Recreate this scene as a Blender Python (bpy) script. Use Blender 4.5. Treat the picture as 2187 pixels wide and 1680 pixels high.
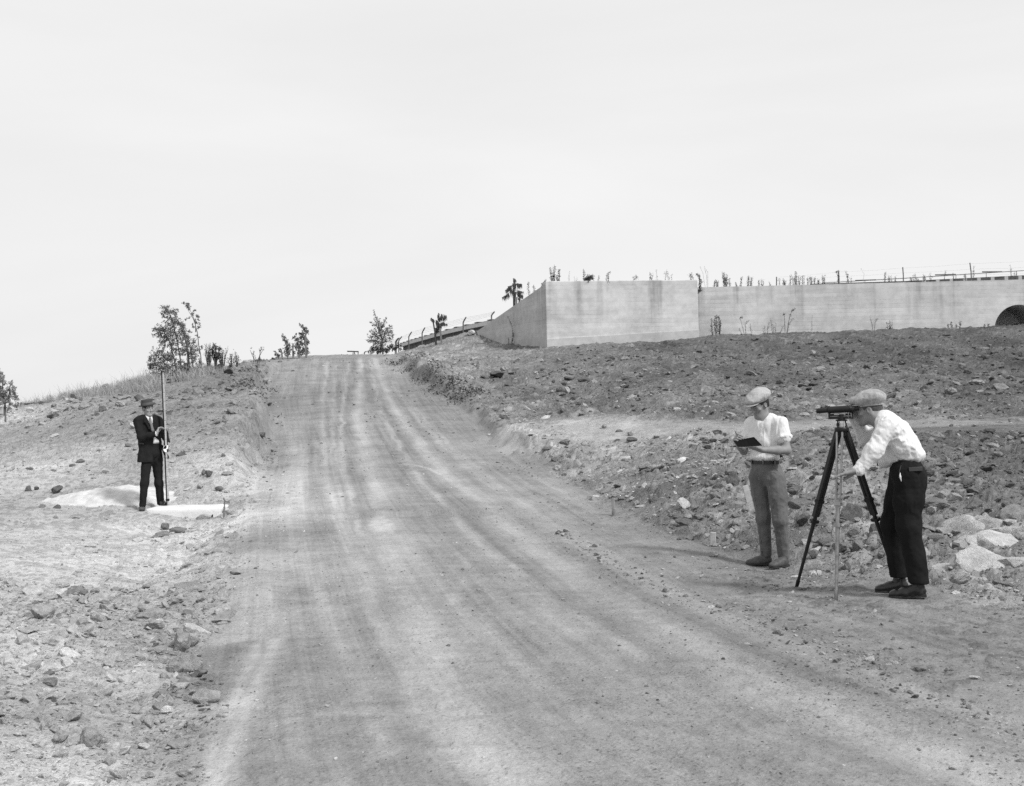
import bpy, bmesh, math, random
import numpy as np
from mathutils import Vector, Matrix
from math import radians, sin, cos, pi

# ------------------------------------------------------------------ camera, sky, sun, exposure
for o in list(bpy.data.objects):
    bpy.data.objects.remove(o)
SC = bpy.context.scene
COL = SC.collection
FPX, CXP, CYP = 1150.0, 512.0, 393.0
ROLL = radians(1.3)
PITCH = math.atan(5 / 1150)
CAM = np.array([0.0, 0.0, 1.65])

def cam_axes():
    cr, sr, cp, sp = cos(ROLL), sin(ROLL), cos(PITCH), sin(PITCH)
    def w(u, v, f):
        return np.array([u, f * cp - v * sp, v * cp + f * sp])
    return w(cr, -sr, 0), w(sr, cr, 0), w(0, 0, 1)
_AX, _AY, _AF = cam_axes()
camd = bpy.data.cameras.new('camera')
camo = bpy.data.objects.new('camera', camd)
COL.objects.link(camo)
camo.matrix_world = Matrix(((_AX[0], _AY[0], -_AF[0], CAM[0]), (_AX[1], _AY[1], -_AF[1], CAM[1]),
                            (_AX[2], _AY[2], -_AF[2], CAM[2]), (0, 0, 0, 1)))
camd.sensor_fit = 'HORIZONTAL'
camd.sensor_width = 36
camd.lens = 36 * FPX / 1024
camd.clip_start = 0.1
camd.clip_end = 6000
camd.dof.use_dof = True
camd.dof.focus_distance = 13.0
camd.dof.aperture_fstop = 14.0
SC.camera = camo
SC.cycles.use_denoising = False          # keep the fine grain of the soil
SC.render.resolution_x, SC.render.resolution_y = 1024, 786

SUN_DIR = np.array([0.70, -0.58, 1.0]); SUN_DIR /= np.linalg.norm(SUN_DIR)
SUN_EL = math.asin(SUN_DIR[2])
SUN_AZ = math.atan2(SUN_DIR[0], SUN_DIR[1])
world = bpy.data.worlds.new('World')
SC.world = world
world.use_nodes = True
wn, wl = world.node_tree.nodes, world.node_tree.links
wn.clear()
w_out = wn.new('ShaderNodeOutputWorld'); w_bg = wn.new('ShaderNodeBackground')
w_sky = wn.new('ShaderNodeTexSky'); w_sky.sky_type = 'NISHITA'; w_sky.sun_disc = False
w_sky.sun_elevation = SUN_EL; w_sky.sun_rotation = SUN_AZ
w_sky.dust_density = 3.0
w_bw = wn.new('ShaderNodeRGBToBW')
wl.new(w_sky.outputs[0], w_bw.inputs[0])
# bright haze veil over the blue, with faint streaky cloud
w_tc = wn.new('ShaderNodeTexCoord'); w_map = wn.new('ShaderNodeMapping')
w_map.inputs['Scale'].default_value = (1.0, 1.0, 4.5)
w_map.inputs['Rotation'].default_value = (0.12, 0.1, 0.3)
wl.new(w_tc.outputs['Generated'], w_map.inputs[0])
w_n = wn.new('ShaderNodeTexNoise'); w_n.inputs['Scale'].default_value = 1.6
w_n.inputs['Detail'].default_value = 5; w_n.inputs['Roughness'].default_value = 0.5
w_n.inputs['Distortion'].default_value = 0.4
wl.new(w_map.outputs[0], w_n.inputs['Vector'])
w_mr = wn.new('ShaderNodeMapRange')
w_mr.inputs['From Min'].default_value = 0.3; w_mr.inputs['From Max'].default_value = 0.72
w_mr.inputs['To Min'].default_value = 8.25; w_mr.inputs['To Max'].default_value = 9.25
wl.new(w_n.outputs['Fac'], w_mr.inputs['Value'])
w_mx = wn.new('ShaderNodeMix'); w_mx.data_type = 'FLOAT'
w_mx.inputs[0].default_value = 0.93
wl.new(w_bw.outputs[0], w_mx.inputs[2]); wl.new(w_mr.outputs[0], w_mx.inputs[3])
wl.new(w_mx.outputs[0], w_bg.inputs['Color'])
w_bg.inputs['Strength'].default_value = 0.1
wl.new(w_bg.outputs[0], w_out.inputs[0])

sund = bpy.data.lights.new('sun', 'SUN')
sund.energy = 3.2; sund.angle = radians(8.0); sund.color = (1, 1, 1)
suno = bpy.data.objects.new('sun', sund)
COL.objects.link(suno)
suno.rotation_mode = 'QUATERNION'
suno.rotation_quaternion = Vector(SUN_DIR).to_track_quat('Z', 'Y')
suno.location = (30, -30, 40)
SC.view_settings.view_transform = 'Standard'
SC.view_settings.look = 'None'
SC.view_settings.exposure = 0.05
SC.view_settings.gamma = 1.0
SC.view_settings.use_curve_mapping = False

# ------------------------------------------------------------------ picture <-> place
def ray(px, py):
    cx, cy = (px - CXP) / FPX, -(py - CYP) / FPX
    d = _AF + _AX * cx + _AY * cy
    return d / d[1]
def at(px, py, d):
    return CAM + ray(px, py) * d
VX, VY = 1024 / 2187.0, 786.5 / 1680.0
def V(vx, vy, d):
    return at(vx * VX, vy * VY, d)
class Zoom:
    def __init__(s, x0, y0, k): s.x0, s.y0, s.k = x0, y0, k
    def p(s, x, y): return (s.x0 + x * s.k) / 4.0, (s.y0 + y * s.k) / 4.0
    def at(s, x, y, d): return at(*s.p(x, y), d)
ZA = Zoom(1800, 1000, 1100 / 2187)      # wall, left half
ZB = Zoom(2700, 1000, 1396 / 2187)      # wall, right half
ZC = Zoom(500, 1150, 900 / 2187)        # trees
ZD = Zoom(1350, 1200, 650 / 2187)       # crest
ZN = Zoom(2850, 1530, 400 / 873)        # man with notebook
ZL = Zoom(3150, 1530, 700 / 1307)       # man at level
ZR = Zoom(500, 1560, 220 / 739)         # man with rod
ZS = Zoom(300, 1450, 700 / 1680)        # block and tap
ZG = Zoom(0, 1400, 700 / 1680)          # far left
ZP = Zoom(2800, 1500, 1296 / 2177)      # both men

RNG = np.random.default_rng(11)
random.seed(5)
# ------------------------------------------------------------------ noise
def _h(ix, iy, iz, seed):
    n = (ix * 374761393 + iy * 668265263 + iz * 2147483647 + seed * 974711) & 0xFFFFFFFF
    n = ((n ^ (n >> 13)) * 1274126177) & 0xFFFFFFFF
    n = ((n ^ (n >> 16)) * 2246822519) & 0xFFFFFFFF
    return ((n ^ (n >> 15)) & 0xFFFFFF).astype(np.float32) / 16777215.0
def vnoise2(x, y, seed=0):
    xi, yi = np.floor(x), np.floor(y)
    fx, fy = (x - xi).astype(np.float32), (y - yi).astype(np.float32)
    xi, yi = xi.astype(np.int64), yi.astype(np.int64)
    z = np.zeros_like(xi)
    fx = fx * fx * (3 - 2 * fx); fy = fy * fy * (3 - 2 * fy)
    a = _h(xi, yi, z, seed); b = _h(xi + 1, yi, z, seed)
    c = _h(xi, yi + 1, z, seed); d = _h(xi + 1, yi + 1, z, seed)
    return (a + (b - a) * fx) * (1 - fy) + (c + (d - c) * fx) * fy - 0.5
def fbm2(x, y, o=4, seed=0, g=0.5):
    r = 0; a = 1.0
    for i in range(o):
        r = r + a * vnoise2(x * 2 ** i + 17.3 * i, y * 2 ** i - 9.1 * i, seed + i)
        a *= g
    return r
def vnoise3(P, seed=0):
    I = np.floor(P); Fp = (P - I).astype(np.float32); I = I.astype(np.int64)
    Fp = Fp * Fp * (3 - 2 * Fp)
    r = 0
    for dx in (0, 1):
        wx = Fp[:, 0] if dx else 1 - Fp[:, 0]
        for dy in (0, 1):
            wy = Fp[:, 1] if dy else 1 - Fp[:, 1]
            for dz in (0, 1):
                wz = Fp[:, 2] if dz else 1 - Fp[:, 2]
                r = r + wx * wy * wz * _h(I[:, 0] + dx, I[:, 1] + dy, I[:, 2] + dz, seed)
    return r - 0.5
def cells(x, y, size, prob, seed):
    """stones lying in the surface: dome height 0..1 and a random number per stone"""
    gx, gy = x / size, y / size
    ix, iy = np.floor(gx).astype(np.int64), np.floor(gy).astype(np.int64)
    best = np.zeros(x.shape, np.float32); rid = np.zeros(x.shape, np.float32)
    for ox in (-1, 0, 1):
        for oy in (-1, 0, 1):
            cx, cy = ix + ox, iy + oy
            z = np.zeros_like(cx)
            ex = _h(cx, cy, z, seed); r1 = _h(cx, cy, z + 1, seed); r2 = _h(cx, cy, z + 2, seed)
            r3 = _h(cx, cy, z + 3, seed); r4 = _h(cx, cy, z + 4, seed)
            dx, dy = gx - cx - 0.15 - 0.7 * r1, gy - cy - 0.15 - 0.7 * r2
            a = r4 * 6.28
            u = (dx * np.cos(a) + dy * np.sin(a)); v = (-dx * np.sin(a) + dy * np.cos(a)) * (1.2 + r3)
            rad = 0.2 + 0.38 * r3
            d = np.sqrt(u * u + v * v) / rad
            h = np.clip(1.25 - d * d, 0, 0.8) * rad * 1.6 * (ex < prob)
            m = h > best
            best = np.where(m, h, best); rid = np.where(m, r4 * 0.5 + r1 * 0.5, rid)
    return best, rid
def sstep(a, b, x):
    t = np.clip((x - a) / (b - a), 0, 1)
    return t * t * (3 - 2 * t)
def nrm(v):
    v = np.asarray(v, float)
    return v / np.linalg.norm(v)

# ------------------------------------------------------------------ materials (all neutral greys: a monochrome print)
class NT:
    def __init__(s, name):
        s.m = bpy.data.materials.new(name); s.m.use_nodes = True
        s.t = s.m.node_tree; s.n = s.t.nodes; s.l = s.t.links
        s.b = s.n['Principled BSDF']
        s.co = s.n.new('ShaderNodeTexCoord').outputs['Object']
    def inp(s, sock, v):
        if isinstance(v, (int, float)):
            sock.default_value = v
        elif isinstance(v, tuple):
            sock.default_value = v
        else:
            s.l.new(v, sock)
    def math(s, op, a, b=0.0, c=0.0, clamp=False):
        n = s.n.new('ShaderNodeMath'); n.operation = op; n.use_clamp = clamp
        for i, v in enumerate((a, b, c)): s.inp(n.inputs[i], v)
        return n.outputs[0]
    def map(s, v, scale=(1, 1, 1), rot=(0, 0, 0)):
        n = s.n.new('ShaderNodeMapping'); n.inputs['Scale'].default_value = scale
        n.inputs['Rotation'].default_value = rot
        s.l.new(v, n.inputs[0]); return n.outputs[0]
    def noise(s, scale, detail=3, rough=0.55, vec=None, dist=0.0):
        n = s.n.new('ShaderNodeTexNoise'); n.inputs['Scale'].default_value = scale
        n.inputs['Detail'].default_value = detail; n.inputs['Roughness'].default_value = rough
        n.inputs['Distortion'].default_value = dist
        s.l.new(vec or s.co, n.inputs['Vector']); return n.outputs['Fac']
    def vor(s, scale, vec=None, feat='F1', out='Distance'):
        n = s.n.new('ShaderNodeTexVoronoi'); n.feature = feat; n.inputs['Scale'].default_value = scale
        s.l.new(vec or s.co, n.inputs['Vector']); return n.outputs[out]
    def rng(s, v, a, b, c, d, smooth=False):
        n = s.n.new('ShaderNodeMapRange')
        if smooth: n.interpolation_type = 'SMOOTHSTEP'
        s.inp(n.inputs[0], v)
        for i, q in enumerate((a, b, c, d)): s.inp(n.inputs[i + 1], q)
        return n.outputs[0]
    def mix(s, f, a, b):
        n = s.n.new('ShaderNodeMix'); n.data_type = 'FLOAT'
        s.inp(n.inputs[0], f); s.inp(n.inputs[2], a); s.inp(n.inputs[3], b)
        return n.outputs[0]
    def attr(s, name, out='Fac'):
        n = s.n.new('ShaderNodeAttribute'); n.attribute_name = name
        return n.outputs[out]
    def bump(s, h, strength=0.5, dist=0.01):
        n = s.n.new('ShaderNodeBump'); n.inputs['Strength'].default_value = strength
        n.inputs['Distance'].default_value = dist
        s.l.new(h, n.inputs['Height']); s.l.new(n.outputs[0], s.b.inputs['Normal'])
    def done(s, v, rough=0.85, spec=0.2, metal=0.0):
        s.inp(s.b.inputs['Base Color'], (v, v, v, 1.0) if isinstance(v, (int, float)) else v)
        s.inp(s.b.inputs['Roughness'], rough); s.b.inputs['Specular IOR Level'].default_value = spec
        s.b.inputs['Metallic'].default_value = metal
        return s.m
def plain(name, v, rough=0.85, spec=0.2, metal=0.0, var=0.18, scale=9.0, bump=0.0, bscale=60.0, bdist=0.004):
    t = NT(name)
    n = t.noise(scale, 4)
    c = t.math('MULTIPLY', t.rng(n, 0.3, 0.7, 1 - var, 1 + var), v)
    if bump: t.bump(t.noise(bscale, 3), bump, bdist)
    return t.done(c, rough, spec, metal)

# ------------------------------------------------------------------ objects
def tag(o, label=None, cat=None, group=None, kind=None):
    if label: o['label'] = label
    if cat: o['category'] = cat
    if group: o['group'] = group
    if kind: o['kind'] = kind
    return o
def mk_mesh(name, verts, faces, mat=None, smooth=False):
    """verts (N,3) array; faces: list of lists, or an (M,k) int array"""
    me = bpy.data.meshes.new(name)
    verts = np.asarray(verts, np.float32)
    if isinstance(faces, np.ndarray):
        me.vertices.add(len(verts)); me.vertices.foreach_set('co', verts.ravel())
        k = faces.shape[1]
        me.loops.add(faces.size); me.loops.foreach_set('vertex_index', faces.astype(np.int32).ravel())
        me.polygons.add(len(faces))
        me.polygons.foreach_set('loop_start', np.arange(0, faces.size, k, dtype=np.int32))
        me.update(calc_edges=True)
    else:
        me.from_pydata(verts.tolist(), [], faces)
        me.update()
    if smooth: me.polygons.foreach_set('use_smooth', np.ones(len(me.polygons), bool))
    if mat: me.materials.append(mat)
    return me
def obj(name, verts, faces, mat=None, parent=None, smooth=False):
    o = bpy.data.objects.new(name, mk_mesh(name, verts, faces, mat, smooth))
    COL.objects.link(o)
    if parent: o.parent = parent
    return o
def empty(name, loc, rz=0.0):
    o = bpy.data.objects.new(name, None); o.location = tuple(loc); o.rotation_euler = (0, 0, rz)
    o.empty_display_size = 0.1
    COL.objects.link(o); return o
class MB:
    """collects verts and faces of one part"""
    def __init__(s): s.v, s.f, s.n = [], [], 0
    def add(s, v, f):
        v = np.asarray(v, float)
        s.v.append(v); s.f += [[i + s.n for i in q] for q in f]; s.n += len(v)
        return s
    def box(s, c, half, ax=None):
        ax = np.eye(3) if ax is None else np.asarray(ax, float)
        v = [np.asarray(c, float) + ax[0] * half[0] * i + ax[1] * half[1] * j + ax[2] * half[2] * k
             for k in (-1, 1) for j in (-1, 1) for i in (-1, 1)]
        return s.add(v, [[0, 2, 3, 1], [4, 5, 7, 6], [0, 1, 5, 4], [2, 6, 7, 3], [0, 4, 6, 2], [1, 3, 7, 5]])
    def tube(s, pts, rad, n=8, cap=True):
        pts = [np.asarray(p, float) for p in pts]
        if np.isscalar(rad): rad = [rad] * len(pts)
        V_, F_ = [], []
        t0 = nrm(pts[1] - pts[0])
        a = np.cross(t0, [0, 0, 1.0])
        if np.linalg.norm(a) < 0.1: a = np.cross(t0, [1.0, 0, 0])
        a = nrm(a)
        for i, p in enumerate(pts):
            t = nrm(pts[min(i + 1, len(pts) - 1)] - pts[max(i - 1, 0)])
            a = nrm(a - t * np.dot(a, t)); b = np.cross(t, a)
            for k in range(n):
                th = 2 * pi * k / n
                V_.append(p + rad[i] * (a * cos(th) + b * sin(th)))
        for i in range(len(pts) - 1):
            for k in range(n):
                k2 = (k + 1) % n
                F_.append([i * n + k, i * n + k2, (i + 1) * n + k2, (i + 1) * n + k])
        if cap:
            F_.append(list(range(n))[::-1]); m = (len(pts) - 1) * n
            F_.append([m + k for k in range(n)])
        return s.add(V_, F_)
    def prism(s, poly, off):
        """poly: list of 3-D points (one planar outline), off: extrusion vector"""
        n = len(poly); P = [np.asarray(p, float) for p in poly]; off = np.asarray(off, float)
        f = [list(range(n)), [n + i for i in range(n)][::-1]]
        for i in range(n):
            j = (i + 1) % n
            f.append([i, n + i, n + j, j])
        return s.add(P + [p + off for p in P], f)
    def lathe(s, prof, c=(0, 0, 0), ax=None, n=20):
        ax = np.eye(3) if ax is None else np.asarray(ax, float)
        c = np.asarray(c, float); V_, F_ = [], []
        for r, h in prof:
            for k in range(n):
                th = 2 * pi * k / n
                V_.append(c + ax[0] * r * cos(th) + ax[1] * r * sin(th) + ax[2] * h)
        for i in range(len(prof) - 1):
            for k in range(n):
                k2 = (k + 1) % n
                F_.append([i * n + k, i * n + k2, (i + 1) * n + k2, (i + 1) * n + k])
        m = (len(prof) - 1) * n
        F_.append(list(range(n))[::-1]); F_.append([m + k for k in range(n)])
        return s.add(V_, F_)
    def build(s, name, mat, parent=None, smooth=False, bevel=0.0):
        me = mk_mesh(name, np.vstack(s.v), s.f, mat, smooth)
        bm = bmesh.new(); bm.from_mesh(me)
        bmesh.ops.recalc_face_normals(bm, faces=bm.faces)
        if bevel:
            bmesh.ops.bevel(bm, geom=[e for e in bm.edges if len(e.link_faces) == 2 and e.calc_face_angle(0) > 0.5],
                            offset=bevel, segments=2, affect='EDGES', profile=0.5)
        bm.to_mesh(me); bm.free()
        if smooth:
            me.polygons.foreach_set('use_smooth', np.ones(len(me.polygons), bool))
            try: me.set_sharp_from_angle(angle=radians(40))
            except Exception: pass
        o = bpy.data.objects.new(name, me); COL.objects.link(o)
        if parent: o.parent = parent
        return o

# ------------------------------------------------------------------ sculpting with smooth unions of tapered limbs
class Sdf:
    def __init__(s, h): s.h, s.ops, s.lo, s.hi = h, [], np.full(3, 1e9), np.full(3, -1e9)
    def _grow(s, lo, hi): s.lo = np.minimum(s.lo, lo); s.hi = np.maximum(s.hi, hi)
    def cap(s, a, b, ra, rb=None, k=0.02, w=None, f=1.0, sub=False):
        a, b = np.asarray(a, float), np.asarray(b, float); rb = ra if rb is None else rb
        m = max(ra, rb) * max(f, 1.0)
        lo, hi = np.minimum(a, b) - m, np.maximum(a, b) + m
        if not sub: s._grow(lo, hi)
        s.ops.append(('cap', lo, hi, (a, b, ra, rb, None if w is None else nrm(w), f), k, sub)); return s
    def chain(s, pts, rad, k=0.02, w=None, f=1.0):
        for i in range(len(pts) - 1):
            s.cap(pts[i], pts[i + 1], rad[i], rad[i + 1], k, w, f)
        return s
    def ell(s, c, r, ax=None, k=0.02, sub=False):
        ax = np.eye(3) if ax is None else np.asarray(ax, float)
        c, r = np.asarray(c, float), np.asarray(r, float)
        e = np.abs(ax * r[:, None]).sum(0)
        if not sub: s._grow(c - e, c + e)
        s.ops.append(('ell', c - e, c + e, (c, r, ax), k, sub)); return s
    def clip(s, point, normal):
        """keep the side the normal points away from"""
        s.ops.append(('clip', None, None, (np.asarray(point, float), nrm(normal)), 0, False)); return s
    def wr(s, amp, freq, ax=None, seed=0):
        """wrinkles: freq per axis"""
        s.ops.append(('wr', None, None, (amp, np.asarray(freq, float), np.eye(3) if ax is None else np.asarray(ax, float), seed), 0, False)); return s
    def field(s):
        h = s.h; pad = 4 * h
        s.org = s.lo - pad
        n = np.ceil((s.hi + pad - s.org) / h).astype(int) + 1
        A = [s.org[i] + np.arange(n[i]) * h for i in range(3)]
        Fd = np.full(n, 0.3, np.float32)
        for kind, lo, hi, arg, k, sub in s.ops:
            if kind == 'clip':
                p, nn = arg
                d = ((A[0] - p[0]) * nn[0])[:, None, None] + ((A[1] - p[1]) * nn[1])[None, :, None] + ((A[2] - p[2]) * nn[2])[None, None, :]
                np.maximum(Fd, d.astype(np.float32), out=Fd); continue
            if kind == 'wr':
                amp, fr, ax, seed = arg
                ii = np.argwhere(np.abs(Fd) < max(0.02, 2.5 * h))
                P = (s.org + ii * h) @ ax.T * fr
                v = .8 * vnoise3(P, seed) + .9 * (np.abs(vnoise3(P * 1.25 + 7.7, seed + 2)) - .18) + 0.35 * vnoise3(P * 2.1 + 3.3, seed + 1)
                Fd[ii[:, 0], ii[:, 1], ii[:, 2]] += (amp * 2 * v).astype(np.float32); continue
            m = k + 3 * h
            i0 = np.maximum(np.floor((lo - m - s.org) / h).astype(int), 0)
            i1 = np.minimum(np.ceil((hi + m - s.org) / h).astype(int) + 1, n)
            if np.any(i1 <= i0): continue
            x = A[0][i0[0]:i1[0]][:, None, None]; y = A[1][i0[1]:i1[1]][None, :, None]; z = A[2][i0[2]:i1[2]][None, None, :]
            if kind == 'cap':
                a, b, ra, rb, w, f = arg
                ab = b - a; L2 = max(ab @ ab, 1e-12)
                t = np.clip(((x - a[0]) * ab[0] + (y - a[1]) * ab[1] + (z - a[2]) * ab[2]) / L2, 0, 1)
                qx, qy, qz = x - a[0] - t * ab[0], y - a[1] - t * ab[1], z - a[2] - t * ab[2]
                r2 = qx * qx + qy * qy + qz * qz
                if w is not None and f != 1.0:
                    qw = qx * w[0] + qy * w[1] + qz * w[2]
                    r2 = np.maximum(r2 + qw * qw * (1 / (f * f) - 1), 0)
                d = np.sqrt(r2) - (ra + (rb - ra) * t)
            else:
                c, r, ax = arg
                q = [((x - c[0]) * ax[i][0] + (y - c[1]) * ax[i][1] + (z - c[2]) * ax[i][2]) for i in range(3)]
                k0 = np.sqrt(sum((q[i] / r[i]) ** 2 for i in range(3)))
                k1 = np.sqrt(sum((q[i] / r[i] ** 2) ** 2 for i in range(3))) + 1e-9
                d = k0 * (k0 - 1) / k1
            d = d.astype(np.float32)
            sl = (slice(i0[0], i1[0]), slice(i0[1], i1[1]), slice(i0[2], i1[2]))
            o = Fd[sl]
            kk = max(k, 1e-5)
            if sub:
                hh = np.maximum(kk - np.abs(o + d), 0) / kk
                Fd[sl] = np.maximum(o, -d) + hh * hh * kk * 0.25
            else:
                hh = np.maximum(kk - np.abs(o - d), 0) / kk
                Fd[sl] = np.minimum(o, d) - hh * hh * kk * 0.25
        return Fd
    def mesh(s):
        Fd = s.field(); S_ = Fd < 0
        cnt = np.zeros(np.array(Fd.shape) - 1, np.int8)
        offs = [(i, j, k) for i in (0, 1) for j in (0, 1) for k in (0, 1)]
        def sub(A, o): return A[o[0]:A.shape[0] - 1 + o[0], o[1]:A.shape[1] - 1 + o[1], o[2]:A.shape[2] - 1 + o[2]]
        for o in offs: cnt += sub(S_, o)
        act = (cnt > 0) & (cnt < 8)
        idx = np.argwhere(act)
        gid = np.full(act.shape, -1, np.int32); gid[act] = np.arange(len(idx))
        val = np.stack([Fd[idx[:, 0] + o[0], idx[:, 1] + o[1], idx[:, 2] + o[2]] for o in offs], 1)
        pos = np.zeros((len(idx), 3)); c = np.zeros(len(idx))
        oo = np.array(offs, float)
        for a in range(8):
            for b in range(a + 1, 8):
                if np.abs(oo[a] - oo[b]).sum() != 1: continue
                va, vb = val[:, a], val[:, b]
                m = (va < 0) != (vb < 0)
                t = np.where(m, va / np.where(m, va - vb, 1), 0)
                pos += np.where(m[:, None], oo[a] + t[:, None] * (oo[b] - oo[a]), 0); c += m
        verts = s.org + (idx + pos / c[:, None]) * s.h
        faces = []
        for ax in range(3):
            u, v = (ax + 1) % 3, (ax + 2) % 3
            a0 = [slice(None)] * 3; a1 = [slice(None)] * 3
            a0[ax] = slice(0, -1); a1[ax] = slice(1, None)
            ch = S_[tuple(a0)] != S_[tuple(a1)]
            e = np.argwhere(ch)
            e = e[(e[:, u] > 0) & (e[:, v] > 0) & (e[:, u] < Fd.shape[u] - 1) & (e[:, v] < Fd.shape[v] - 1)]
            ins = S_[e[:, 0], e[:, 1], e[:, 2]]
            du = np.zeros(3, int); du[u] = 1; dv = np.zeros(3, int); dv[v] = 1
            g = lambda q: gid[q[:, 0], q[:, 1], q[:, 2]]
            q = np.stack([g(e - du - dv), g(e - dv), g(e), g(e - du)], 1)
            q[~ins] = q[~ins][:, ::-1]
            faces.append(q)
        return verts, np.vstack(faces)
    def build(s, name, mat, parent=None):
        v, f = s.mesh()
        return obj(name, v, f, mat, parent, smooth=True)
# ------------------------------------------------------------------ where the people stand (frames facing the viewer)
class Frame:
    """upright frame at a person's feet; L() takes a point of the picture and a distance in front of / behind it"""
    def __init__(s, zoom, zx, zy, d):
        s.z = zoom; s.O = zoom.at(zx, zy, d)
        e = s.O[:2] / np.linalg.norm(s.O[:2])
        s.ey = np.array([e[0], e[1], 0.0]); s.ex = np.array([e[1], -e[0], 0.0])
        s.rz = math.atan2(-e[0], e[1])
    def L(s, zx, zy, dy=0.0):
        r = ray(*s.z.p(zx, zy))
        t = (dy - np.dot(CAM - s.O, s.ey)) / np.dot(r, s.ey)
        q = CAM + r * t - s.O
        return np.array([q @ s.ex, q @ s.ey, q[2]])
    def W(s, l): return s.O + s.ex * l[0] + s.ey * l[1] + np.array([0, 0, l[2]])
FN = Frame(ZN, 540, 1600, 11.4)
FL = Frame(ZL, 880, 1585, 9.1)
FR = Frame(ZR, 330, 1590, 18.7)
FEET = {'n': [FN.L(400, 1597, 0.06), FN.L(580, 1622, -0.10)],
        'l': [FL.L(800, 1572, 0.14), FL.L(900, 1612, -0.12)],
        'r': [FR.L(228, 1622, -0.12)]}

# ------------------------------------------------------------------ terrain
RZ = np.array([(-200, 0), (0, 0), (10, 0), (13, 0.0), (18.5, .1), (24, .33), (28, .6), (33, 1.05), (40, 1.8), (49, 2.85),
               (55, 3.55), (59, 3.98), (62, 4.17), (65, 4.22), (70, 4.1), (80, 3.5), (110, 1.5), (3000, 0)], float)
def road_z(y):
    # gentle smoothing of the profile
    return sum(np.interp(y + o, RZ[:, 0], RZ[:, 1]) for o in (-2, -1, 0, 1, 2)) / 5
def hit_fn(px, py, zf, lo=3.0, hi=200.0):
    r = ray(px, py)
    d = np.geomspace(lo, hi, 1500)
    P = CAM + r * d[:, None]
    g = P[:, 2] - zf(P[:, 0], P[:, 1])
    k = np.argmax(g < 0)
    if not (g < 0).any(): return None
    if k == 0: return P[0]
    t = g[k - 1] / (g[k - 1] - g[k])
    return P[k - 1] + (P[k] - P[k - 1]) * t
EDGE_L = [(578, 800), (553, 860), (556, 900), (561, 960), (540, 1010), (508, 1090), (498, 1150), (478, 1260), (440, 1430), (400, 1672)]
EDGE_R = [(866, 788), (910, 815), (1000, 870), (1100, 960), (1250, 1052), (1420, 1142), (1600, 1196), (1760, 1225), (1960, 1262), (2187, 1310)]
rz2 = lambda x, y: road_z(y)
el = [hit_fn(a * VX, b * VY, rz2)[:2] for a, b in EDGE_L]
er = [hit_fn(a * VX, b * VY, rz2)[:2] for a, b in EDGE_R]
el = [V(560, 800, 80)[:2] * 1.0, V(585, 768, 70)[:2], V(590, 766, 61)[:2]] + el + [np.array([-1.0, 3.0]), np.array([0.0, -10]), np.array([0, -200.])]
er = [V(868, 800, 80)[:2], V(848, 758, 70)[:2], V(845, 757, 61)[:2]] + er + [np.array([6.5, 5.0]), np.array([9.0, 0]), np.array([15, -10.]), np.array([15, -200.])]
el = np.array(sorted(el, key=lambda q: q[1])); er = np.array(sorted(er, key=lambda q: q[1]))
def road_lr(y): return np.interp(y, el[:, 1], el[:, 0]), np.interp(y, er[:, 1], er[:, 0])

CP = [V(*q) for q in [
    # left hillside
    (150, 1092, 18.5), (0, 1085, 18.6), (0, 950, 30), (200, 900, 28), (350, 872, 28), (500, 862, 30), (520, 900, 26),
    (480, 1000, 21), (350, 990, 22.5), (200, 1000, 22.8), (555, 806, 46), (590, 768, 59), (540, 774, 52), (450, 787, 44), (330, 812, 40), (200, 842, 42), (100, 864, 50), (0, 890, 58),
    # right: bank, bench, upper field
    (1700, 1100, 12.65), (1700, 1000, 14.77), (1700, 930, 16.7), (1700, 897, 26), (2000, 1000, 14.2), (2000, 930, 16.3), (2187, 1000, 13.7), (2187, 930, 16), (2187, 895, 26),
    (2187, 1150, 11.0), (1900, 1150, 11.5), (1500, 1000, 17.5), (1500, 925, 22), (1560, 1100, 13.6), (1400, 1000, 20), (1250, 950, 24), (1250, 1010, 21.5), (1400, 930, 23.5), (1100, 900, 30), (1150, 872, 33.5), (1060, 835, 40), (980, 792, 47), (900, 766, 56),
    (1169, 741, 52), (1494, 722, 53.5), (1015, 714, 62), (1080, 740, 56), (1560, 714, 54.5), (1700, 712, 54.5), (1900, 704, 54.6), (2187, 696, 54.6),
    (1300, 800, 40), (1500, 760, 46), (1700, 800, 38), (2187, 800, 37), (1900, 760, 45), (1700, 860, 29), (2187, 860, 29), (1300, 862, 31), (1300, 908, 26),
    (868, 752, 64), (940, 740, 62), (1000, 709, 74), (900, 742, 76), (872, 750, 92),
]]
CP += [np.array(q, float) for q in [
    (-4, 8, .1), (-3, 5.5, .12), (-6, 12, .06), (-8, 15, .05), (-2.5, 4.5, .1), (-12, 14, .2), (-25, 20, .8), (-20, 10, .4), (-6, 4, .15), (-12, 5, .3),
    (-30, 80, .3), (-50, 120, -.3), (-16, 75, 2.6), (-80, 100, -.5), (-60, 60, .2), (-45, 45, .8), (-40, 32, 1.2), (-9, 72, 3.9), (-12, 110, 2.5), (-14, 140, 5.0),
    (6.5, 5, .05), (10, 6, .5), (10, 10, 1.2), (14, 12, 1.5), (20, 18, 1.6), (40, 25, 2.4), (40, 40, 3.6), (30, 57, 4.4), (12, 57, 4.6), (12, 72, 5.2), (35, 72, 5.2), (70, 60, 5),
    (-2, 117, 8.0), (-10, 140, 8.0), (-15.5, 160, 8.0), (6, 100, 7.7), (0, 96, 6.9), (60, 100, 8.4), (20, 140, 8.4), (0, 220, 6), (100, 250, 5), (-100, 300, -1.5), (200, 100, 5),
    (0, 600, -1), (-400, 600, -2), (500, 700, 0), (0, 2500, -2), (-2500, 2500, -2), (2500, 2500, -2), (-200, 150, -1)]]
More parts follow.
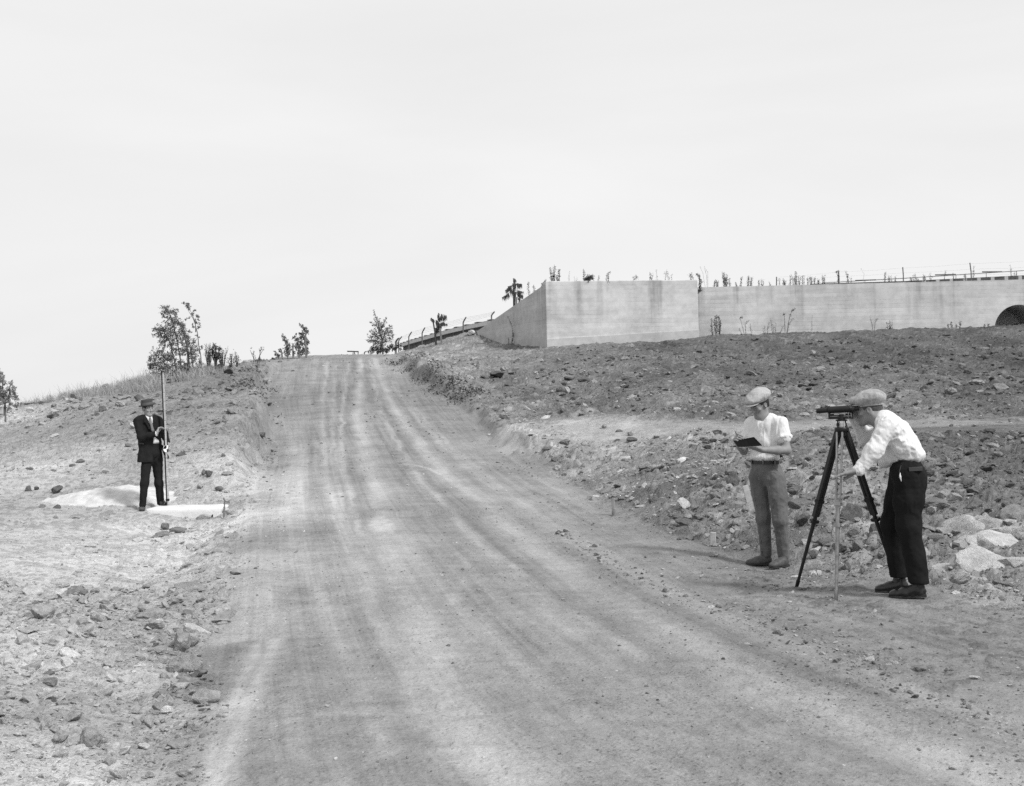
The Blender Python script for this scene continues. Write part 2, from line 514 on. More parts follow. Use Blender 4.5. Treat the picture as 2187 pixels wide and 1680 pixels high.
CP += [ZS.at(672, 1462, 18.2), ZS.at(1000, 1506, 18.05), ZS.at(1390, 1566, 17.85), ZS.at(1500, 1570, 17.9), ZS.at(1390, 1372, 18.9), ZS.at(1000, 1385, 19.0)]
for k_, fr in (('n', FN), ('l', FL), ('r', FR)):
    for q in FEET[k_]: CP.append(fr.W(q) - np.array([0, 0, 0.004]))
CP = np.array(CP)
def tcoord(x, y):
    y = np.maximum(y, 3.0)
    return np.stack([x / (y + 2.0) * 1.6, np.log(y)], -1)
def rbf_fit(P, z):
    C_ = tcoord(P[:, 0], P[:, 1])
    D = np.linalg.norm(C_[:, None] - C_[None], axis=2)
    n = len(P); A = np.zeros((n + 1, n + 1)); A[:n, :n] = D - np.eye(n) * 0.002; A[n, :n] = 1; A[:n, n] = 1
    return C_, np.linalg.solve(A, np.append(z, 0))
def rbf_eval(fit, x, y):
    C_, w = fit
    x, y = np.asarray(x, float), np.asarray(y, float)
    Q = tcoord(x.ravel(), y.ravel()); out = np.empty(len(Q))
    for i in range(0, len(Q), 40000):
        q = Q[i:i + 40000]
        out[i:i + 40000] = np.sqrt(((q[:, None] - C_[None]) ** 2).sum(2)) @ w[:-1] + w[-1]
    return out.reshape(x.shape)
FIT = rbf_fit(CP, CP[:, 2])
def base_z0(x, y):
    x, y = np.asarray(x, float), np.asarray(y, float)
    z = rbf_eval(FIT, x, y)
    L, R = road_lr(y)
    wob = 0.35 * vnoise2(y * .35, x * 0 + 3.1, 5) + 0.35 * fbm2(x * 1.6, y * .9, 3, 8)
    dl, dr = x - (L + wob), (R + wob) - x
    sc = np.clip((y - 8) / 20, 0, 1)                  # banks are sharper higher up the cut
    w = sstep(-0.75 + 0.5 * sc, 0.30, dl) * sstep(-0.9 + 0.65 * sc, 0.30, dr)
    w = np.where(y > 68, w * np.clip((78 - y) / 10, 0, 1), w)
    # broken scarps where the road was cut into the slope
    nz = .6 + .9 * (fbm2(x * 1.1, y * .8, 3, 61) + .25)
    hr = .45 * sstep(36, 42, y) * sstep(58, 50, y) * nz; hl = .20 * sstep(24, 30, y) * sstep(54, 46, y) * nz
    z = z + hr * sstep(.25, -.30, dr) * np.exp(-np.clip(-dr, 0, 9) / 2.2) + hl * sstep(.25, -.30, dl) * np.exp(-np.clip(-dl, 0, 9) / 1.6)
    return z * (1 - w) + (road_z(y) + 0.05 * np.clip(np.minimum(dl, dr), 0, 2) / 2 * (y > 16)) * w
_ft = np.array([fr.W(q) for k_, fr in (('n', FN), ('l', FL), ('r', FR)) for q in FEET[k_]])
_fd = np.exp(-((_ft[:, None, :2] - _ft[None, :, :2]) ** 2).sum(2) / .32)
_fw = np.linalg.solve(_fd, _ft[:, 2] - .004 - base_z0(_ft[:, 0], _ft[:, 1]))
def base_z(x, y):
    z = base_z0(x, y)
    for q, w in zip(_ft, _fw):           # trodden ground under each foot
        z = z + w * np.exp(-((x - q[0]) ** 2 + (y - q[1]) ** 2) / .32)
    return z
def road_mask(x, y):
    L, R = road_lr(y)
    wob = 0.35 * vnoise2(y * .35, x * 0 + 3.1, 5) + 0.45 * fbm2(x * 1.6, y * .9, 3, 8)
    return np.minimum(x - L + wob, R - x + wob)
_bl = [hit_fn(a * VX, b * VY, base_z, 8, 60) for a, b in ((1120, 930), (1250, 942), (1400, 936), (1550, 932), (1700, 929), (1950, 927), (2187, 925))]
_bh = [hit_fn(a * VX, b * VY, base_z, 8, 60) for a, b in ((1120, 892), (1250, 896), (1400, 897), (1550, 897), (1700, 896), (1950, 895), (2187, 895))]
_bt = [(q[0] / q[1]) for q in _bl]
def bench_mask(x, y):
    """the trodden level strip across the slope"""
    t = x / np.maximum(y, 1)
    lo = np.interp(t, _bt, [q[1] for q in _bl]); hi = np.interp(t, [q[0] / q[1] for q in _bh], [q[1] for q in _bh])
    nz = 1.6 * fbm2(x * .6, y * .35, 3, 231)
    return sstep(-.5, .6, y - lo + nz * .5) * sstep(-.8, .8, hi - y + nz) * sstep(_bt[0] - .02, _bt[0] + .05, t)
SPREAD = [FN.W(q)[:2] for q in FEET['n']] + [FL.W(q)[:2] for q in FEET['l']] + [FR.W(FEET['r'][0])[:2]]
def rubble(x, y):
    """how stony the surface is, 0..1"""
    m = road_mask(x, y)
    L, R = road_lr(y)
    r = sstep(0.1, -0.4, m)
    right = x > R
    bench = bench_mask(x, y)
    r = r * np.where(right, 1 - 0.88 * bench, 0.55)
    r = np.maximum(r, .42 * sstep(1.0, 3.0, x) * sstep(12.5, 9.5, y) * np.clip(fbm2(x * 1.1, y * .9, 3, 251) * 2 + .55, .1, 1) * (m > -.4))
    left_calm = (~right) & (y < 22)
    r = np.where(left_calm, r * (0.45 + 0.55 * sstep(2.4, 0.4, L - x)), r)
    return r
def height(x, y):
    x, y = np.asarray(x, float), np.asarray(y, float)
    z = base_z(x, y)
    rb = rubble(x, y)
    calm = np.ones(x.shape)
    for s in SPREAD:
        calm *= 1 - 0.85 * np.exp(-((x - s[0]) ** 2 + (y - s[1]) ** 2) / 0.06)
    n = 0.16 * fbm2(x * 0.7, y * 0.7, 3, 21) + 0.10 * fbm2(x * 2.3, y * 2.3, 3, 31)
    c1, i1 = cells(x, y, 0.42, 0.30, 71); c2, i2 = cells(x + 5.2, y, 0.20, 0.5, 72); c3, i3 = cells(x, y + 3.7, 0.095, 0.55, 73)
    fine = 0.035 * fbm2(x * 9, y * 9, 3, 41) + 0.020 * fbm2(x * 34, y * 26, 2, 42)
    st = 0.075 * c1 + 0.06 * c2 + 0.035 * c3
    rd = 0.010 * fbm2(x * 14, y * 14, 3, 51) + 0.004 * fbm2(x * 45, y * 35, 2, 52) + 0.03 * fbm2(x * 1.6, y * 0.5, 3, 55) + 0.012 * c3 * (i3 > 0.55)
    z = z + calm * ((n + fine + st) * rb * np.clip(y / 9, 0.45, 1) + rd * (1 - 0.6 * rb))
    stone = np.maximum(np.maximum((c1 > 0.06) * i1, (c2 > 0.05) * i2), (c3 > 0.05) * i3)
    return z, stone * rb, rb
def gz(x, y):
    return float(height(np.array([x]), np.array([y]))[0][0])
_hs = lambda x, y: base_z(x, y)
def hit(px, py, lo=4.0, hi=150.0):
    return hit_fn(px, py, _hs, lo, hi)

# tone of the soil (reflectance), laid down at places on the ground
TONE = [(50, 1000, 231), (200, 960, 215), (100, 1200, 243), (300, 1200, 243), (50, 1400, 243), (250, 1450, 231), (100, 1650, 246), (420, 1350, 215), (350, 1550, 215), (450, 1000, 231), (450, 900, 184), (350, 862, 180), (480, 832, 161), (200, 890, 178), (540, 806, 158), (100, 900, 188), (400, 1150, 246), (10, 900, 229), (700, 780, 176), (650, 900, 173), (800, 1000, 176), (600, 1150, 174), (900, 1300, 176), (700, 1500, 178), (1200, 1450, 172), (1000, 1100, 168), (1150, 1000, 156), (1500, 1300, 166), (1700, 1400, 162), (2000, 1350, 162), (1900, 1550, 174), (1500, 1600, 174), (2100, 1650, 182), (1000, 1640, 178), (1300, 1250, 166), (560, 1400, 168), (1100, 800, 146), (1000, 780, 157), (950, 765, 174), (1250, 765, 130), (1500, 755, 121), (1900, 750, 117), (2150, 750, 115), (1400, 800, 136), (1700, 800, 126), (2100, 820, 126), (1300, 870, 143), (1600, 875, 137), (1200, 910, 179), (1400, 912, 181), (1700, 912, 172), (2100, 905, 148), (1300, 980, 179), (1500, 1000, 179), (1700, 1050, 158), (1900, 950, 140), (2100, 1000, 132), (1600, 1120, 165), (1800, 1170, 165), (2050, 1230, 170), (2150, 1290, 179), (1250, 1040, 177), (250, 930, 182), (50, 930, 190), (400, 880, 170), (300, 960, 199), (500, 1450, 165), (470, 1560, 178), (620, 1600, 172)]
def lin(v):
    v = np.asarray(v, float) / 255.0
    return np.where(v < 0.04045, v / 12.92, ((v + 0.055) / 1.055) ** 2.4)
tp, tv = [], []
for a, b, s in TONE:
    h_ = hit(a * VX, b * VY)
    if h_ is not None: tp.append(h_[:2]); tv.append(s)
tp = np.array(tp + [(-60, 80), (-30, 70), (0, 130), (40, 130), (-10, 85), (0, 90), (0, 1500)]); tv = np.array(tv + [185, 185, 165, 165, 165, 165, 190], float)
TC = tcoord(tp[:, 0], tp[:, 1])
ILLUM = 1.51
def tone(x, y):
    Q = tcoord(x, y); out = np.empty(len(Q))
    for i in range(0, len(Q), 40000):
        d2 = ((Q[i:i + 40000][:, None] - TC[None]) ** 2).sum(2) + 4e-4
        w = d2 ** -1.6
        out[i:i + 40000] = (w @ tv) / w.sum(1)
    return lin(out) / ILLUM * (1 + .22 * bench_mask(x, y))
# pale packed wheel tracks and dust streaks (picture points along each, half width in m, strength)
TRACKS = [([(772, 765), (768, 800), (765, 900), (790, 1000), (830, 1150), (870, 1300), (925, 1450), (1000, 1580), (1080, 1680)], 0.14, 1.0),
          ([(700, 775), (690, 850), (690, 950), (720, 1100), (770, 1220), (800, 1300), (870, 1450), (905, 1560)], 0.06, .75),
          ([(800, 765), (830, 850), (900, 950), (1010, 1060), (1150, 1170), (1320, 1290), (1560, 1420), (1850, 1560), (2187, 1668)], 0.15, 1.0),
          ([(820, 790), (880, 880), (990, 990), (1120, 1090), (1300, 1200), (1540, 1320), (1800, 1440)], 0.09, .6),
          ([(585, 1365), (550, 1440), (520, 1520), (480, 1620), (455, 1680)], 0.055, 1.2), ([(545, 1375), (505, 1470), (475, 1560), (440, 1660)], 0.045, 1.1),
          ([(745, 770), (735, 850), (728, 950), (748, 1060), (790, 1180)], 0.05, .8), ([(790, 768), (805, 850), (850, 950), (930, 1060), (1040, 1170), (1190, 1290), (1380, 1410)], 0.06, .8),
          ([(720, 775), (712, 860), (708, 960), (735, 1090), (785, 1230)], 0.05, .6), ([(760, 900), (775, 1000), (815, 1120), (855, 1230), (890, 1330)], 0.06, .7), ([(870, 850), (950, 940), (1070, 1040), (1230, 1150), (1450, 1265), (1750, 1400), (2187, 1545)], 0.07, .6),
          ([(950, 1500), (1050, 1600), (1130, 1680)], 0.10, .6), ([(1500, 1420), (1750, 1530), (2000, 1620)], 0.12, .6), ([(680, 1250), (740, 1380), (790, 1500), (830, 1620)], 0.05, .5),
          ([(620, 900), (640, 1000), (620, 1100), (640, 1220)], 0.18, .35), ([(860, 990), (905, 996), (950, 1012), (975, 1040)], 0.05, 1.3),
          ([(700, 1535), (740, 1532), (800, 1530), (860, 1534)], 0.04, .6), ([(1150, 1290), (1200, 1330), (1230, 1360)], 0.12, .7),
          ([(1060, 925), (1100, 945), (1180, 965)], 0.4, 0.9), ([(1265, 1030), (1300, 1045)], 0.3, 0.8),
          ([(960, 1290), (975, 1255), (985, 1230)], 0.05, .6)]
def tracks(x, y):
    m = np.zeros(len(x))
    wx = x + np.clip(y / 14, .25, 1) * (0.12 * vnoise2(x * 1.7, y * 0.8, 91) + 0.05 * vnoise2(x * 6, y * 3, 92))
    for pts, hw, st in TRACKS:
        P = [hit(a * VX, b * VY) for a, b in pts]
        P = np.array([q[:2] for q in P if q is not None])
        sel = np.where((y > P[:, 1].min() - 2) & (y < P[:, 1].max() + 2))[0]
        best = np.full(len(sel), 1e9)
        for i in range(len(P) - 1):
            a, b = P[i], P[i + 1]; ab = b - a
            t = np.clip(((wx[sel] - a[0]) * ab[0] + (y[sel] - a[1]) * ab[1]) / (ab @ ab), 0, 1)
            best = np.minimum(best, np.hypot(wx[sel] - a[0] - t * ab[0], y[sel] - a[1] - t * ab[1]))
        v = st * np.exp(-(best / (hw * 1.25)) ** 2) * (0.7 + 0.8 * (fbm2(x[sel] * 1.1, y[sel] * 0.6, 3, 95)))
        m[sel] = np.maximum(m[sel], v)
    return np.clip(m, 0, 1.0)

def ground_material(name):
    t = NT(name)
    tn, rb, stn = t.attr('tone'), t.attr('rub'), t.attr('stone')
    big = t.noise(0.9, 4, .6); mid = t.noise(7, 4, .65); fine = t.noise(42, 3, .7); grit = t.noise(160, 2, .7)
    f = t.math('ADD', t.rng(big, .3, .7, -.10, .10), t.rng(mid, .3, .7, -.13, .13))
    f = t.math('ADD', f, t.rng(fine, .3, .7, -.13, .13))
    f = t.math('ADD', f, t.rng(grit, .3, .7, -.10, .10))
    rm = t.attr('roadm')
    rdv = t.attr('rd', 'Vector')
    s1 = t.noise(1.0, 4, .6, t.map(rdv, (2.1, .07, 1))); s2 = t.noise(1.0, 3, .6, t.map(rdv, (8, .16, 1)))
    pt = t.noise(1.0, 5, .6, t.map(rdv, (0.9, 1.7, 1)))
    fr_ = t.math('ADD', t.rng(s1, .3, .7, -.15, .15), t.rng(s2, .3, .7, -.10, .10))
    s3 = t.noise(1.0, 3, .6, t.map(rdv, (21, .22, 1))); fr_ = t.math('ADD', fr_, t.rng(s3, .3, .7, -.08, .08))
    fr_ = t.math('ADD', fr_, t.rng(pt, .42, .58, -.05, .05, True))
    # grains of loose gravel; dark specks also paint in shade of pits and pebbles
    v = t.vor(48); g = t.rng(v, .12, .30, 1, 0)
    rr = t.vor(48, out='Color')
    sep = t.n.new('ShaderNodeSeparateColor'); t.l.new(rr, sep.inputs[0])
    pick = t.rng(sep.outputs[0], .80, .84, 0, 1); pd = t.rng(sep.outputs[1], .82, .86, 0, 1)
    fr_ = t.math('ADD', fr_, t.math('MULTIPLY', t.math('MULTIPLY', g, pick), .35))
    fr_ = t.math('SUBTRACT', fr_, t.math('MULTIPLY', t.math('MULTIPLY', g, pd), .3))
    v = t.vor(19); gd = t.rng(v, .05, .26, 1, 0)
    sep = t.n.new('ShaderNodeSeparateColor'); t.l.new(t.vor(19, out='Color'), sep.inputs[0])
    patch = t.rng(t.noise(1.0, 4, .65, t.map(rdv, (1.3, .9, 1))), .42, .6, .15, 1)
    sp = t.math('MULTIPLY', t.math('MULTIPLY', gd, t.rng(sep.outputs[2], .70, .74, 0, 1)), patch)
    fr_ = t.math('SUBTRACT', fr_, t.math('MULTIPLY', sp, .62))
    crumb_shade = t.rng(t.noise(75, 3, .75), .50, .66, 0, 1)
    fr_ = t.math('SUBTRACT', fr_, t.math('MULTIPLY', t.math('MULTIPLY', crumb_shade, patch), .36))
    fr_ = t.math('MULTIPLY', fr_, t.rng(t.attr('trk'), 0, .8, 1, .35))
    v = t.vor(26); g2 = t.rng(v, .10, .34, 1, 0)
    rr = t.vor(26, out='Color')
    sep = t.n.new('ShaderNodeSeparateColor'); t.l.new(rr, sep.inputs[0])
    fg = t.math('MULTIPLY', g2, t.rng(sep.outputs[0], 0, 1, -.28, .34))
    pg = t.rng(t.noise(2.4, 4, .65), .36, .58, .1, 1)
    fg = t.math('SUBTRACT', fg, t.math('MULTIPLY', t.math('MULTIPLY', crumb_shade, pg), .34))
    fg = t.math('SUBTRACT', fg, t.math('MULTIPLY', t.math('MULTIPLY', gd, t.rng(sep.outputs[1], .72, .76, 0, 1)), .45))
    f = t.math('ADD', f, t.mix(rm, fg, fr_))
    # stones in the surface have their own tone
    f = t.math('ADD', f, t.math('MULTIPLY', t.rng(stn, .02, .12, 0, 1), t.rng(stn, .1, .9, -.30, .55)))
    c = t.math('MULTIPLY', tn, t.math('ADD', f, 1.0))
    c = t.math('MAXIMUM', c, 0.03)
    bn = t.math('ADD', t.math('MULTIPLY', fine, 1.0), t.math('MULTIPLY', grit, 0.55))
    bn = t.math('MULTIPLY', t.math('ADD', bn, t.math('MULTIPLY', g2, .7)), t.mix(rm, 1.0, .38))
    t.bump(bn, 0.75, 0.03)
    return t.done(c, 0.95, 0.08)
M_ROAD = ground_material('road_dirt')
M_GROUND = ground_material('rubbly_soil')

def build_terrain():
    ts = np.concatenate([-np.geomspace(2.6, 0.5, 46)[:-1], np.linspace(-0.5, 0.5, 640), np.geomspace(0.5, 2.6, 46)[1:]])
    ys = np.concatenate([np.geomspace(3.0, 85, 590), np.geomspace(85, 200, 40)[1:], np.geomspace(200, 4000, 22)[1:]])
    T, Y = np.meshgrid(ts, ys, indexing='ij')
    X = T * (Y + 0.0)
    x, y = X.ravel(), Y.ravel()
    z, stn, rb = height(x, y)
    m = road_mask(x, y)
    rmk = sstep(-.45, .25, m + .3 * fbm2(x * 2.2, y * 2.2, 3, 77))
    tn = tone(x, y)
    L, R = road_lr(y)
    tr = tracks(x, y)
    tracks_side = np.clip(tracks(x + .30, y), 0, 1) * (1 - np.clip(tr, 0, 1)) * (m > 0)
    tn = tn * (1 - .07 * (m > 0)) * (1 + 0.55 * tr) * (1 - .10 * sstep(.8, 2.4, x) * sstep(13, 10, y)) * (1 - .20 * np.clip(tracks_side, 0, 1)) * (1 + (.55 * fbm2(x * .45, y * .22, 3, 261) + .35 * fbm2(x * 1.6, y * .9, 3, 262)) * np.where((m < 0) & (x > R), 1.0, .3))
    L, R = road_lr(y)
    # along / across coordinates of the road
    gp = np.array([q[:2] for q in (hit(a * VX, b * VY) for a, b in TRACKS[2][0]) if q is not None]); gp = gp[np.argsort(gp[:, 1])]
    G_ = np.where(y < gp[0, 1], gp[0, 0] + (gp[0, 1] - y) * 1.3, np.interp(y, gp[:, 1], gp[:, 0]))
    uu = (x - L) / np.maximum(G_ - L, .5) * 4.2
    nx, ny = len(ts), len(ys)
    I = np.arange(nx * ny).reshape(nx, ny)
    Q = np.stack([I[:-1, :-1], I[1:, :-1], I[1:, 1:], I[:-1, 1:]], -1).reshape(-1, 4)
    fm = m[Q].mean(1); fx = x[Q].mean(1); fy = y[Q].mean(1); fR = R[Q].mean(1)
    isroad = (fm > -0.15) & (fy < 78)
    isright = fx > (fR - 1.0)
    P = np.stack([x, y, z], 1)
    # the ground behind and beside the viewer
    gx = np.linspace(-60, 60, 49); gy = np.linspace(-60, 3.0, 22)
    for name, sel, mat in (('road', isroad, M_ROAD), ('left_hillside', ~isroad & ~isright, M_GROUND), ('right_slope', ~isroad & isright, M_GROUND)):
        q = Q[sel]; u, inv = np.unique(q, return_inverse=True)
        v = P[u]; f = inv.reshape(-1, 4)
        a_m = rmk[u]; a_k = np.clip(tr, 0, 1)[u]; a_t, a_r, a_s, a_d = tn[u], rb[u], stn[u], np.stack([uu[u], y[u], 0 * x[u]], 1)
        if name == 'road':
            xs = np.linspace(-50, 50, 30); yy = np.array([-60, -30, -12, -4, 0, 2.2, 3.02])
            G = np.array([(xx * (0.16 if k == 6 else 1) * 1.0, q_, 0.0) for k, q_ in enumerate(yy) for xx in xs])
            G[:, 2] = -0.03
            n0 = len(v); F2 = []
            for j in range(len(yy) - 1):
                for i in range(len(xs) - 1):
                    a = n0 + j * len(xs) + i
                    F2.append([a, a + 1, a + 1 + len(xs), a + len(xs)])
            v = np.vstack([v, G]); f = np.vstack([f, np.array(F2)])
            k = len(G)
            a_t = np.append(a_t, np.full(k, .25)); a_r = np.append(a_r, np.zeros(k)); a_s = np.append(a_s, np.zeros(k))
            a_d = np.vstack([a_d, G]); a_m = np.append(a_m, np.ones(k)); a_k = np.append(a_k, np.zeros(k))
        o = obj(name, v, f, mat, smooth=True)
        me = o.data
        for an, av in (('tone', a_t), ('rub', a_r), ('stone', a_s), ('roadm', a_m), ('trk', a_k)):
            at_ = me.attributes.new(an, 'FLOAT', 'POINT'); at_.data.foreach_set('value', av.astype(np.float32))
        at_ = me.attributes.new('rd', 'FLOAT_VECTOR', 'POINT'); at_.data.foreach_set('vector', a_d.astype(np.float32).ravel())
        tag(o, {'road': 'pale packed dirt road climbing over the crest', 'left_hillside': 'pale dusty hillside left of the road',
                'right_slope': 'dark rubbly slope right of the road below the wall'}[name], None, None, 'structure')
build_terrain()
# ------------------------------------------------------------------ concrete culvert with wing wall
def concrete(name, v, board=True, streak=True):
    t = NT(name)
    sx = t.n.new('ShaderNodeSeparateXYZ'); t.l.new(t.co, sx.inputs[0])
    big = t.noise(.55, 5, .6); mid = t.noise(3.5, 4, .6); fine = t.noise(30, 3, .6)
    f = t.math('ADD', t.rng(big, .3, .7, -.13, .13), t.rng(mid, .35, .65, -.08, .08))
    f = t.math('ADD', f, t.rng(fine, .3, .7, -.04, .04))
    h = fine
    if board:   # horizontal shuttering-board marks, each board a little different
        bz = t.math('ADD', t.math('MULTIPLY', sx.outputs[2], 5.2), t.math('MULTIPLY', mid, .25))
        cell = t.math('FLOOR', bz); fr = t.math('FRACT', bz)
        wn_ = t.n.new('ShaderNodeTexWhiteNoise'); wn_.noise_dimensions = '2D'
        cb = t.n.new('ShaderNodeCombineXYZ'); t.l.new(cell, cb.inputs[0])
        xb = t.math('FLOOR', t.math('ADD', t.math('MULTIPLY', sx.outputs[0], .33), t.math('MULTIPLY', cell, .37)))
        t.l.new(xb, cb.inputs[1]); t.l.new(cb.outputs[0], wn_.inputs['Vector'])
        f = t.math('ADD', f, t.rng(wn_.outputs['Value'], 0, 1, -.06, .06))
        line = t.math('MULTIPLY', t.rng(fr, .0, .10, 1, 0), t.rng(t.noise(.9, 3), .42, .62, 0, 1))
        f = t.math('SUBTRACT', f, t.math('MULTIPLY', line, .18))
        long = t.noise(1.0, 4, .6, t.map(t.co, (.35, .35, 5)))
        f = t.math('ADD', f, t.rng(long, .3, .7, -.04, .04))
        h = t.math('ADD', fine, t.math('MULTIPLY', line, -1.2))
    if streak:  # damp run-down stains
        st = t.noise(1.0, 3, .5, t.map(t.co, (1.15, 1.15, .05)))
        st2 = t.noise(1.0, 4, .6, t.map(t.co, (4, 4, .3)))
        zz = t.rng(t.math('ADD', sx.outputs[2], t.math('MULTIPLY', st2, 1.6)), 5.6, 7.4, .15, 1)
        f = t.math('SUBTRACT', f, t.math('MULTIPLY', t.math('MULTIPLY', t.rng(st, .55, .65, 0, .36), t.rng(st2, .35, .6, .2, 1)), zz))
    c = t.math('MULTIPLY', t.math('ADD', f, 1), v)
    t.bump(h, .35, .01)
    return t.done(c, .9, .15)
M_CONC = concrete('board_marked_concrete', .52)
M_CONC2 = concrete('shaded_wing_concrete', .42, streak=True)  # darker base: streaked concrete, with the wing's shade put into its colour
M_FOOT = concrete('rough_footing_concrete', .43, board=False, streak=False)
M_BARREL = concrete('culvert_barrel_concrete', .70, board=True, streak=False)

cA = at(547, 346.5, 52); cB = at(699, 338.0, 53.4); ZT = 6.9
cW = V(1013, 712, 62)
eAB = nrm([cB[0] - cA[0], cB[1] - cA[1], 0]); nAB = np.array([eAB[1], -eAB[0], 0])      # towards the viewer
eAW = nrm([cW[0] - cA[0], cW[1] - cA[1], 0]); nAW = np.array([-eAW[1], eAW[0], 0])
if nAW[0] > 0: nAW = -nAW
def v3(xy, z): return np.array([xy[0], xy[1], z])
cul = empty('concrete_culvert', v3(cA, 3.9))
tag(cul, 'pale board-marked concrete culvert wall with sloping shaded wing and round pipe mouth at right', 'culvert')
def under(o):     # keep world placement under the empty
    o.matrix_parent_inverse = cul.matrix_world.inverted() if False else Matrix.Translation(-cul.location)
    return o
def part(mb, name, mat, root, **k):
    o = mb.build(name, mat, root, **k)
    o.matrix_parent_inverse = Matrix.Translation(-root.location)
    return o
T_ = 0.55
m = MB(); m.prism([v3(cA, 3.2), v3(cB, 3.2), v3(cB, ZT + .05), v3(cA, ZT)], -nAB * T_)
part(m, 'abutment_wall', M_CONC, cul, bevel=.03)
m = MB(); a, b = cA + nAB * .03, cB + nAB * .03
m.prism([v3(a, 3.1), v3(b, 3.1), v3(b, 4.62), v3(a, 4.28)], -nAB * .10)
part(m, 'footing', M_FOOT, cul, bevel=.008)
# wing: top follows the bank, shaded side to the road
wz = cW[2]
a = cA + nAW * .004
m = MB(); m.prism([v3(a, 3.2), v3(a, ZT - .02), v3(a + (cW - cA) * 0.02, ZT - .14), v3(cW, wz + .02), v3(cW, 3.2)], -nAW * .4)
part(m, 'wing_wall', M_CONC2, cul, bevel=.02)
# long wall with the pipe mouth
cC = at(700, 340, 55.0); cE = at(1330, 340, 55.0)
eCE = nrm([cE[0] - cC[0], cE[1] - cC[1], 0]); nCE = np.array([eCE[1], -eCE[0], 0])
pm = at(1019, 326, 55.0); R_P = 1.17
sP = (pm - cC) @ eCE; Lw = np.linalg.norm((cE - cC)[:2]); zc = pm[2] - .15
def cw(s, z): return v3(cC + eCE * s, z)
m = MB()
ring = [cw(sP + R_P * cos(t), zc + R_P * sin(t)) for t in np.linspace(pi, 0, 25)]
m.prism([cw(-.5, 3.2), cw(sP - R_P, 3.2)] + ring + [cw(sP + R_P, 3.2), cw(Lw, 3.2), cw(Lw, 6.79), cw(-.5, 6.74)], -nCE * .5)
part(m, 'head_wall', M_CONC, cul)
m = MB(); m.prism([cw(-.5, 6.745), cw(Lw, 6.795), cw(Lw, 6.84), cw(-.5, 6.79)], -nCE * .55 )
for q in m.v: q += nCE * .03
pass
m = MB()
vs, fs = [], []
N_ = 28
for i in range(2):
    for k in range(N_):
        t = 2 * pi * k / N_
        vs.append(cw(sP + (R_P - .004) * cos(t), zc + (R_P - .004) * sin(t)) - nCE * (.02 + 2.4 * i))
for k in range(N_):
    fs.append([k, (k + 1) % N_, N_ + (k + 1) % N_, N_ + k])
fs.append([N_ + k for k in range(N_)])
m.add(vs, fs); part(m, 'culvert_barrel', M_BARREL, cul, smooth=True)
m = MB(); m.box(cw(sP, zc - .42) - nCE * 1.3, (R_P * .9, 1.1, .22), (eCE, nCE, (0, 0, 1)))
part(m, 'invert_slab', M_CONC, cul, bevel=.05)
tn_ = np.linspace(0, 2 * pi, 13)[:-1]
pw = cw(sP - R_P * .93, zc + .36) - nCE * 1.6
m = MB(); m.tube([pw, pw + eCE * .10], .11, 10); part(m, 'weep_hole', plain('hole_dark', .02), cul)

# fill behind the walls
def build_fill():
    gx = np.linspace(0, 1, 60); gy = np.linspace(0, 1, 40)
    vs, fs = [], []
    for j, v in enumerate(gy):
        y = 52.5 + v * 60
        for i, u in enumerate(gx):
            if y < 62: xl = np.interp(y, [cA[1], cW[1]], [cA[0], cW[0]]) + .5; zt = np.interp(y, [cA[1], cW[1]], [ZT, wz]) - .25
            else: xl = np.interp(y, [62, 113], [cW[0] + .5, 6]); zt = np.interp(y, [62, 113], [wz - .25, 8.2])
            if y < 55.6:
                # stay behind the wall line
                yy = max(y, np.interp(xl + u * 75, [cA[0], cB[0], cB[0] + .2], [cA[1] + .6, cB[1] + .6, 55.4]))
            else: yy = y
            xx = xl + u * 75
            z = min(6.62 + max(0, yy - 56) * .055, zt + .3 * (xx - xl))
            vs.append((xx, yy, z + .08 * vnoise2(np.array([xx]), np.array([yy]), 3)[0]))
    n = len(gx)
    for j in range(len(gy) - 1):
        for i in range(n - 1): fs.append([j * n + i, j * n + i + 1, (j + 1) * n + i + 1, (j + 1) * n + i])
    o = obj('embankment_fill', vs, fs, plain('fill_soil', .2), smooth=True)
    tag(o, 'earth fill behind the concrete wall', None, None, 'structure')
build_fill()

# ------------------------------------------------------------------ roofed reservoir beyond the crest
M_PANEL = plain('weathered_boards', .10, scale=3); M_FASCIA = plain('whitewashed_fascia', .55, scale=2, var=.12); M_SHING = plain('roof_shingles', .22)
M_POSTW = plain('pale_post', .40)
RC = np.array([(9, 98), (3.5, 107), (-2, 119), (-6.4, 131), (-10.2, 144), (-13, 154), (-15.3, 163)], float)
def curve(P, n):
    t = np.linspace(0, 1, len(P)); q = np.linspace(0, 1, n)
    # Catmull-Rom through the points
    out = []
    for u in q:
        s = min(u * (len(P) - 1), len(P) - 1.0001); i = int(s); f = s - i
        p0, p1, p2, p3 = P[max(i - 1, 0)], P[i], P[i + 1], P[min(i + 2, len(P) - 1)]
        out.append(.5 * ((2 * p1) + (-p0 + p2) * f + (2 * p0 - 5 * p1 + 4 * p2 - p3) * f * f + (-p0 + 3 * p1 - 3 * p2 + p3) * f ** 3))
    return np.array(out)
rc = curve(RC, 41)
rs = empty('covered_reservoir', v3(rc[20], 8.4))
tag(rs, 'low round reservoir with dark boarded wall and pale eave beyond the crest', 'reservoir')
def ribbon(P, off0, z0, off1, z1):
    d = np.gradient(P, axis=0); d /= np.linalg.norm(d, axis=1)[:, None]
    nn = np.stack([d[:, 1], -d[:, 0]], 1)
    nn *= -np.sign((nn @ np.array([1.0, 0.3])).mean())       # outward: to the left
    a = P + nn * off0; b = P + nn * off1
    vs = [v3(q, z0) for q in a] + [v3(q, z1) for q in b]; k = len(P)
    return vs, [[i, i + 1, k + i + 1, k + i] for i in range(k - 1)]
m = MB()
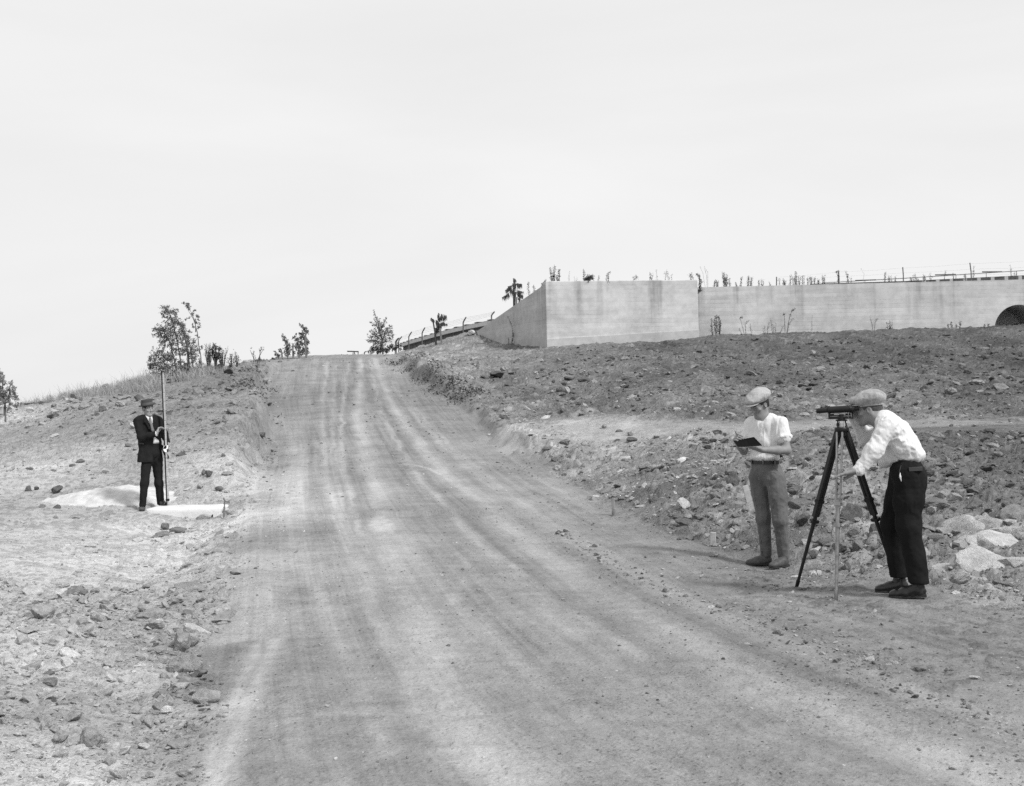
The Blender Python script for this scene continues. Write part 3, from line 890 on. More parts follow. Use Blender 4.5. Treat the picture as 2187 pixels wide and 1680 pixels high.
for a in ((.0, 8.0, .0, 9.25), (-.3, 8.0, -.3, 9.25)): m.add(*ribbon(rc, *a))
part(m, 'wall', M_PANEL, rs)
m = MB(); m.add(*ribbon(rc, .40, 9.24, .42, 9.66)); m.add(*ribbon(rc, .40, 9.24, -.3, 9.26)); m.add(*ribbon(rc, .42, 9.66, -.4, 9.72))
part(m, 'fascia', M_FASCIA, rs)
m = MB(); m.add(*ribbon(rc, .45, 9.68, -9, 10.1)); part(m, 'roof', M_SHING, rs)
dd = np.gradient(rc, axis=0)
for i in range(2, 40, 2):
    e = nrm([*dd[i], 0]); q = v3(rc[i], 8.75) + np.array([-e[1], e[0], 0]) * (.03 if np.cross(e, [0, 0, 1])[0] > 0 else -.03)
    m = MB(); m.box(q, (.05, .07, .48), (e, np.cross([0, 0, 1], e), (0, 0, 1))); part(m, 'batten', plain('batten', .2) if i == 2 else bpy.data.materials['batten'], rs)
for i in range(3, 40, 2):
    e = nrm([*dd[i], 0]); m = MB()
    m.box(v3(rc[i], 9.74) + np.cross([0, 0, 1], e) * 0, (.55, .5, .03), (e, np.cross([0, 0, 1], e), (0, 0, 1))); part(m, 'roof_board', M_PANEL, rs)

# dark parapet of the roof seen over the long wall at the right, with a pipe rail
par = empty('parapet', at(900, 283, 78)); par.location.z = 8.5
tag(par, 'long dark boarded parapet with pale posts rising above the long wall at right', 'parapet')
pl = [ZB.at(850, 212, 80), ZB.at(1450, 194, 79), ZB.at(2187, 158, 78), ZB.at(2900, 122, 77)]
lo_ = [ZB.at(850, 262, 80), ZB.at(1450, 250, 79), ZB.at(2187, 230, 78), ZB.at(2900, 210, 77)]
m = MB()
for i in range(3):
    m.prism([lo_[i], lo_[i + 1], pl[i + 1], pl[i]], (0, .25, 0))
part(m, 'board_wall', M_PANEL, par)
for x in np.arange(1560, 2900, 86):
    y1 = np.interp(x, [1450, 2187, 2900], [194, 158, 122]); y0 = np.interp(x, [1450, 2187, 2900], [240, 222, 200])
    a, b = ZB.at(x, y1 + 2, 77.8 - (x - 1450) / 750), ZB.at(x, y0, 77.8 - (x - 1450) / 750)
    m = MB(); m.box((a + b) / 2, (.11, .05, (a[2] - b[2]) / 2)); part(m, 'post', M_POSTW, par)
rl = [ZB.at(930, 206, 79), ZB.at(1428, 178, 79), ZB.at(1850, 150, 78), ZB.at(2187, 129, 78), ZB.at(2900, 88, 77)]
M_IRON = plain('rusty_iron', .13, rough=.7)
m = MB(); m.tube(rl, .026, 6); part(m, 'pipe_rail', M_IRON, par)
for a, b in (((1130, 191), (1260, 187)), ((1630, 156), (1760, 153)), ((1925, 137), (2050, 136))):
    m = MB(); m.tube([ZB.at(*a, 78.6), ZB.at(*b, 78.6)], .045, 5); part(m, 'loose_pipe', M_IRON, par)
for x in np.arange(1000, 2900, 190):
    y = np.interp(x, [930, 1428, 1850, 2187, 2900], [206, 178, 150, 129, 88])
    a = ZB.at(x, y, 78.5); m = MB(); m.tube([a, a - np.array([0, 0, 1.0])], .02, 5); part(m, 'rail_stud', M_IRON, par)

# ------------------------------------------------------------------ wire fences
M_WIRE = plain('fence_wire', .25, rough=.5)
def fence(name, posts, label, bent, wires, prad, wrad):
    """posts: list of (foot, top)"""
    r = empty(name, posts[0][0]); tag(r, label, 'fence', 'wire fences')
    tops = []
    for f, t in posts:
        m = MB(); up = t - f
        if bent:
            k = f + np.array([0, 0, up[2] * .72]) + up * np.array([.12, .12, 0]); pts = [f - np.array([0, 0, .4]), k, k + (t - k) * .3 + np.array([0, 0, .03]), t]
        else: pts = [f - np.array([0, 0, .4]), f + up * .5 + np.array([.02, 0, 0]), t]
        m.tube(pts, prad, 7); part(m, 'post', M_IRON, r, smooth=True); tops.append((pts, f, t))
    for w in wires:
        m = MB(); P = []
        for pts, f, t in tops:
            P.append(np.array([np.interp(w, [0, .72, 1], [pts[0][i] if i != 2 else f[2], pts[1][i], t[i]]) for i in range(3)]) if bent else f + (t - f) * w)
        Q = [P[0]]
        for a, b in zip(P, P[1:]): Q += [(a + b) / 2 - np.array([0, 0, .03]), b]
        m.tube(Q, wrad, 4); part(m, 'wire', M_WIRE, r)
    return r
fp = []
for (x0, y0), (x1, y1), d in [((300, 760), (320, 735), 126), ((360, 745), (385, 692), 124), ((775, 690), (815, 515), 122), ((790, 688), (830, 510), 118), ((822, 682), (865, 492), 112), ((958, 650), (998, 430), 106), ((1138, 610), (1176, 373), 100), ((1690, 475), (1730, 232), 92), ((2070, 330), (2112, 158), 88)]:
    fp.append((ZD.at(x0, y0, d), ZD.at(x1, y1, d - .5)))
fence('wire_fence', fp, 'wire fence of curved iron posts along the crest beside the reservoir', True, (.72, .82, .91, .99), .055, .006)
fp = []
for (x0, y0), (x1, y1), d in [((632, 240), (636, 168), 66), ((1027, 225), (1025, 133), 66), ((1430, 210), (1427, 108), 65), ((1858, 195), (1848, 80), 64), ((2330, 190), (2318, 55), 63), ((2800, 180), (2785, 30), 62)]:
    fp.append((ZB.at(x0, y0, d), ZB.at(x1, y1, d)))
fence('wire_fence', fp, 'straight-post wire fence standing above the long wall at right', False, (.35, .65, .95), .032, .0025)

# ------------------------------------------------------------------ small sawhorse barrier at the crest
bw = ZD.at(210, 752, 66)
bar = empty('road_barrier', bw); tag(bar, 'small wooden barrier rail on legs standing on the road crest', 'barrier')
M_WOODD = plain('dark_weathered_wood', .09, scale=14); M_WOODP = plain('pale_new_wood', .42, scale=14)
q = lambda x, y: ZD.at(x, y, 66)
m = MB(); m.tube([q(130, 690), q(285, 695)], .035, 4); part(m, 'rail', M_WOODD, bar)
for a, b in (((277, 697), (277, 765)), ((222, 698), (250, 765))):
    m = MB(); m.tube([q(*a), q(*b)], .025, 4); part(m, 'leg', M_WOODD, bar)
m = MB(); m.prism([q(207, 698), q(190, 765), q(232, 765)], (0, .12, 0)); part(m, 'trestle_board', M_WOODP, bar)
# ------------------------------------------------------------------ plants
def leaf_mat(name, v, trans=.25):
    t = NT(name)
    r = t.n.new('ShaderNodeObjectInfo')
    geo = t.n.new('ShaderNodeNewGeometry')
    c = t.math('MULTIPLY', t.rng(geo.outputs['Random Per Island'], 0, 1, .6, 1.45), v)
    t.done(c, .6, .25)
    tl = t.n.new('ShaderNodeBsdfTranslucent'); mx = t.n.new('ShaderNodeMixShader'); mx.inputs[0].default_value = trans
    t.inp(tl.inputs['Color'], c)
    t.l.new(t.b.outputs[0], mx.inputs[1]); t.l.new(tl.outputs[0], mx.inputs[2])
    t.l.new(mx.outputs[0], t.n['Material Output'].inputs['Surface'])
    return t.m
M_LEAF = leaf_mat('grey_green_leaf', .17); M_LEAFD = leaf_mat('dark_leaf', .055); M_DRY = leaf_mat('dry_leaf', .07, .1); M_STRAW = leaf_mat('straw_grass', .36, .25); M_WEED = leaf_mat('weed_leaf', .075)
M_BARK = plain('grey_bark', .13, scale=30, var=.3); M_STAKE = plain('weathered_stake', .17, scale=20, var=.25); M_STEM = plain('dry_stem', .08, var=.3)
def leaves(mb_pts, size, aspect=2.6, droop=.3, rng=None):
    """leaf blades (folded quads) at points"""
    rng = rng or RNG
    P = np.asarray(mb_pts, float); n = len(P)
    d = rng.normal(size=(n, 3)); d[:, 2] -= droop * 1.5; d /= np.linalg.norm(d, axis=1)[:, None]
    w = np.cross(d, rng.normal(size=(n, 3))); w /= np.linalg.norm(w, axis=1)[:, None] + 1e-9
    s = (np.asarray(size) * rng.uniform(.6, 1.3, n))[:, None] if np.ndim(size) == 0 else (size * rng.uniform(.7, 1.25, n))[:, None]
    nn = np.cross(d, w) * s * .12
    V_ = np.stack([P, P + d * s * .5 + w * s / aspect / 2 + nn, P + d * s, P + d * s * .5 - w * s / aspect / 2 + nn], 1).reshape(-1, 3)
    I = np.arange(n)[:, None] * 4
    F_ = np.concatenate([I + [0, 1, 2], I + [0, 2, 3]], 0)
    return V_, F_
def foliage(name, pts, size, mat, root, aspect=2.6, droop=.3):
    V_, F_ = leaves(pts, size, aspect, droop)
    o = obj(name, V_ - np.array(root.location), F_, mat, root)
    return o
def jit(p, s): return np.asarray(p) + RNG.normal(size=3) * np.asarray(s)
def stems(zoom, lines, d, r0, r1, root, name='stem', mat=None, n=6):
    out = []
    for ln in lines:
        P = [zoom.at(x, y, d + (k * .05)) + RNG.normal(size=3) * .01 for k, (x, y) in enumerate(ln)]
        P2 = [P[0] - np.array([0, 0, .25])] + P
        m = MB(); m.tube(P2, list(np.linspace(r0, r1, len(P2))), n); part(m, name, mat or M_BARK, root, smooth=True)
        out.append(P)
    return out
def blob_pts(zoom, blobs, d, k, dens):
    """blobs: (x, y, rx, ry) in picture units; k metres per unit"""
    out = []
    for x, y, rx, ry in blobs:
        n = int(dens * rx * ry / 100)
        c = zoom.at(x, y, d + RNG.uniform(-.2, .2))
        q = RNG.normal(size=(n, 3)) * .5
        # leaves gather on twigs
        tw = RNG.normal(size=(max(3, n // 9), 3)) * .52
        q = tw[RNG.integers(0, len(tw), n)] + RNG.normal(size=(n, 3)) * .13
        out.append(c + q * np.array([rx * k, rx * k, ry * k]))
    return np.vstack(out)
def kz(z, d): return d / 4600 * z.k
def base_at(z, x, y, d):
    q = z.at(x, y, d); q[2] = gz(q[0], q[1]); return q

# big leaning clump on the left bank
d = 41.0; k = kz(ZC, d)
rt = empty('tree', ZC.at(560, 880, d)); tag(rt, 'tall airy young tree with several leaning stems on the left bank', 'tree')
ln = [[(520, 890), (480, 700), (430, 520), (380, 430), (290, 400)], [(560, 890), (530, 640), (480, 380), (440, 250), (345, 170)], [(600, 890), (610, 700), (590, 520), (540, 370), (470, 255)],
      [(640, 890), (615, 640), (570, 450), (555, 330)], [(430, 890), (410, 760), (330, 680), (250, 700)], [(690, 880), (660, 760), (640, 640), (620, 500)]]
st_ = stems(ZC, ln, d, .035, .008, rt, 'stem')
bl = [(385, 185, 45, 22), (430, 225, 70, 30), (470, 245, 45, 30), (380, 240, 45, 20), (395, 280, 30, 22), (450, 300, 45, 30), (500, 330, 40, 50), (430, 350, 50, 40), (300, 405, 55, 28), (370, 410, 60, 45), (340, 460, 55, 35), (390, 500, 60, 50),
      (370, 540, 35, 25), (450, 440, 50, 60), (540, 350, 40, 45), (560, 420, 40, 50), (520, 470, 45, 60), (600, 480, 45, 45), (570, 540, 45, 45), (460, 540, 45, 50), (630, 540, 35, 40), (480, 620, 50, 40), (550, 620, 40, 50), (620, 620, 35, 50),
      (300, 650, 50, 40), (350, 620, 50, 40), (380, 680, 55, 50), (440, 690, 55, 55), (260, 700, 40, 45), (250, 760, 45, 45), (310, 760, 60, 50), (380, 770, 60, 50), (450, 780, 60, 55), (520, 760, 50, 60), (590, 780, 60, 60), (290, 830, 50, 35), (360, 830, 60, 40), (560, 850, 60, 35), (650, 820, 50, 45), (480, 850, 70, 35), (690, 590, 40, 30), (670, 640, 40, 40), (670, 700, 45, 45), (720, 740, 35, 30), (670, 520, 25, 30)]
foliage('crown', blob_pts(ZC, bl, d, k, 15), .056, M_LEAF, rt, 2.2, .5)
# thin tall one beside it
rt = empty('tree', ZC.at(740, 800, d + .8)); tag(rt, 'thin tall sapling with sparse drooping leaves right of the leaning clump', 'tree')
stems(ZC, [[(742, 800), (735, 660), (720, 560), (705, 440), (690, 360), (655, 270), (630, 220), (590, 165)], [(690, 365), (665, 300), (612, 215)], [(722, 580), (745, 570)]], d + .8, .022, .006, rt, 'stem')
bl = [(590, 150, 30, 14), (610, 175, 22, 22), (620, 200, 15, 20), (682, 215, 12, 12), (655, 245, 15, 15), (625, 295, 22, 12), (700, 270, 18, 22), (715, 300, 10, 20), (685, 330, 18, 22), (665, 375, 15, 18), (725, 345, 12, 10), (718, 385, 14, 16), (635, 425, 18, 12), (695, 460, 12, 12), (715, 480, 10, 10), (740, 570, 18, 16)]
foliage('crown', blob_pts(ZC, bl, d + .8, k, 18), .06, M_LEAF, rt, 2.2, .7)

# dark agave-like plant and dry shrubs right of the clump
rt = empty('shrub', ZC.at(880, 720, 42)); tag(rt, 'dark drooping shrub with curled fronds beside the leaning trees', 'shrub')
k = kz(ZC, 42)
stems(ZC, [[(880, 730), (870, 660), (850, 610), (870, 570), (900, 580)], [(890, 730), (905, 640), (925, 600)], [(870, 730), (840, 660), (845, 600)], [(880, 600), (868, 548)]], 42, .02, .008, rt, 'stem', M_STEM)
foliage('foliage', blob_pts(ZC, [(850, 620, 14, 40), (870, 580, 18, 18), (905, 585, 26, 16), (925, 600, 10, 12), (890, 630, 30, 26), (880, 680, 30, 30), (870, 555, 8, 12), (905, 650, 25, 30)], 42, k, 16), .10, M_WEED, rt, 4, .8)
def dry_bush(x, y, h, w, label, n=14, d=43, z=ZC, mat=None, group=None, leafs=True):
    c = z.at(x, y, d); k = kz(z, d)
    rt = empty('shrub', c); tag(rt, label, 'shrub', group)
    m = MB(); pts = []
    for i in range(n):
        a = RNG.uniform(-1, 1); hh = h * k * RNG.uniform(.55, 1.05)
        b = c + np.array([a * w * k * .35, RNG.uniform(-.3, .3) * w * k, -.1]); t = c + np.array([a * w * k * RNG.uniform(.5, 1.1) + RNG.normal() * .04, RNG.uniform(-.5, .5) * w * k, hh])
        mid = (b + t) / 2 + RNG.normal(size=3) * .04
        m.tube([b, mid, t], [.012, .008, .003], 4)
        for u in np.linspace(.3, 1, 12): pts.append(mid * (1 - abs(2 * u - 1)) + (t if u > .5 else b) * abs(2 * u - 1) + RNG.normal(size=3) * .03)
    part(m, 'stems', M_STEM, rt)
    if leafs: foliage('foliage', np.array(pts), .07, mat or M_WEED, rt, 3.5, .0)
    return rt
dry_bush(810, 740, 210, 50, 'bushy dry shrub between the leaning trees and the dark shrub', 20)
dry_bush(950, 740, 160, 50, 'spiky dry shrub just right of the dark drooping shrub', 20)
dry_bush(1030, 750, 110, 30, 'small upright dry shrub left of the pale hill crest stones', 10)
dry_bush(1090, 745, 120, 25, 'bottle-brush dry weed at the right end of the shrub row', 9)
# bare forked stalks
rt = empty('dry_stalk', ZC.at(1275, 725, 47)); tag(rt, 'bare forked dry stalks standing alone on the left skyline', 'weed')
stems(ZC, [[(1275, 730), (1245, 670), (1220, 610)], [(1245, 670), (1260, 640)], [(1290, 730), (1310, 660), (1325, 590)], [(1310, 660), (1345, 600)], [(1300, 720), (1318, 640), (1305, 595)]], 47, .016, .008, rt, 'stalk', M_STEM, 5)
foliage('leaves', blob_pts(ZC, [(1325, 600, 20, 15), (1345, 600, 12, 10), (1225, 605, 8, 10), (1240, 640, 12, 22), (1262, 700, 10, 20), (1300, 690, 12, 25)], 47, kz(ZC, 47), 10), .06, M_WEED, rt, 3, 0)

# staked saplings near the crest
def staked(lines, bl, stakes, label, d=58):
    c = ZC.at(lines[0][0][0], lines[0][0][1], d); rt = empty('sapling', c); tag(rt, label, 'sapling', 'saplings by the crest')
    stems(ZC, lines, d, .022, .008, rt, 'stem')
    for a, b in stakes:
        m = MB(); p, q = ZC.at(*a, d - .15), ZC.at(*b, d - .15); m.box((p + q) / 2 - np.array([0, 0, .1]), (.035, .035, (q[2] - p[2]) / 2 + .1)); part(m, 'stake', M_STAKE, rt)
    foliage('foliage', blob_pts(ZC, bl, d, kz(ZC, d), 26), .070, M_LEAF, rt, 1.7, .2)
staked([[(1580, 665), (1575, 580), (1555, 500), (1530, 455)]], [(1535, 465, 12, 14), (1548, 495, 18, 20), (1565, 530, 26, 26), (1580, 565, 32, 28), (1585, 600, 34, 28), (1580, 635, 32, 26)], [], 'leaning leafy sapling leftmost of the three at the crest')
staked([[(1690, 660), (1688, 580), (1670, 500), (1645, 470)]], [(1645, 480, 14, 14), (1665, 455, 10, 10), (1670, 500, 28, 25), (1685, 535, 32, 26), (1665, 575, 24, 18), (1690, 590, 24, 30), (1690, 635, 26, 26), (1640, 570, 20, 14), (1640, 640, 18, 14)], [((1690, 665), (1690, 545)), ((1632, 660), (1632, 572))], 'middle sapling at the crest with two short stakes')
staked([[(1768, 660), (1768, 560), (1760, 450), (1740, 390), (1700, 350)]], [(1700, 355, 12, 10), (1722, 375, 18, 14), (1745, 395, 26, 20), (1760, 430, 28, 28), (1720, 450, 24, 26), (1715, 490, 20, 26), (1745, 500, 26, 30), (1775, 540, 14, 40), (1725, 550, 24, 30), (1730, 605, 26, 34), (1770, 620, 22, 34), (1735, 645, 24, 16)], [((1760, 665), (1752, 440))], 'tallest curved sapling at the crest tied to a stake')
staked([[(1490, 668), (1480, 640), (1455, 615)], [(1525, 665), (1515, 620), (1490, 598)]], [(1470, 645, 20, 16), (1490, 660, 18, 10), (1515, 615, 16, 14), (1500, 600, 10, 6), (1525, 650, 8, 14), (1452, 620, 8, 6)], [], 'small two-stemmed shoot left of the staked saplings')

# conical bush just past the crest, with a low dark shrub at its foot
d = 65.; k = kz(ZD, d)
rt = empty('tree', ZD.at(600, 715, d)); tag(rt, 'bushy small tree with a pointed leaning top just right of the road crest', 'tree')
stems(ZD, [[(610, 720), (600, 560), (560, 380), (520, 240), (487, 130)], [(600, 560), (650, 400), (700, 370), (750, 350)], [(590, 540), (520, 480), (440, 430)], [(575, 430), (620, 320), (665, 250)], [(600, 600), (500, 540), (400, 560)], [(560, 380), (500, 330), (430, 285)]], d, .045, .008, rt, 'stem')
bl = [(488, 130, 5, 25), (495, 180, 12, 25), (510, 225, 22, 28), (535, 265, 32, 30), (555, 310, 40, 35), (600, 340, 40, 40), (640, 280, 20, 30), (658, 252, 10, 10), (450, 300, 25, 10), (490, 335, 30, 18), (540, 380, 45, 35), (590, 420, 55, 45), (470, 420, 40, 16), (510, 450, 50, 30), (690, 390, 55, 30), (720, 350, 35, 10), (680, 440, 60, 40), (740, 475, 25, 22), (620, 490, 60, 45), (540, 500, 60, 40), (450, 490, 40, 25), (420, 540, 35, 20), (480, 550, 60, 25), (560, 570, 60, 35), (640, 560, 50, 45), (700, 520, 40, 30), (600, 620, 60, 40)]
foliage('crown', blob_pts(ZD, bl, d, k, 12), .075, M_LEAF, rt, 2.6, .5)
foliage('lower_crown', blob_pts(ZD, [(500, 640, 60, 40), (450, 690, 40, 30), (540, 680, 60, 35), (600, 670, 40, 40), (640, 690, 40, 30)], d - .3, k, 12), .09, M_LEAFD, rt, 2.6, .5)
rt = empty('shrub', ZD.at(720, 690, 67)); tag(rt, 'low untidy dry shrub between the small tree and the fence', 'shrub')
foliage('foliage', blob_pts(ZD, [(690, 650, 50, 35), (740, 620, 45, 40), (770, 660, 35, 30), (830, 620, 25, 40), (845, 660, 20, 20)], 67, kz(ZD, 67), 6), .14, M_WEED, rt, 3, .2)

# withered palms tied to stakes
def palm(z, d, trunk, fronds, stakes, label, tr=.06):
    rt = empty('palm', z.at(*trunk[0], d)); tag(rt, label, 'palm'); k = kz(z, d)
    stems(z, [trunk], d, tr, tr * .7, rt, 'trunk', plain('palm_fibre', .05, scale=40, var=.4) if 'palm_fibre' not in bpy.data.materials else bpy.data.materials['palm_fibre'], 8)
    for (x0, y0), (x1, y1), w, h in fronds:
        a, b = z.at(x0, y0, d), z.at(x1, y1, d); b = b + np.array([0, RNG.uniform(-.15, .15), 0])
        m = MB(); mid = (a + b) / 2 + np.array([0, 0, .04]); m.tube([a, mid, b], [.014, .012, .008], 5)
        n = 34; u = RNG.uniform(.45, 1, n); p = a + (b - a) * u[:, None] + RNG.normal(size=(n, 3)) * np.array([w * k * .22, .06, .02])
        V_, F_ = [], []
        for q in p:
            hh = h * k * RNG.uniform(.5, 1.0); wd = .02; dx = RNG.normal() * .03
            i = len(V_); V_ += [q - [wd, 0, 0], q + [wd, 0, 0], q + [dx + wd * .3, RNG.normal() * .03, -hh]]; F_.append([i, i + 1, i + 2])
        m.add(V_, F_); part(m, 'frond', M_DRY, rt)
    for a, b in stakes:
        m = MB(); p, q = z.at(*a, d - .15), z.at(*b, d - .15); ax = nrm(q - p); L_ = np.linalg.norm(q - p)
        m.box((p + q) / 2 - ax * .1, (.05, .05, L_ / 2 + .1), (np.array([1, 0, 0]), np.array([0, 1, 0]), ax)); part(m, 'stake', M_STAKE, rt)
palm(ZD, 63, [(1340, 690), (1325, 560), (1320, 420), (1360, 380), (1365, 320)], [((1365, 330), (1360, 175), 30, 70), ((1365, 300), (1410, 190), 40, 80), ((1365, 300), (1455, 200), 50, 80), ((1365, 330), (1430, 300), 40, 60), ((1365, 330), (1475, 325), 30, 40), ((1365, 340), (1330, 270), 40, 70), ((1360, 350), (1345, 300), 40, 90), ((1365, 330), (1390, 330), 50, 80), ((1350, 420), (1330, 370), 50, 90), ((1355, 400), (1380, 340), 50, 80)],
     [((1415, 700), (1380, 380))], 'withered palm with hanging fronds and a stake at the crest by the fence')
palm(ZD, 62.8, [(1335, 690), (1318, 560), (1305, 420), (1290, 300), (1260, 250)], [((1290, 290), (1262, 255), 30, 30), ((1290, 290), (1285, 260), 30, 40), ((1335, 620), (1360, 600), 40, 80)], [], 'bare leaning stump grown against the withered palm at the crest', .05)
palm(ZA, 57, [(510, 450), (512, 340), (510, 250)], [((510, 280), (440, 320), 40, 45), ((510, 320), (425, 375), 40, 45), ((512, 270), (570, 275), 40, 45), ((512, 320), (575, 335), 40, 40), ((512, 340), (582, 365), 20, 40), ((510, 260), (510, 225), 30, 30), ((510, 300), (490, 330), 30, 40), ((510, 290), (465, 290), 20, 25), ((510, 250), (520, 280), 40, 60), ((510, 330), (515, 340), 40, 80)],
     [((527, 470), (527, 375))], 'dark palm with drooping fronds rising behind the sloping wing wall')

# ------------------------------------------------------------------ weeds on and below the wall
def weed(z, stalks, d, label, leafy=1.0, r=.010, lsize=.06, mat=None, group='weeds along the concrete wall', name='weed'):
    c = z.at(*stalks[0][0], d); rt = empty(name, c); tag(rt, label, 'weed', group)
    m = MB(); pts = []
    for s_ in stalks:
        P = [z.at(x, y, d + RNG.uniform(-.1, .1)) for x, y in s_]; P[0] = P[0] - np.array([0, 0, .2])
        if len(P) == 2: P.insert(1, (P[0] + P[1]) / 2 + RNG.normal(size=3) * .02)
        m.tube(P, list(np.linspace(r, r * .4, len(P))), 4)
        Ln = sum(np.linalg.norm(P[i + 1] - P[i]) for i in range(len(P) - 1))
        n = int(Ln * 55 * leafy)
        for u in RNG.uniform(.15, 1, n):
            q = u * (len(P) - 1); i = min(int(q), len(P) - 2); pts.append(P[i] + (P[i + 1] - P[i]) * (q - i) + RNG.normal(size=3) * .025)
    part(m, 'stalks', M_STEM, rt)
    if pts: foliage('leaves', np.array(pts), lsize, mat or M_WEED, rt, 3, -.3)
D1, D2, D3 = 52.6, 53.6, 55.6
weed(ZA, [[(810, 255), (795, 140)], [(825, 255), (815, 190)], [(840, 255), (828, 132)], [(850, 255), (845, 200)], [(870, 255), (865, 155)]], D1, 'dark upright leafy weed cluster at the left corner of the wall top', 2.6, .014, .075, M_LEAFD)
weed(ZA, [[(630, 350), (622, 300), (625, 260)]], 54.5, 'single curved leafy weed on the upper slope of the wing wall', 2.0, .012, .07, M_LEAFD)
weed(ZA, [[(668, 320), (665, 290)]], 53.9, 'short weed stub near the top of the wing wall', 2.5, .012, .07)
weed(ZA, [[(735, 275), (750, 245)], [(745, 270), (765, 238)], [(725, 285), (735, 262)]], 52.9, 'small scrubby tuft beside the corner where the wing meets the wall', 3, .01, .06)
weed(ZA, [[(550, 410), (535, 330)], [(560, 400), (545, 350)]], 56, 'leafy shoot at the foot of the dark palm behind the wing wall', 3, .012, .07, M_LEAFD)
weed(ZA, [[(945, 250), (950, 168)], [(940, 250), (945, 200)]], D1, 'pale thin seed stalk on the wall top right of the dark cluster', .8, .008, .04, M_STRAW)
weed(ZA, [[(990, 250), (985, 205)], [(1000, 250), (1010, 215)], [(980, 250), (1020, 230)]], D1, 'faint low dry tuft on the wall top before the round bush', .6, .006, .04, M_STRAW)
weed(ZA, [[(1065, 250), (1064, 160)]], D1, 'single dark stalk standing at the left of the round bush on the wall', 2, .012, .06, M_LEAFD)
rt = empty('shrub', ZA.at(1100, 245, D1)); tag(rt, 'low round dark bush on the wall top', 'shrub')
foliage('foliage', blob_pts(ZA, [(1095, 230, 26, 16), (1110, 218, 24, 18), (1085, 238, 20, 10), (1125, 235, 18, 12)], D1, kz(ZA, D1), 55), .07, M_LEAFD, rt, 3, 0)
weed(ZA, [[(1180, 245), (1182, 205)]], D1, 'tiny weed spike just right of the round bush', 2)
weed(ZA, [[(1243, 243), (1248, 195)], [(1258, 243), (1262, 185), (1275, 182)], [(1262, 215), (1250, 185)]], D1, 'pair of thin forked weeds at the middle of the near wall top', 1.2)
weed(ZA, [[(1465, 240), (1463, 212)], [(1480, 240), (1478, 210), (1492, 222)]], D2, 'two very short weeds on the near wall top right of its middle', 2)
weed(ZA, [[(1590, 236), (1592, 185)], [(1600, 236), (1612, 195)], [(1608, 236), (1590, 205)]], D2, 'small branching weed left of the tall thin stalk on the near wall', 1.6)
weed(ZA, [[(1648, 236), (1641, 155)]], D2, 'tall thin stalk with a bud on the near wall top', .6, .008)
weed(ZA, [[(1710, 236), (1712, 180)], [(1742, 236), (1722, 155)], [(1765, 236), (1762, 195)], [(1742, 236), (1738, 205)]], D2, 'slanting thin stalks near the right part of the near wall', .9, .008)
weed(ZA, [[(1910, 232), (1918, 180)], [(1925, 232), (1905, 190)], [(1945, 232), (1922, 195)]], D2, 'dry branching weed at the right end of the near wall', 1.5)
weed(ZA, [[(1980, 300), (1985, 210), (1960, 195)], [(1990, 300), (1982, 230)], [(1985, 300), (1998, 240)]], 54.6, 'dark drooping weed in the step between the two walls', 2.5, .012, .07, M_LEAFD)
weed(ZA, [[(2035, 300), (2010, 180), (1985, 130)], [(2045, 300), (2040, 200), (2020, 132)], [(2050, 300), (2050, 180), (2025, 135)]], 55.6, 'tall pale arching grass just right of the wall step', .25, .006, .05, M_STRAW)
ORD = ['first', 'second', 'third', 'fourth', 'fifth', 'sixth', 'seventh', 'eighth', 'ninth', 'tenth']
def row(z, xs, d, y0, hs, label, leafy=1.4, mat=None, spread=10):
    lab0 = label
    for i_, (x, h) in enumerate(zip(xs, hs)):
        label = ORD[i_] + ' ' + lab0
        st = [[(x + RNG.uniform(-6, 6), y0(x)), (x + RNG.uniform(-spread, spread), y0(x) - h * RNG.uniform(.7, 1.05))] for _ in range(RNG.integers(2, 5))]
        weed(z, st, d, label, leafy * RNG.uniform(.7, 1.3), .009, .055, mat)
top2 = lambda x: np.interp(x, [150, 2187], [236, 184])
row(ZB, [245, 262, 305, 318, 345, 385, 410], D3, top2, [45, 45, 92, 85, 70, 40, 55], 'dry weed from the left, long wall top, near the step', 2.0)
row(ZB, [455, 475, 530, 548, 600, 655, 680, 690], D3, top2, [70, 55, 40, 45, 25, 50, 45, 30], 'dry weed from the left, long wall top, around the first fence post')
row(ZB, [722, 745, 757, 780, 800, 830, 850, 870, 900, 930], D3, top2, [75, 60, 90, 55, 60, 50, 50, 45, 35, 60], 'dry weed from the left, thick patch before the hook-topped weed', 1.2)
weed(ZB, [[(1022, 212), (1025, 135), (1005, 140)], [(1030, 212), (1018, 150)]], D3, 'dark hook-topped weed leaning on a fence post of the long wall', 2, .014, .06, M_LEAFD)
weed(ZB, [[(1090, 210), (1070, 135)], [(1085, 210), (1082, 150)], [(1095, 210), (1104, 175)]], D3, 'three-stalk weed right of the hook-topped one on the long wall', 1.6)
weed(ZB, [[(1175, 206), (1185, 150), (1165, 115)]], D3, 'single tall bent pale stalk on the long wall', .3, .007, .05, M_STRAW)
row(ZB, [1310, 1345, 1380, 1480, 1500, 1520, 1560, 1600], D3 + 3, top2, [65, 45, 45, 40, 55, 30, 45, 50], 'dry weed from the left, behind the long wall near the tall posts', 1.2)
row(ZB, [1690, 1745, 1820, 1870, 2100, 2130], D3 + 4, top2, [70, 50, 45, 85, 95, 50], 'thin weed from the left, before the dark parapet at right', .8)
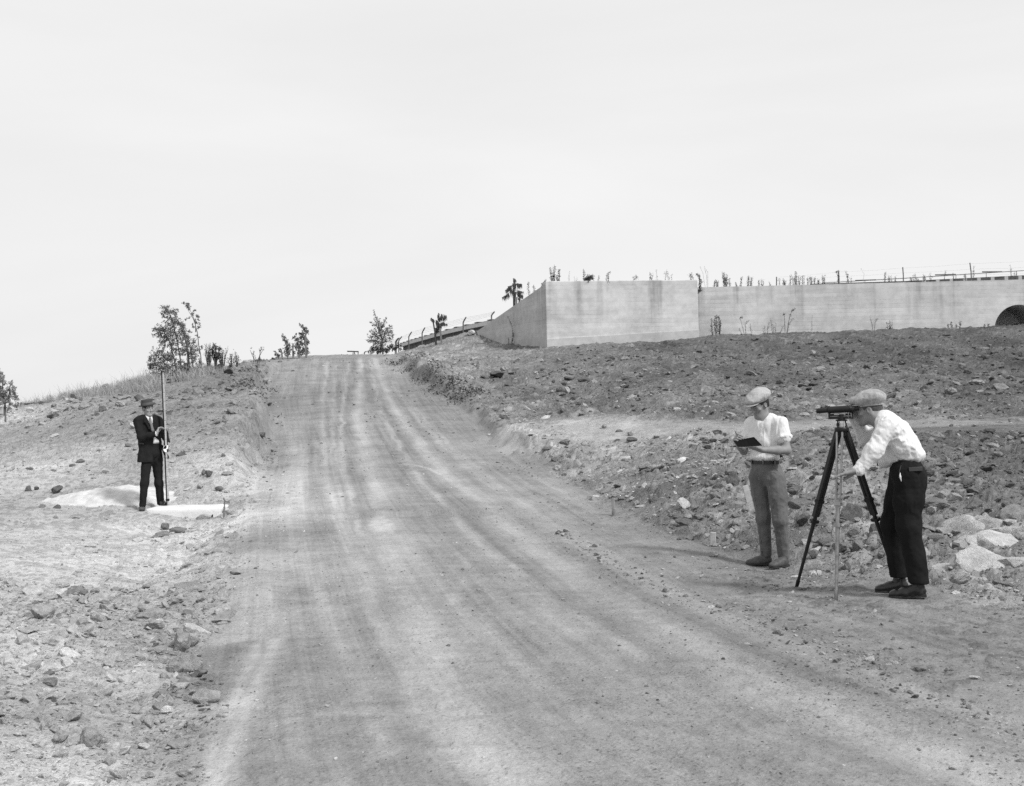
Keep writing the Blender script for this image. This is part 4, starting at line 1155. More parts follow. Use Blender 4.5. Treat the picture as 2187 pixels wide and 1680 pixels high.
# below the long wall
D4 = 54.3
weed(ZB, [[(240, 530), (230, 432)], [(255, 530), (248, 425)], [(262, 530), (258, 412)], [(275, 530), (272, 415)], [(282, 530), (284, 440)]], D4, 'upright bushy weed at the foot of the long wall beside the step', 2.6, .012, .07)
weed(ZB, [[(440, 528), (410, 430), (420, 420)], [(445, 528), (440, 460), (465, 445)], [(430, 528), (400, 490)], [(480, 528), (470, 460)]], D4, 'sprawling dry weed at the wall foot right of the bushy weed', .8)
weed(ZB, [[(570, 522), (560, 470)], [(575, 522), (590, 455)], [(565, 522), (550, 490)], [(615, 522), (600, 430)], [(620, 522), (632, 460)], [(610, 522), (618, 470)]], D4, 'pair of pale weeds at the wall foot left of the leaning weed', 1.4, .008, .05, M_DRY)
weed(ZB, [[(690, 515), (685, 410), (680, 400)], [(695, 515), (720, 410), (735, 380), (752, 368)], [(700, 515), (715, 460), (740, 430)], [(650, 515), (675, 480)]], D4, 'tall leaning dry weed at the wall foot with bent tips', .9, .012)
weed(ZB, [[(850, 510), (862, 410)], [(855, 510), (858, 440)]], D4, 'thin lone stalk at the wall foot in front of the pale patch', .5, .007, .05, M_STRAW)
weed(ZB, [[(1245, 508), (1235, 470), (1220, 415)], [(1245, 508), (1255, 450), (1270, 430)]], D4, 'dark two-branched stalk at the wall foot below the stain', .6, .012)
weed(ZB, [[(1340, 505), (1325, 450)], [(1342, 505), (1345, 445)], [(1345, 505), (1362, 450)], [(1338, 505), (1355, 470)]], D4, 'small fan-shaped grass tuft at the wall foot', 2.0, .007, .06, M_DRY)
weed(ZB, [[(1720, 496), (1710, 465)], [(1740, 496), (1730, 455)], [(1770, 496), (1790, 450)], [(1760, 496), (1765, 470)]], D4, 'low dark scrub at the wall foot left of the pipe mouth', 3, .01, .07)
weed(ZB, [[(1945, 490), (1940, 468)], [(1955, 490), (1968, 462)]], D4, 'small dark tuft at the wall foot beside the pipe mouth', 3, .01, .07)
# against the wing wall
weed(ZA, [[(480, 755), (505, 690), (490, 600), (460, 530)], [(470, 755), (465, 700)], [(490, 740), (500, 660)]], 56.0, 'tall climbing weed against the shaded wing wall', 1.3, .012, .06)
weed(ZA, [[(290, 770), (260, 740)], [(300, 770), (290, 720)], [(315, 770), (330, 730)], [(240, 765), (225, 740)], [(340, 770), (345, 740)]], 59, 'low tangled shrub at the low end of the wing wall', 3, .01, .08)
rt = None
# ------------------------------------------------------------------ tree at the far left edge
d = 33.; k = kz(ZG, d)
rt = empty('tree', ZG.at(50, 610, d)); tag(rt, 'leafy small tree cut off by the left edge of the view', 'tree')
stems(ZG, [[(52, 615), (50, 540), (30, 430), (0, 330), (-30, 220)], [(50, 540), (80, 450), (100, 330)], [(30, 430), (20, 300), (10, 230)]], d, .026, .006, rt, 'trunk')
bl = [(-30, 220, 40, 40), (10, 230, 22, 30), (20, 290, 26, 40), (-10, 300, 40, 50), (105, 320, 18, 20), (120, 350, 26, 26), (90, 380, 34, 30), (140, 400, 22, 30), (60, 430, 40, 35), (110, 440, 40, 35), (155, 460, 18, 40), (20, 400, 40, 40), (-20, 420, 50, 50), (50, 490, 40, 35), (100, 510, 36, 35), (150, 520, 20, 20), (90, 560, 14, 20), (170, 505, 12, 14), (0, 490, 40, 40), (-50, 330, 50, 60), (80, 585, 10, 12)]
foliage('crown', blob_pts(ZG, bl, d, k, 7), .075, leaf_mat('pale_leaf', .30), rt, 1.8, .6)

# ------------------------------------------------------------------ dry grass on the left ridge (one mass)
def grass():
    V_, F_ = [], []
    n = 0
    cand = RNG.uniform(0, 1, (52000, 2))
    xs = 0 + cand[:, 0] * 560
    out = []
    ridge = np.array([(0, 889), (60, 872), (100, 864), (200, 842), (330, 812), (450, 787), (520, 776)], float)
    rd = np.array([58, 53, 50, 42, 40, 44, 50], float)
    yv = np.interp(xs, ridge[:, 0], ridge[:, 1]); dd = np.interp(xs, ridge[:, 0], rd)
    dens = np.interp(xs, [0, 40, 100, 180, 300, 420, 470, 520], [.5, .8, 1.0, 1.0, .8, .9, .4, .05])
    cl = vnoise2(xs * .12, cand[:, 1] * 3, 3) + .5
    keep = RNG.uniform(0, 1, len(xs)) < dens * np.clip(cl * 1.8 - .5, .02, 1) * .75
    for x, y, d_, c in zip(xs[keep], yv[keep], dd[keep], cand[keep, 1]):
        p = V(x, y, d_ + (c - .8) * 5); out.append(p)
    P = np.array(out); z = height(P[:, 0], P[:, 1])[0]; P[:, 2] = z - .03
    n = len(P)
    h = RNG.uniform(.08, .34, n) * np.where(RNG.uniform(0, 1, n) > .93, 1.9, 1)
    a = RNG.uniform(0, pi, n); w = np.stack([np.cos(a), np.sin(a), 0 * a], 1) * .0065
    b = RNG.normal(size=(n, 3)) * .10; b[:, 2] = 0; b[:, 0] -= .04
    m_ = P + b * .3 * h[:, None] / .3; m_[:, 2] += h * .6
    t = P + b * h[:, None] / .3; t[:, 2] += h
    Vv = np.stack([P - w, P + w, m_ + w * .7, m_ - w * .7, t], 1).reshape(-1, 3)
    I = np.arange(n)[:, None] * 5
    F3 = np.concatenate([I + [0, 1, 2], I + [0, 2, 3], I + [3, 2, 4]], 0)
    o = obj('dry_grass', Vv, F3, M_STRAW)
    tag(o, 'pale dry grass along the skyline of the left hillside', 'grass', None, 'stuff')
grass()
dry_bush(375, 832, 40, 12, 'dark thin weed on the grassy ridge above the hat', 6, 38, Zoom(0, 0, 4096 / 2187.))
# dark root tufts hanging on the road cuts
for i, (x, y) in enumerate([(1592, 1458), (1650, 1480), (1715, 1500), (1760, 1530), (1800, 1545), (1845, 1570), (1880, 1590), (985, 1540), (1010, 1560), (1050, 1525)]):
    p = hit(x / 4, y / 4)
    rt = empty('root_tuft', p); tag(rt, ORD[i if i < 7 else i - 7] + (' dark root tuft down the right road cut' if i < 7 else ' dark root tuft on the left road cut'), 'plant', 'root tufts on the road cuts')
    n = 170 if i < 7 else 70; q = p + RNG.normal(size=(n, 3)) * np.array([.34, .4, .13]); q[:, 2] = height(q[:, 0], q[:, 1])[0] + RNG.uniform(-.02, .20, n)
    foliage('foliage', q, .11, M_LEAFD, rt, 3, .3)
# ------------------------------------------------------------------ people
def cloth(name, v, weave=220, var=.12, rough=.9, fold=.0, lightvar=0.0):
    t = NT(name)
    n = t.noise(6, 4); w = t.noise(weave, 2, .8)
    f = t.math('ADD', t.rng(n, .3, .7, 1 - var, 1 + var), t.rng(w, .3, .7, -var, var))
    c = t.math('MULTIPLY', f, v)
    t.bump(t.math('ADD', t.noise(26, 3), t.math('MULTIPLY', w, .25)), .45, .006)
    m = t.done(c, rough, .12)
    t.b.inputs['Sheen Weight'].default_value = .08 if v > .05 else 0.0
    return m
def striped(name, v):
    t = NT(name)
    wv = t.n.new('ShaderNodeTexWave'); wv.inputs['Scale'].default_value = 22; wv.inputs['Distortion'].default_value = 2.5
    wv.inputs['Detail'].default_value = 2; t.l.new(t.map(t.co, (1, .6, .25), (0, .5, 0)), wv.inputs['Vector'])
    c = t.math('MULTIPLY', t.math('ADD', t.rng(wv.outputs['Fac'], 0, 1, -.03, .03), t.rng(t.noise(9, 3), .3, .7, .95, 1.05)), v)
    t.bump(t.noise(30, 3), .4, .006)
    return t.done(c, .9, .1)
def tweed(name, v, plaid=False):
    t = NT(name)
    s = t.vor(150, out='Color'); sep = t.n.new('ShaderNodeSeparateColor'); t.l.new(s, sep.inputs[0])
    f = t.math('ADD', t.rng(sep.outputs[0], 0, 1, .84, 1.12), t.rng(t.noise(14, 3), .3, .7, -.06, .06))
    if plaid:
        ck = t.noise(22, 1, .3); f = t.math('ADD', f, t.rng(ck, .45, .55, -.12, .08, True))
    t.bump(t.noise(120, 2), .4, .003)
    return t.done(t.math('MULTIPLY', f, v), .95, .08)
M_SKIN = plain('tanned_skin', .23, rough=.6, spec=.3, var=.10, scale=18, bump=.15, bscale=90)
M_SKIN2 = plain('fair_skin', .28, rough=.6, spec=.3, var=.08, scale=18, bump=.15, bscale=90)
M_SHIRT = striped('white_shirt', .68)
M_SHIRT2 = cloth('white_cotton', .68, 200, .04)
M_TROUS = cloth('grey_wool_trousers', .115, 260, .22)
M_BLACK = cloth('black_wool', .013, 240, .25, .95)
M_SUIT = cloth('black_suit', .016, 240, .25, .9)
M_CAP1 = tweed('pale_tweed', .38); M_CAP2 = tweed('checked_tweed', .33, True)
M_HAIR = plain('dark_hair', .025, rough=.6, var=.4, scale=70, bump=.6, bscale=130)
M_HAIR2 = plain('brown_hair', .07, rough=.6, var=.4, scale=70, bump=.6, bscale=130)
M_LEATHER = plain('black_leather', .014, rough=.3, spec=.4, var=.3, scale=20)
M_DUSTY = plain('dusty_brown_leather', .075, rough=.6, spec=.3, var=.3, scale=25)
M_SOLE = plain('shoe_sole', .04)
M_BELT = plain('dark_belt_leather', .02, rough=.4, spec=.4)
M_FELT = plain('grey_felt', .055, rough=.95, var=.1); M_BAND = plain('hat_ribbon', .10, rough=.5, var=.1)
M_TIE = plain('grey_silk_tie', .17, rough=.5, var=.15, scale=40)
M_EYE = plain('shaded_eye_white', .26, rough=.25, spec=.5, var=.02); M_IRIS = plain('eye_iris', .02, rough=.2, spec=.5)  # eye white greyed: shade around the eyes is put into its colour
M_BRASS = plain('brass', .55, rough=.35, metal=1.0, var=.15); M_STEEL = plain('worn_steel', .42, rough=.32, metal=1.0, var=.2, scale=30)
M_BLKMET = plain('black_lacquer', .012, rough=.45, spec=.3, var=.2)

def frame3(f, up=(0, 0, 1)):
    """rows: right, forward, up"""
    f = nrm(f); u = nrm(np.asarray(up, float) - f * np.dot(up, f)); r = np.cross(f, u)
    return np.array([r, f, u])
def head_prims(S, c, A, neck, s=1.0, nr=.049):
    P = lambda x, y, z: c + s * (A[0] * x + A[1] * y + A[2] * z)
    S.ell(P(0, -.012, .035), s * np.array([.074, .094, .084]), A, .02)
    S.ell(P(0, .036, -.030), s * np.array([.052, .058, .078]), A, .03)
    S.cap(P(-.010, .064, -.090), P(.010, .064, -.090), s * .017, s * .017, .03)
    S.ell(P(0, .082, -.098), s * np.array([.020, .016, .016]), A, .02)
    for sd in (-1, 1):
        S.cap(P(sd * .049, -.002, -.048), P(sd * .020, .062, -.092), s * .015, s * .013, .03)
        S.ell(P(sd * .043, .068, -.018), s * np.array([.022, .018, .016]), A, .02)
        S.ell(P(sd * .031, .098, .008), s * np.array([.018, .011, .010]), A, .012, sub=True)
        S.cap(P(sd * .020, .0865, .0145), P(sd * .043, .080, .0135), s * .0055, s * .005, .006)
        S.ell(P(sd * .076, -.004, -.002), s * np.array([.009, .020, .032]), A, .008)
        S.ell(P(sd * .083, .001, .002), s * np.array([.006, .010, .016]), A, .004, sub=True)
    S.cap(P(-.036, .082, .026), P(.036, .082, .026), s * .012, s * .012, .015)
    S.cap(P(0, .094, .014), P(0, .112, -.024), s * .0075, s * .0115, .012)
    S.cap(P(-.009, .098, -.030), P(.009, .098, -.030), s * .0085, s * .0085, .008)
    S.cap(P(-.014, .088, -.057), P(.014, .088, -.057), s * .0065, s * .0065, .012)
    S.cap(P(-.012, .086, -.068), P(.012, .086, -.068), s * .0075, s * .0075, .012)
    S.cap(P(-.017, .098, -.0625), P(.017, .098, -.0625), s * .0018, s * .0018, .003, sub=True)
    S.cap(P(0, -.035, -.045), neck, s * nr, nr * 1.06, .03)
    return P
def face_bits(person, P, A, s, mhair, lash=True):
    for sd in (-1, 1):
        m = MB(); m.lathe([(.001, .0115), (.006, .0095), (.0095, .005), (.0105, 0), (.0095, -.005), (.001, -.0115)], P(sd * .031, .0785, .007), (A[0], A[2], A[1]), 10)
        e = m.build('eye', M_EYE, person, smooth=True)
        m = MB(); m.lathe([(.0008, .0128), (.0035, .0125), (.0052, .0105), (.0052, .009)], P(sd * .031, .0785, .0065), (A[0], A[2], A[1]), 8)
        m.build('iris', M_IRIS, e, smooth=True)
        S = Sdf(.003); S.cap(P(sd * .014, .094, .026), P(sd * .034, .092, .031), .0045, .0045, .004); S.cap(P(sd * .034, .092, .031), P(sd * .050, .080, .025), .0045, .003, .004)
        S.build('eyebrow', mhair, person)
def hair(person, P, A, s, mat, front=.045, low=-.055, grow=.007):
    S = Sdf(.006); g = grow
    S.ell(P(0, -.012, .035), s * np.array([.074 + g, .094 + g, .084 + g]), A, .01)
    S.cap(P(0, -.055, -.02), P(0, -.06, low + .01), .045, .04, .03, A[0], 1.25)
    S.wr(.003, (90, 90, 30), A, 5)
    S.clip(P(0, front, 0), A[1] * 1.0 - A[2] * .55)        # forehead
    S.clip(P(0, -.01, low), -A[2] - A[1] * .0)
    for sd in (-1, 1): S.ell(P(sd * .08, .012, -.02), np.array([.03, .026, .042]), A, .006, sub=True)
    return S.build('hair', mat, person)
def hand(S, w, d, n, thumb, curl=(.3, .4, .3), s=1.0, spread=.06, th=(.55, .75, .35), fan=None):
    """w wrist, d towards the fingers, n out of the palm, thumb: towards the thumb side"""
    d = nrm(d); n = nrm(np.asarray(n, float) - d * np.dot(n, d)); t = np.cross(d, n)
    if np.dot(t, thumb) < 0: t = -t
    S.cap(w, w + d * .03 * s, .027 * s, .030 * s, .02, n, .72)
    for o in (-.026, -.009, .009, .026):
        S.cap(w + d * .03 * s + t * o * .75 * s, w + d * .088 * s + t * o * s, .0145 * s, .0125 * s, .014)
    fl = (.80, .95, 1.0, .90)      # little finger first
    for i, o in enumerate((-.030, -.011, .009, .029)):
        p = w + d * .088 * s + t * o * s
        a = spread * (i - 1.5)
        cc = curl if fan is None else fan[i]
        dd = nrm(d + t * a); ang = 0
        r = .0092
        for L_, c_ in zip((.043, .027, .021), cc):
            ang += c_
            q = p + (dd * cos(ang) + n * sin(ang)) * L_ * fl[i] * s
            S.cap(p, q, r * s, r * .9 * s, .006); p = q; r *= .93
    p = w + d * .022 * s + t * .026 * s
    q = p + nrm(d * th[0] + t * th[1] + n * th[2]) * .042 * s
    S.cap(p, q, .0155 * s, .0115 * s, .015)
    e = q + nrm(d * (th[0] + .5) + t * (th[1] - .45) + n * th[2]) * .030 * s
    S.cap(q, e, .0110 * s, .0100 * s, .006)
    e2 = e + nrm(d * (th[0] + .9) + t * (th[1] - .7) + n * th[2]) * .022 * s
    S.cap(e, e2, .0100 * s, .0085 * s, .006)
def shoe(person, heel, toe, mat, h=.07, laces=True):
    """heel / toe: ground points at the back and the tip of the sole"""
    heel, toe = np.asarray(heel, float), np.asarray(toe, float)
    f = toe - heel; L_ = np.linalg.norm(f[:2]); f = nrm(f); A = frame3(f)
    P = lambda x, y, z: heel + A[1] * y * L_ + A[0] * x + A[2] * z
    S = Sdf(.005)
    S.cap(P(0, .13, .045), P(0, .30, .045), .036, .036, .02, A[0], .92)
    S.cap(P(0, .30, .043), P(0, .55, .038), .037, .038, .03, A[0], 1.02)
    S.cap(P(0, .55, .036), P(0, .80, .030), .038, .030, .03, A[0], 1.25)
    S.cap(P(0, .80, .029), P(0, .90, .027), .029, .024, .02, A[0], 1.25)
    S.cap(P(0, .18, .05), P(0, .20, .095), .036, .038, .02)
    S.cap(P(0, .30, .06), P(0, .50, .05), .036, .030, .03)
    S.wr(.0015, (40, 40, 40), None, 3)
    S.clip(P(0, 0, .012), -A[2])
    sh = S.build('shoe', mat, person)
    m = MB(); n = 22; pr = []
    for k in range(n):
        a = 2 * pi * k / n; yy = .5 - .5 * cos(a)
        wd = np.interp(yy, [0, .05, .15, .35, .5, .68, .85, .95, 1], [.012, .028, .036, .034, .036, .046, .040, .026, .012])
        pr.append(P(wd * (1 if sin(a) > 0 else -1) * (abs(sin(a)) > 1e-6), yy * .99 + .005, 0))
    m.prism(pr, A[2] * .016); m.box(P(0, .14, .012), (.034, .034, .012), A)
    m.build('sole', M_SOLE, sh)
    if laces:
        for q in (.36, .43, .50):
            m = MB(); m.tube([P(-.022, q, .088 - (q - .36) * .16), P(0, q + .01, .098 - (q - .36) * .16), P(.022, q, .088 - (q - .36) * .16)], .003, 5); m.build('lace', M_SOLE, sh)
    return sh
def sock(person, a, b, mat):
    S = Sdf(.006); S.cap(a, b, .040, .042, .01); S.build('sock', mat, person)
def flat_cap(person, P, A, s, mat, tip=0.0, band=True):
    """A rotated so the peak dips by tip"""
    B = np.array([A[0], A[1] * cos(tip) - A[2] * sin(tip), A[2] * cos(tip) + A[1] * sin(tip)])
    c = P(0, .0, .055)
    Q = lambda x, y, z: c + B[0] * x + B[1] * y + B[2] * z
    S = Sdf(.006)
    S.ell(Q(0, -.012, .036), np.array([.108, .130, .060]), B, .03)
    S.ell(Q(0, -.055, .042), np.array([.111, .088, .060]), B, .03)
    S.ell(Q(0, .065, .022), np.array([.088, .075, .030]), B, .03)
    S.cap(Q(0, -.02, .0), Q(0, -.02, .02), .085, .09, .02, B[1], 1.22)
    S.wr(.005, (22, 22, 22), None, 4)
    S.clip(Q(0, 0, -.012), -B[2])
    k = S.build('cap', mat, person)
    S = Sdf(.004)
    S.ell(Q(0, .105, -.004), np.array([.082, .062, .007]), B, .004)
    S.ell(Q(0, .09, -.008), np.array([.078, .05, .006]), B, .004)
    S.build('peak', mat, k)
    if band:
        m = MB(); prof = [(1, -.022), (1.012, -.020), (1.012, .004), (1, .006)]; vs, fs = [], []
        n = 26
        for r, h in prof:
            for i in range(n):
                a = 2 * pi * i / n; vs.append(Q(.0865 * r * cos(a), -.02 + .106 * r * sin(a), h))
        for j in range(3):
            for i in range(n): fs.append([j * n + i, j * n + (i + 1) % n, (j + 1) * n + (i + 1) % n, (j + 1) * n + i])
        m.add(vs, fs); m.build('cap_band', mat, k, smooth=True)
    return k
def belt(person, c, A, rx, ry, z0, z1, mat, tilt=0.0):
    n = 32; vs, fs = [], []
    for r, h in ((1.0, z0), (1.03, z0), (1.03, z1), (1.0, z1)):
        for i in range(n):
            a = 2 * pi * i / n
            vs.append(c + A[0] * rx * r * cos(a) + A[1] * ry * r * sin(a) + A[2] * (h + 0))
    for j in range(4):
        for i in range(n): fs.append([j * n + i, j * n + (i + 1) % n, ((j + 1) % 4) * n + (i + 1) % n, ((j + 1) % 4) * n + i])
    m = MB(); m.add(vs, fs); return m.build('belt', mat, person, smooth=True)
def seat_person(root, fr):
    root.location = tuple(fr.O); root.rotation_euler = (0, 0, fr.rz)

# ---------- man writing in a notebook
def man_notebook():
    L = FN.L
    LD = nrm([.84, -.54, 0])                          # his left
    FW = nrm([-.54, -.84, 0])                         # his front
    chest, waist, pelvis = L(458, 430), L(458, 660), L(466, 765)
    neck = L(440, 318, .0)
    hc = L(410, 196, -.03)
    A = frame3([-.62, -.66, -.42], (0.02, 0, 1))
    shR, shL = L(335, 362, .11), L(596, 368, -.09)
    elR, haR = L(272, 600, .05), L(215, 520, -.20)
    elL, wrL = L(650, 592, -.16), L(432, 590, -.33)
    hipR, knR, anR = L(400, 830, .05), L(445, 1180, .02), L(468, 1520, .07)
    hipL, knL, anL = L(545, 840, -.06), L(590, 1200, -.10), L(620, 1515, -.03)
    S = Sdf(.005)
    P = head_prims(S, hc, A, neck)
    S.cap(neck, chest, .06, .09, .05, LD, 1.3); S.cap(chest, waist, .085, .085, .05, LD, 1.4); S.cap(waist, pelvis, .085, .09, .05, LD, 1.35)
    S.cap(shR, shL, .045, .045, .04)
    S.chain([shR, elR], [.046, .036], .03); S.chain([elR, (elR * .55 + haR * .45), haR], [.036, .037, .023], .02)
    S.chain([shL, (shL + elL) / 2, elL], [.05, .047, .039], .03)
    S.chain([elL, elL * .62 + wrL * .38, wrL], [.040, .042, .026], .02)
    hand(S, wrL, L(330, 562, -.34) - wrL, (-.1, .35, 1), L(380, 500, -.45) - L(380, 640, -.3), curl=(.1, .2, .15), spread=.05, th=(.95, .12, .1))
    hand(S, haR, L(196, 470, -.30) - haR, (.75, -.2, -.3), (.3, -.8, .3), curl=(.75, .9, .6), th=(.75, .45, .5))
    for h, k, a in ((hipR, knR, anR), (hipL, knL, anL)): S.chain([h, k, a], [.07, .05, .035], .03)
    S.cap(anR, L(400, 1575, .07), .032, .03, .02); S.cap(anL, L(575, 1590, -.08), .032, .03, .02)
    person = S.build('person', M_SKIN)
    seat_person(person, FN)
    tag(person, 'standing person in pale flat cap, rolled white shirt and grey trousers writing in a notebook', 'person')
    face_bits(person, P, A, 1.0, M_HAIR); hair(person, P, A, 1.0, M_HAIR, low=-.05, front=.025)
    flat_cap(person, P, A, 1.0, M_CAP1, tip=-.05, band=False)
    # shirt
    S = Sdf(.006)
    S.cap(L(452, 385), L(455, 520), .104, .104, .05, LD, 1.52); S.cap(L(455, 520), L(455, 655), .104, .098, .05, LD, 1.42)
    S.cap(L(345, 350, .10), L(590, 352, -.08), .058, .062, .05)
    S.cap(L(400, 330, .02), L(505, 322, -.03), .06, .055, .05)
    S.cap(shR, shR * .55 + elR * .45, .060, .058, .035)
    mL = shL * .52 + elL * .48
    S.cap(shL, mL, .068, .074, .04)
    S.ell(L(455, 650, -.01), np.array([.152, .115, .05]), np.array([LD, FW, [0, 0, 1]]), .03)
    S.wr(.007, (26, 26, 7), None, 9); S.wr(.004, (45, 45, 14), None, 19)
    aL = nrm(elL - shL)
    S.clip(mL + aL * .015, aL + np.array([0.15, 0, 0])) if False else None
    nv = L(428, 318, -.06)
    S.cap(nv + FW * .06 + np.array([0, 0, -.045]), nv + FW * .04 + np.array([0, 0, .03]), .010, .052, .012, sub=True)
    for a_, b_, r0_, r1_ in ((L(394, 356, -.12), L(412, 322, -.11), .006, .022), (L(412, 322, -.11), L(432, 285, -.07), .022, .05)): S.cap(a_, b_, r0_, r1_, .006, sub=True); S.cap(a_ - FW * .03, b_ - FW * .03, r0_, r1_, .006, sub=True)
    S.cap(neck, hc, .060, .066, .012, sub=True)
    S.clip(L(455, 690, 0), (0, 0, -1))
    sh = S.build('shirt', M_SHIRT2, person)
    for s0, e0, r in ((shL, elL, .080), (shR, elR, .061)):
        ax = nrm(e0 - s0); c = s0 * .50 + e0 * .50
        S = Sdf(.005); u = nrm(np.cross(ax, [1, .3, 0])); w = np.cross(ax, u)
        for k in range(10):
            a, b = 2 * pi * k / 10, 2 * pi * (k + 1) / 10; q = r - .022
            S.cap(c + (u * cos(a) + w * sin(a)) * q, c + (u * cos(b) + w * sin(b)) * q, .021 + .003 * sin(3 * a), .021 + .003 * sin(3 * b), .012)
        S.wr(.005, (45, 45, 45), None, 2)
        S.build('rolled_sleeve', M_SHIRT2, sh)
    # trousers
    S = Sdf(.006)
    S.cap(L(457, 700), L(466, 790), .100, .108, .04, LD, 1.42)
    S.ell(L(545, 790, .03), np.array([.075, .09, .10]), None, .04)
    S.chain([hipR, knR, L(468, 1495, .07)], [.094, .069, .057], .04); S.chain([hipL, L(572, 1000, -.08), knL, L(622, 1505, -.03)], [.098, .084, .070, .056], .04)
    for ch, rr in (([hipR, knR, L(468, 1495, .07)], [.094, .069, .057]), ([hipL, knL, L(622, 1505, -.03)], [.098, .070, .056])):
        o_ = [c_ + nrm(FW + np.array([-.25, 0, 0])) * (r_ + .004) for c_, r_ in zip(ch, rr)]; S.chain(o_[:], [.003, .007, .007], .012)
    S.wr(.006, (14, 14, 9), None, 13); S.wr(.004, (30, 30, 22), None, 23)
    S.clip(L(457, 690), (0, 0, 1)); S.clip(L(545, 1532, 0), (0, 0, -1))
    tr = S.build('trousers', M_TROUS, person)
    m = MB(); m.tube([L(383, 735, -.145), L(392, 790, -.150), L(405, 850, -.135)], .004, 5); m.build('fly_seam', M_TROUS, tr)
    m = MB(); m.tube([L(510, 700, -.155), L(528, 745, -.16), L(570, 772, -.15)], .003, 5); m.build('pocket_seam', plain('dark_seam', .04), tr)
    ab = np.array([LD, FW, [0, 0, 1.0]])
    belt(person, L(457, 692), ab, .146, .108, -.016, .016, M_BELT)
    for x in (440, 545, 340):
        y_ = {440: -.118, 545: -.13, 340: -.03}[x]
        m = MB(); m.box(L(x, 693, y_), (.006, .012, .024)); m.build('belt_loop', M_TROUS, tr)
    shoe(person, L(520, 1585, .07), L(288, 1597, .06), M_DUSTY); shoe(person, L(655, 1605, -.02), L(500, 1622, -.17), M_DUSTY)
    sock(person, anR, L(470, 1565, .075), M_BELT); sock(person, anL, L(625, 1580, -.03), M_BELT)
    # notebook held open, covers towards the viewer
    nb = empty('notebook', FN.W(L(290, 520, -.36))); nb.rotation_euler = (0, 0, FN.rz)
    tag(nb, 'open black-covered notebook held up by the person with rolled sleeves', 'notebook')
    o = L(290, 520, -.36); l = lambda x, y, dy: L(x, y, dy) - o
    sp0, sp1 = l(275, 492, -.35), l(296, 561, -.41)
    def leaf(name, a, b, th, mat, lift):
        n_ = nrm(np.cross(b[0] - sp0, sp1 - sp0)); n_ = n_ if n_[1] > 0 else -n_
        m = MB(); m.prism([sp0 + n_ * lift, b[0] + n_ * lift, b[1] + n_ * lift, sp1 + n_ * lift], n_ * th); return m.build(name, mat, nb)
    MCV = plain('black_book_cloth', .010, rough=.8, spec=.1)
    RG, LG = (l(362, 475, -.40), l(433, 549, -.46)), (l(182, 507, -.30), l(222, 562, -.37))
    leaf('cover', None, RG, .004, MCV, 0); leaf('cover', None, LG, .004, MCV, 0)
    MP = plain('paper', .8, var=.03)
    leaf('pages', None, (RG[0] * .96 + sp0 * .04, RG[1] * .96 + sp1 * .04), .006, MP, .0045); leaf('pages', None, (LG[0] * .96 + sp0 * .04, LG[1] * .96 + sp1 * .04), .010, MP, .0045)
    pc = empty('pencil', FN.W(L(225, 480, -.31))); pc.rotation_euler = (0, 0, FN.rz); o2 = L(225, 480, -.31)
    tag(pc, 'slim dark pencil in the hand of the person writing', 'pencil')
    m = MB(); m.tube([L(195, 422, -.30) - o2, L(226, 483, -.31) - o2], .0042, 6); m.build('shaft', M_WOODD, pc)
    m = MB(); m.tube([L(226, 483, -.31) - o2, L(232, 496, -.312) - o2], [.0042, .0006], 6); m.build('tip', M_WOODP, pc)
man_notebook()

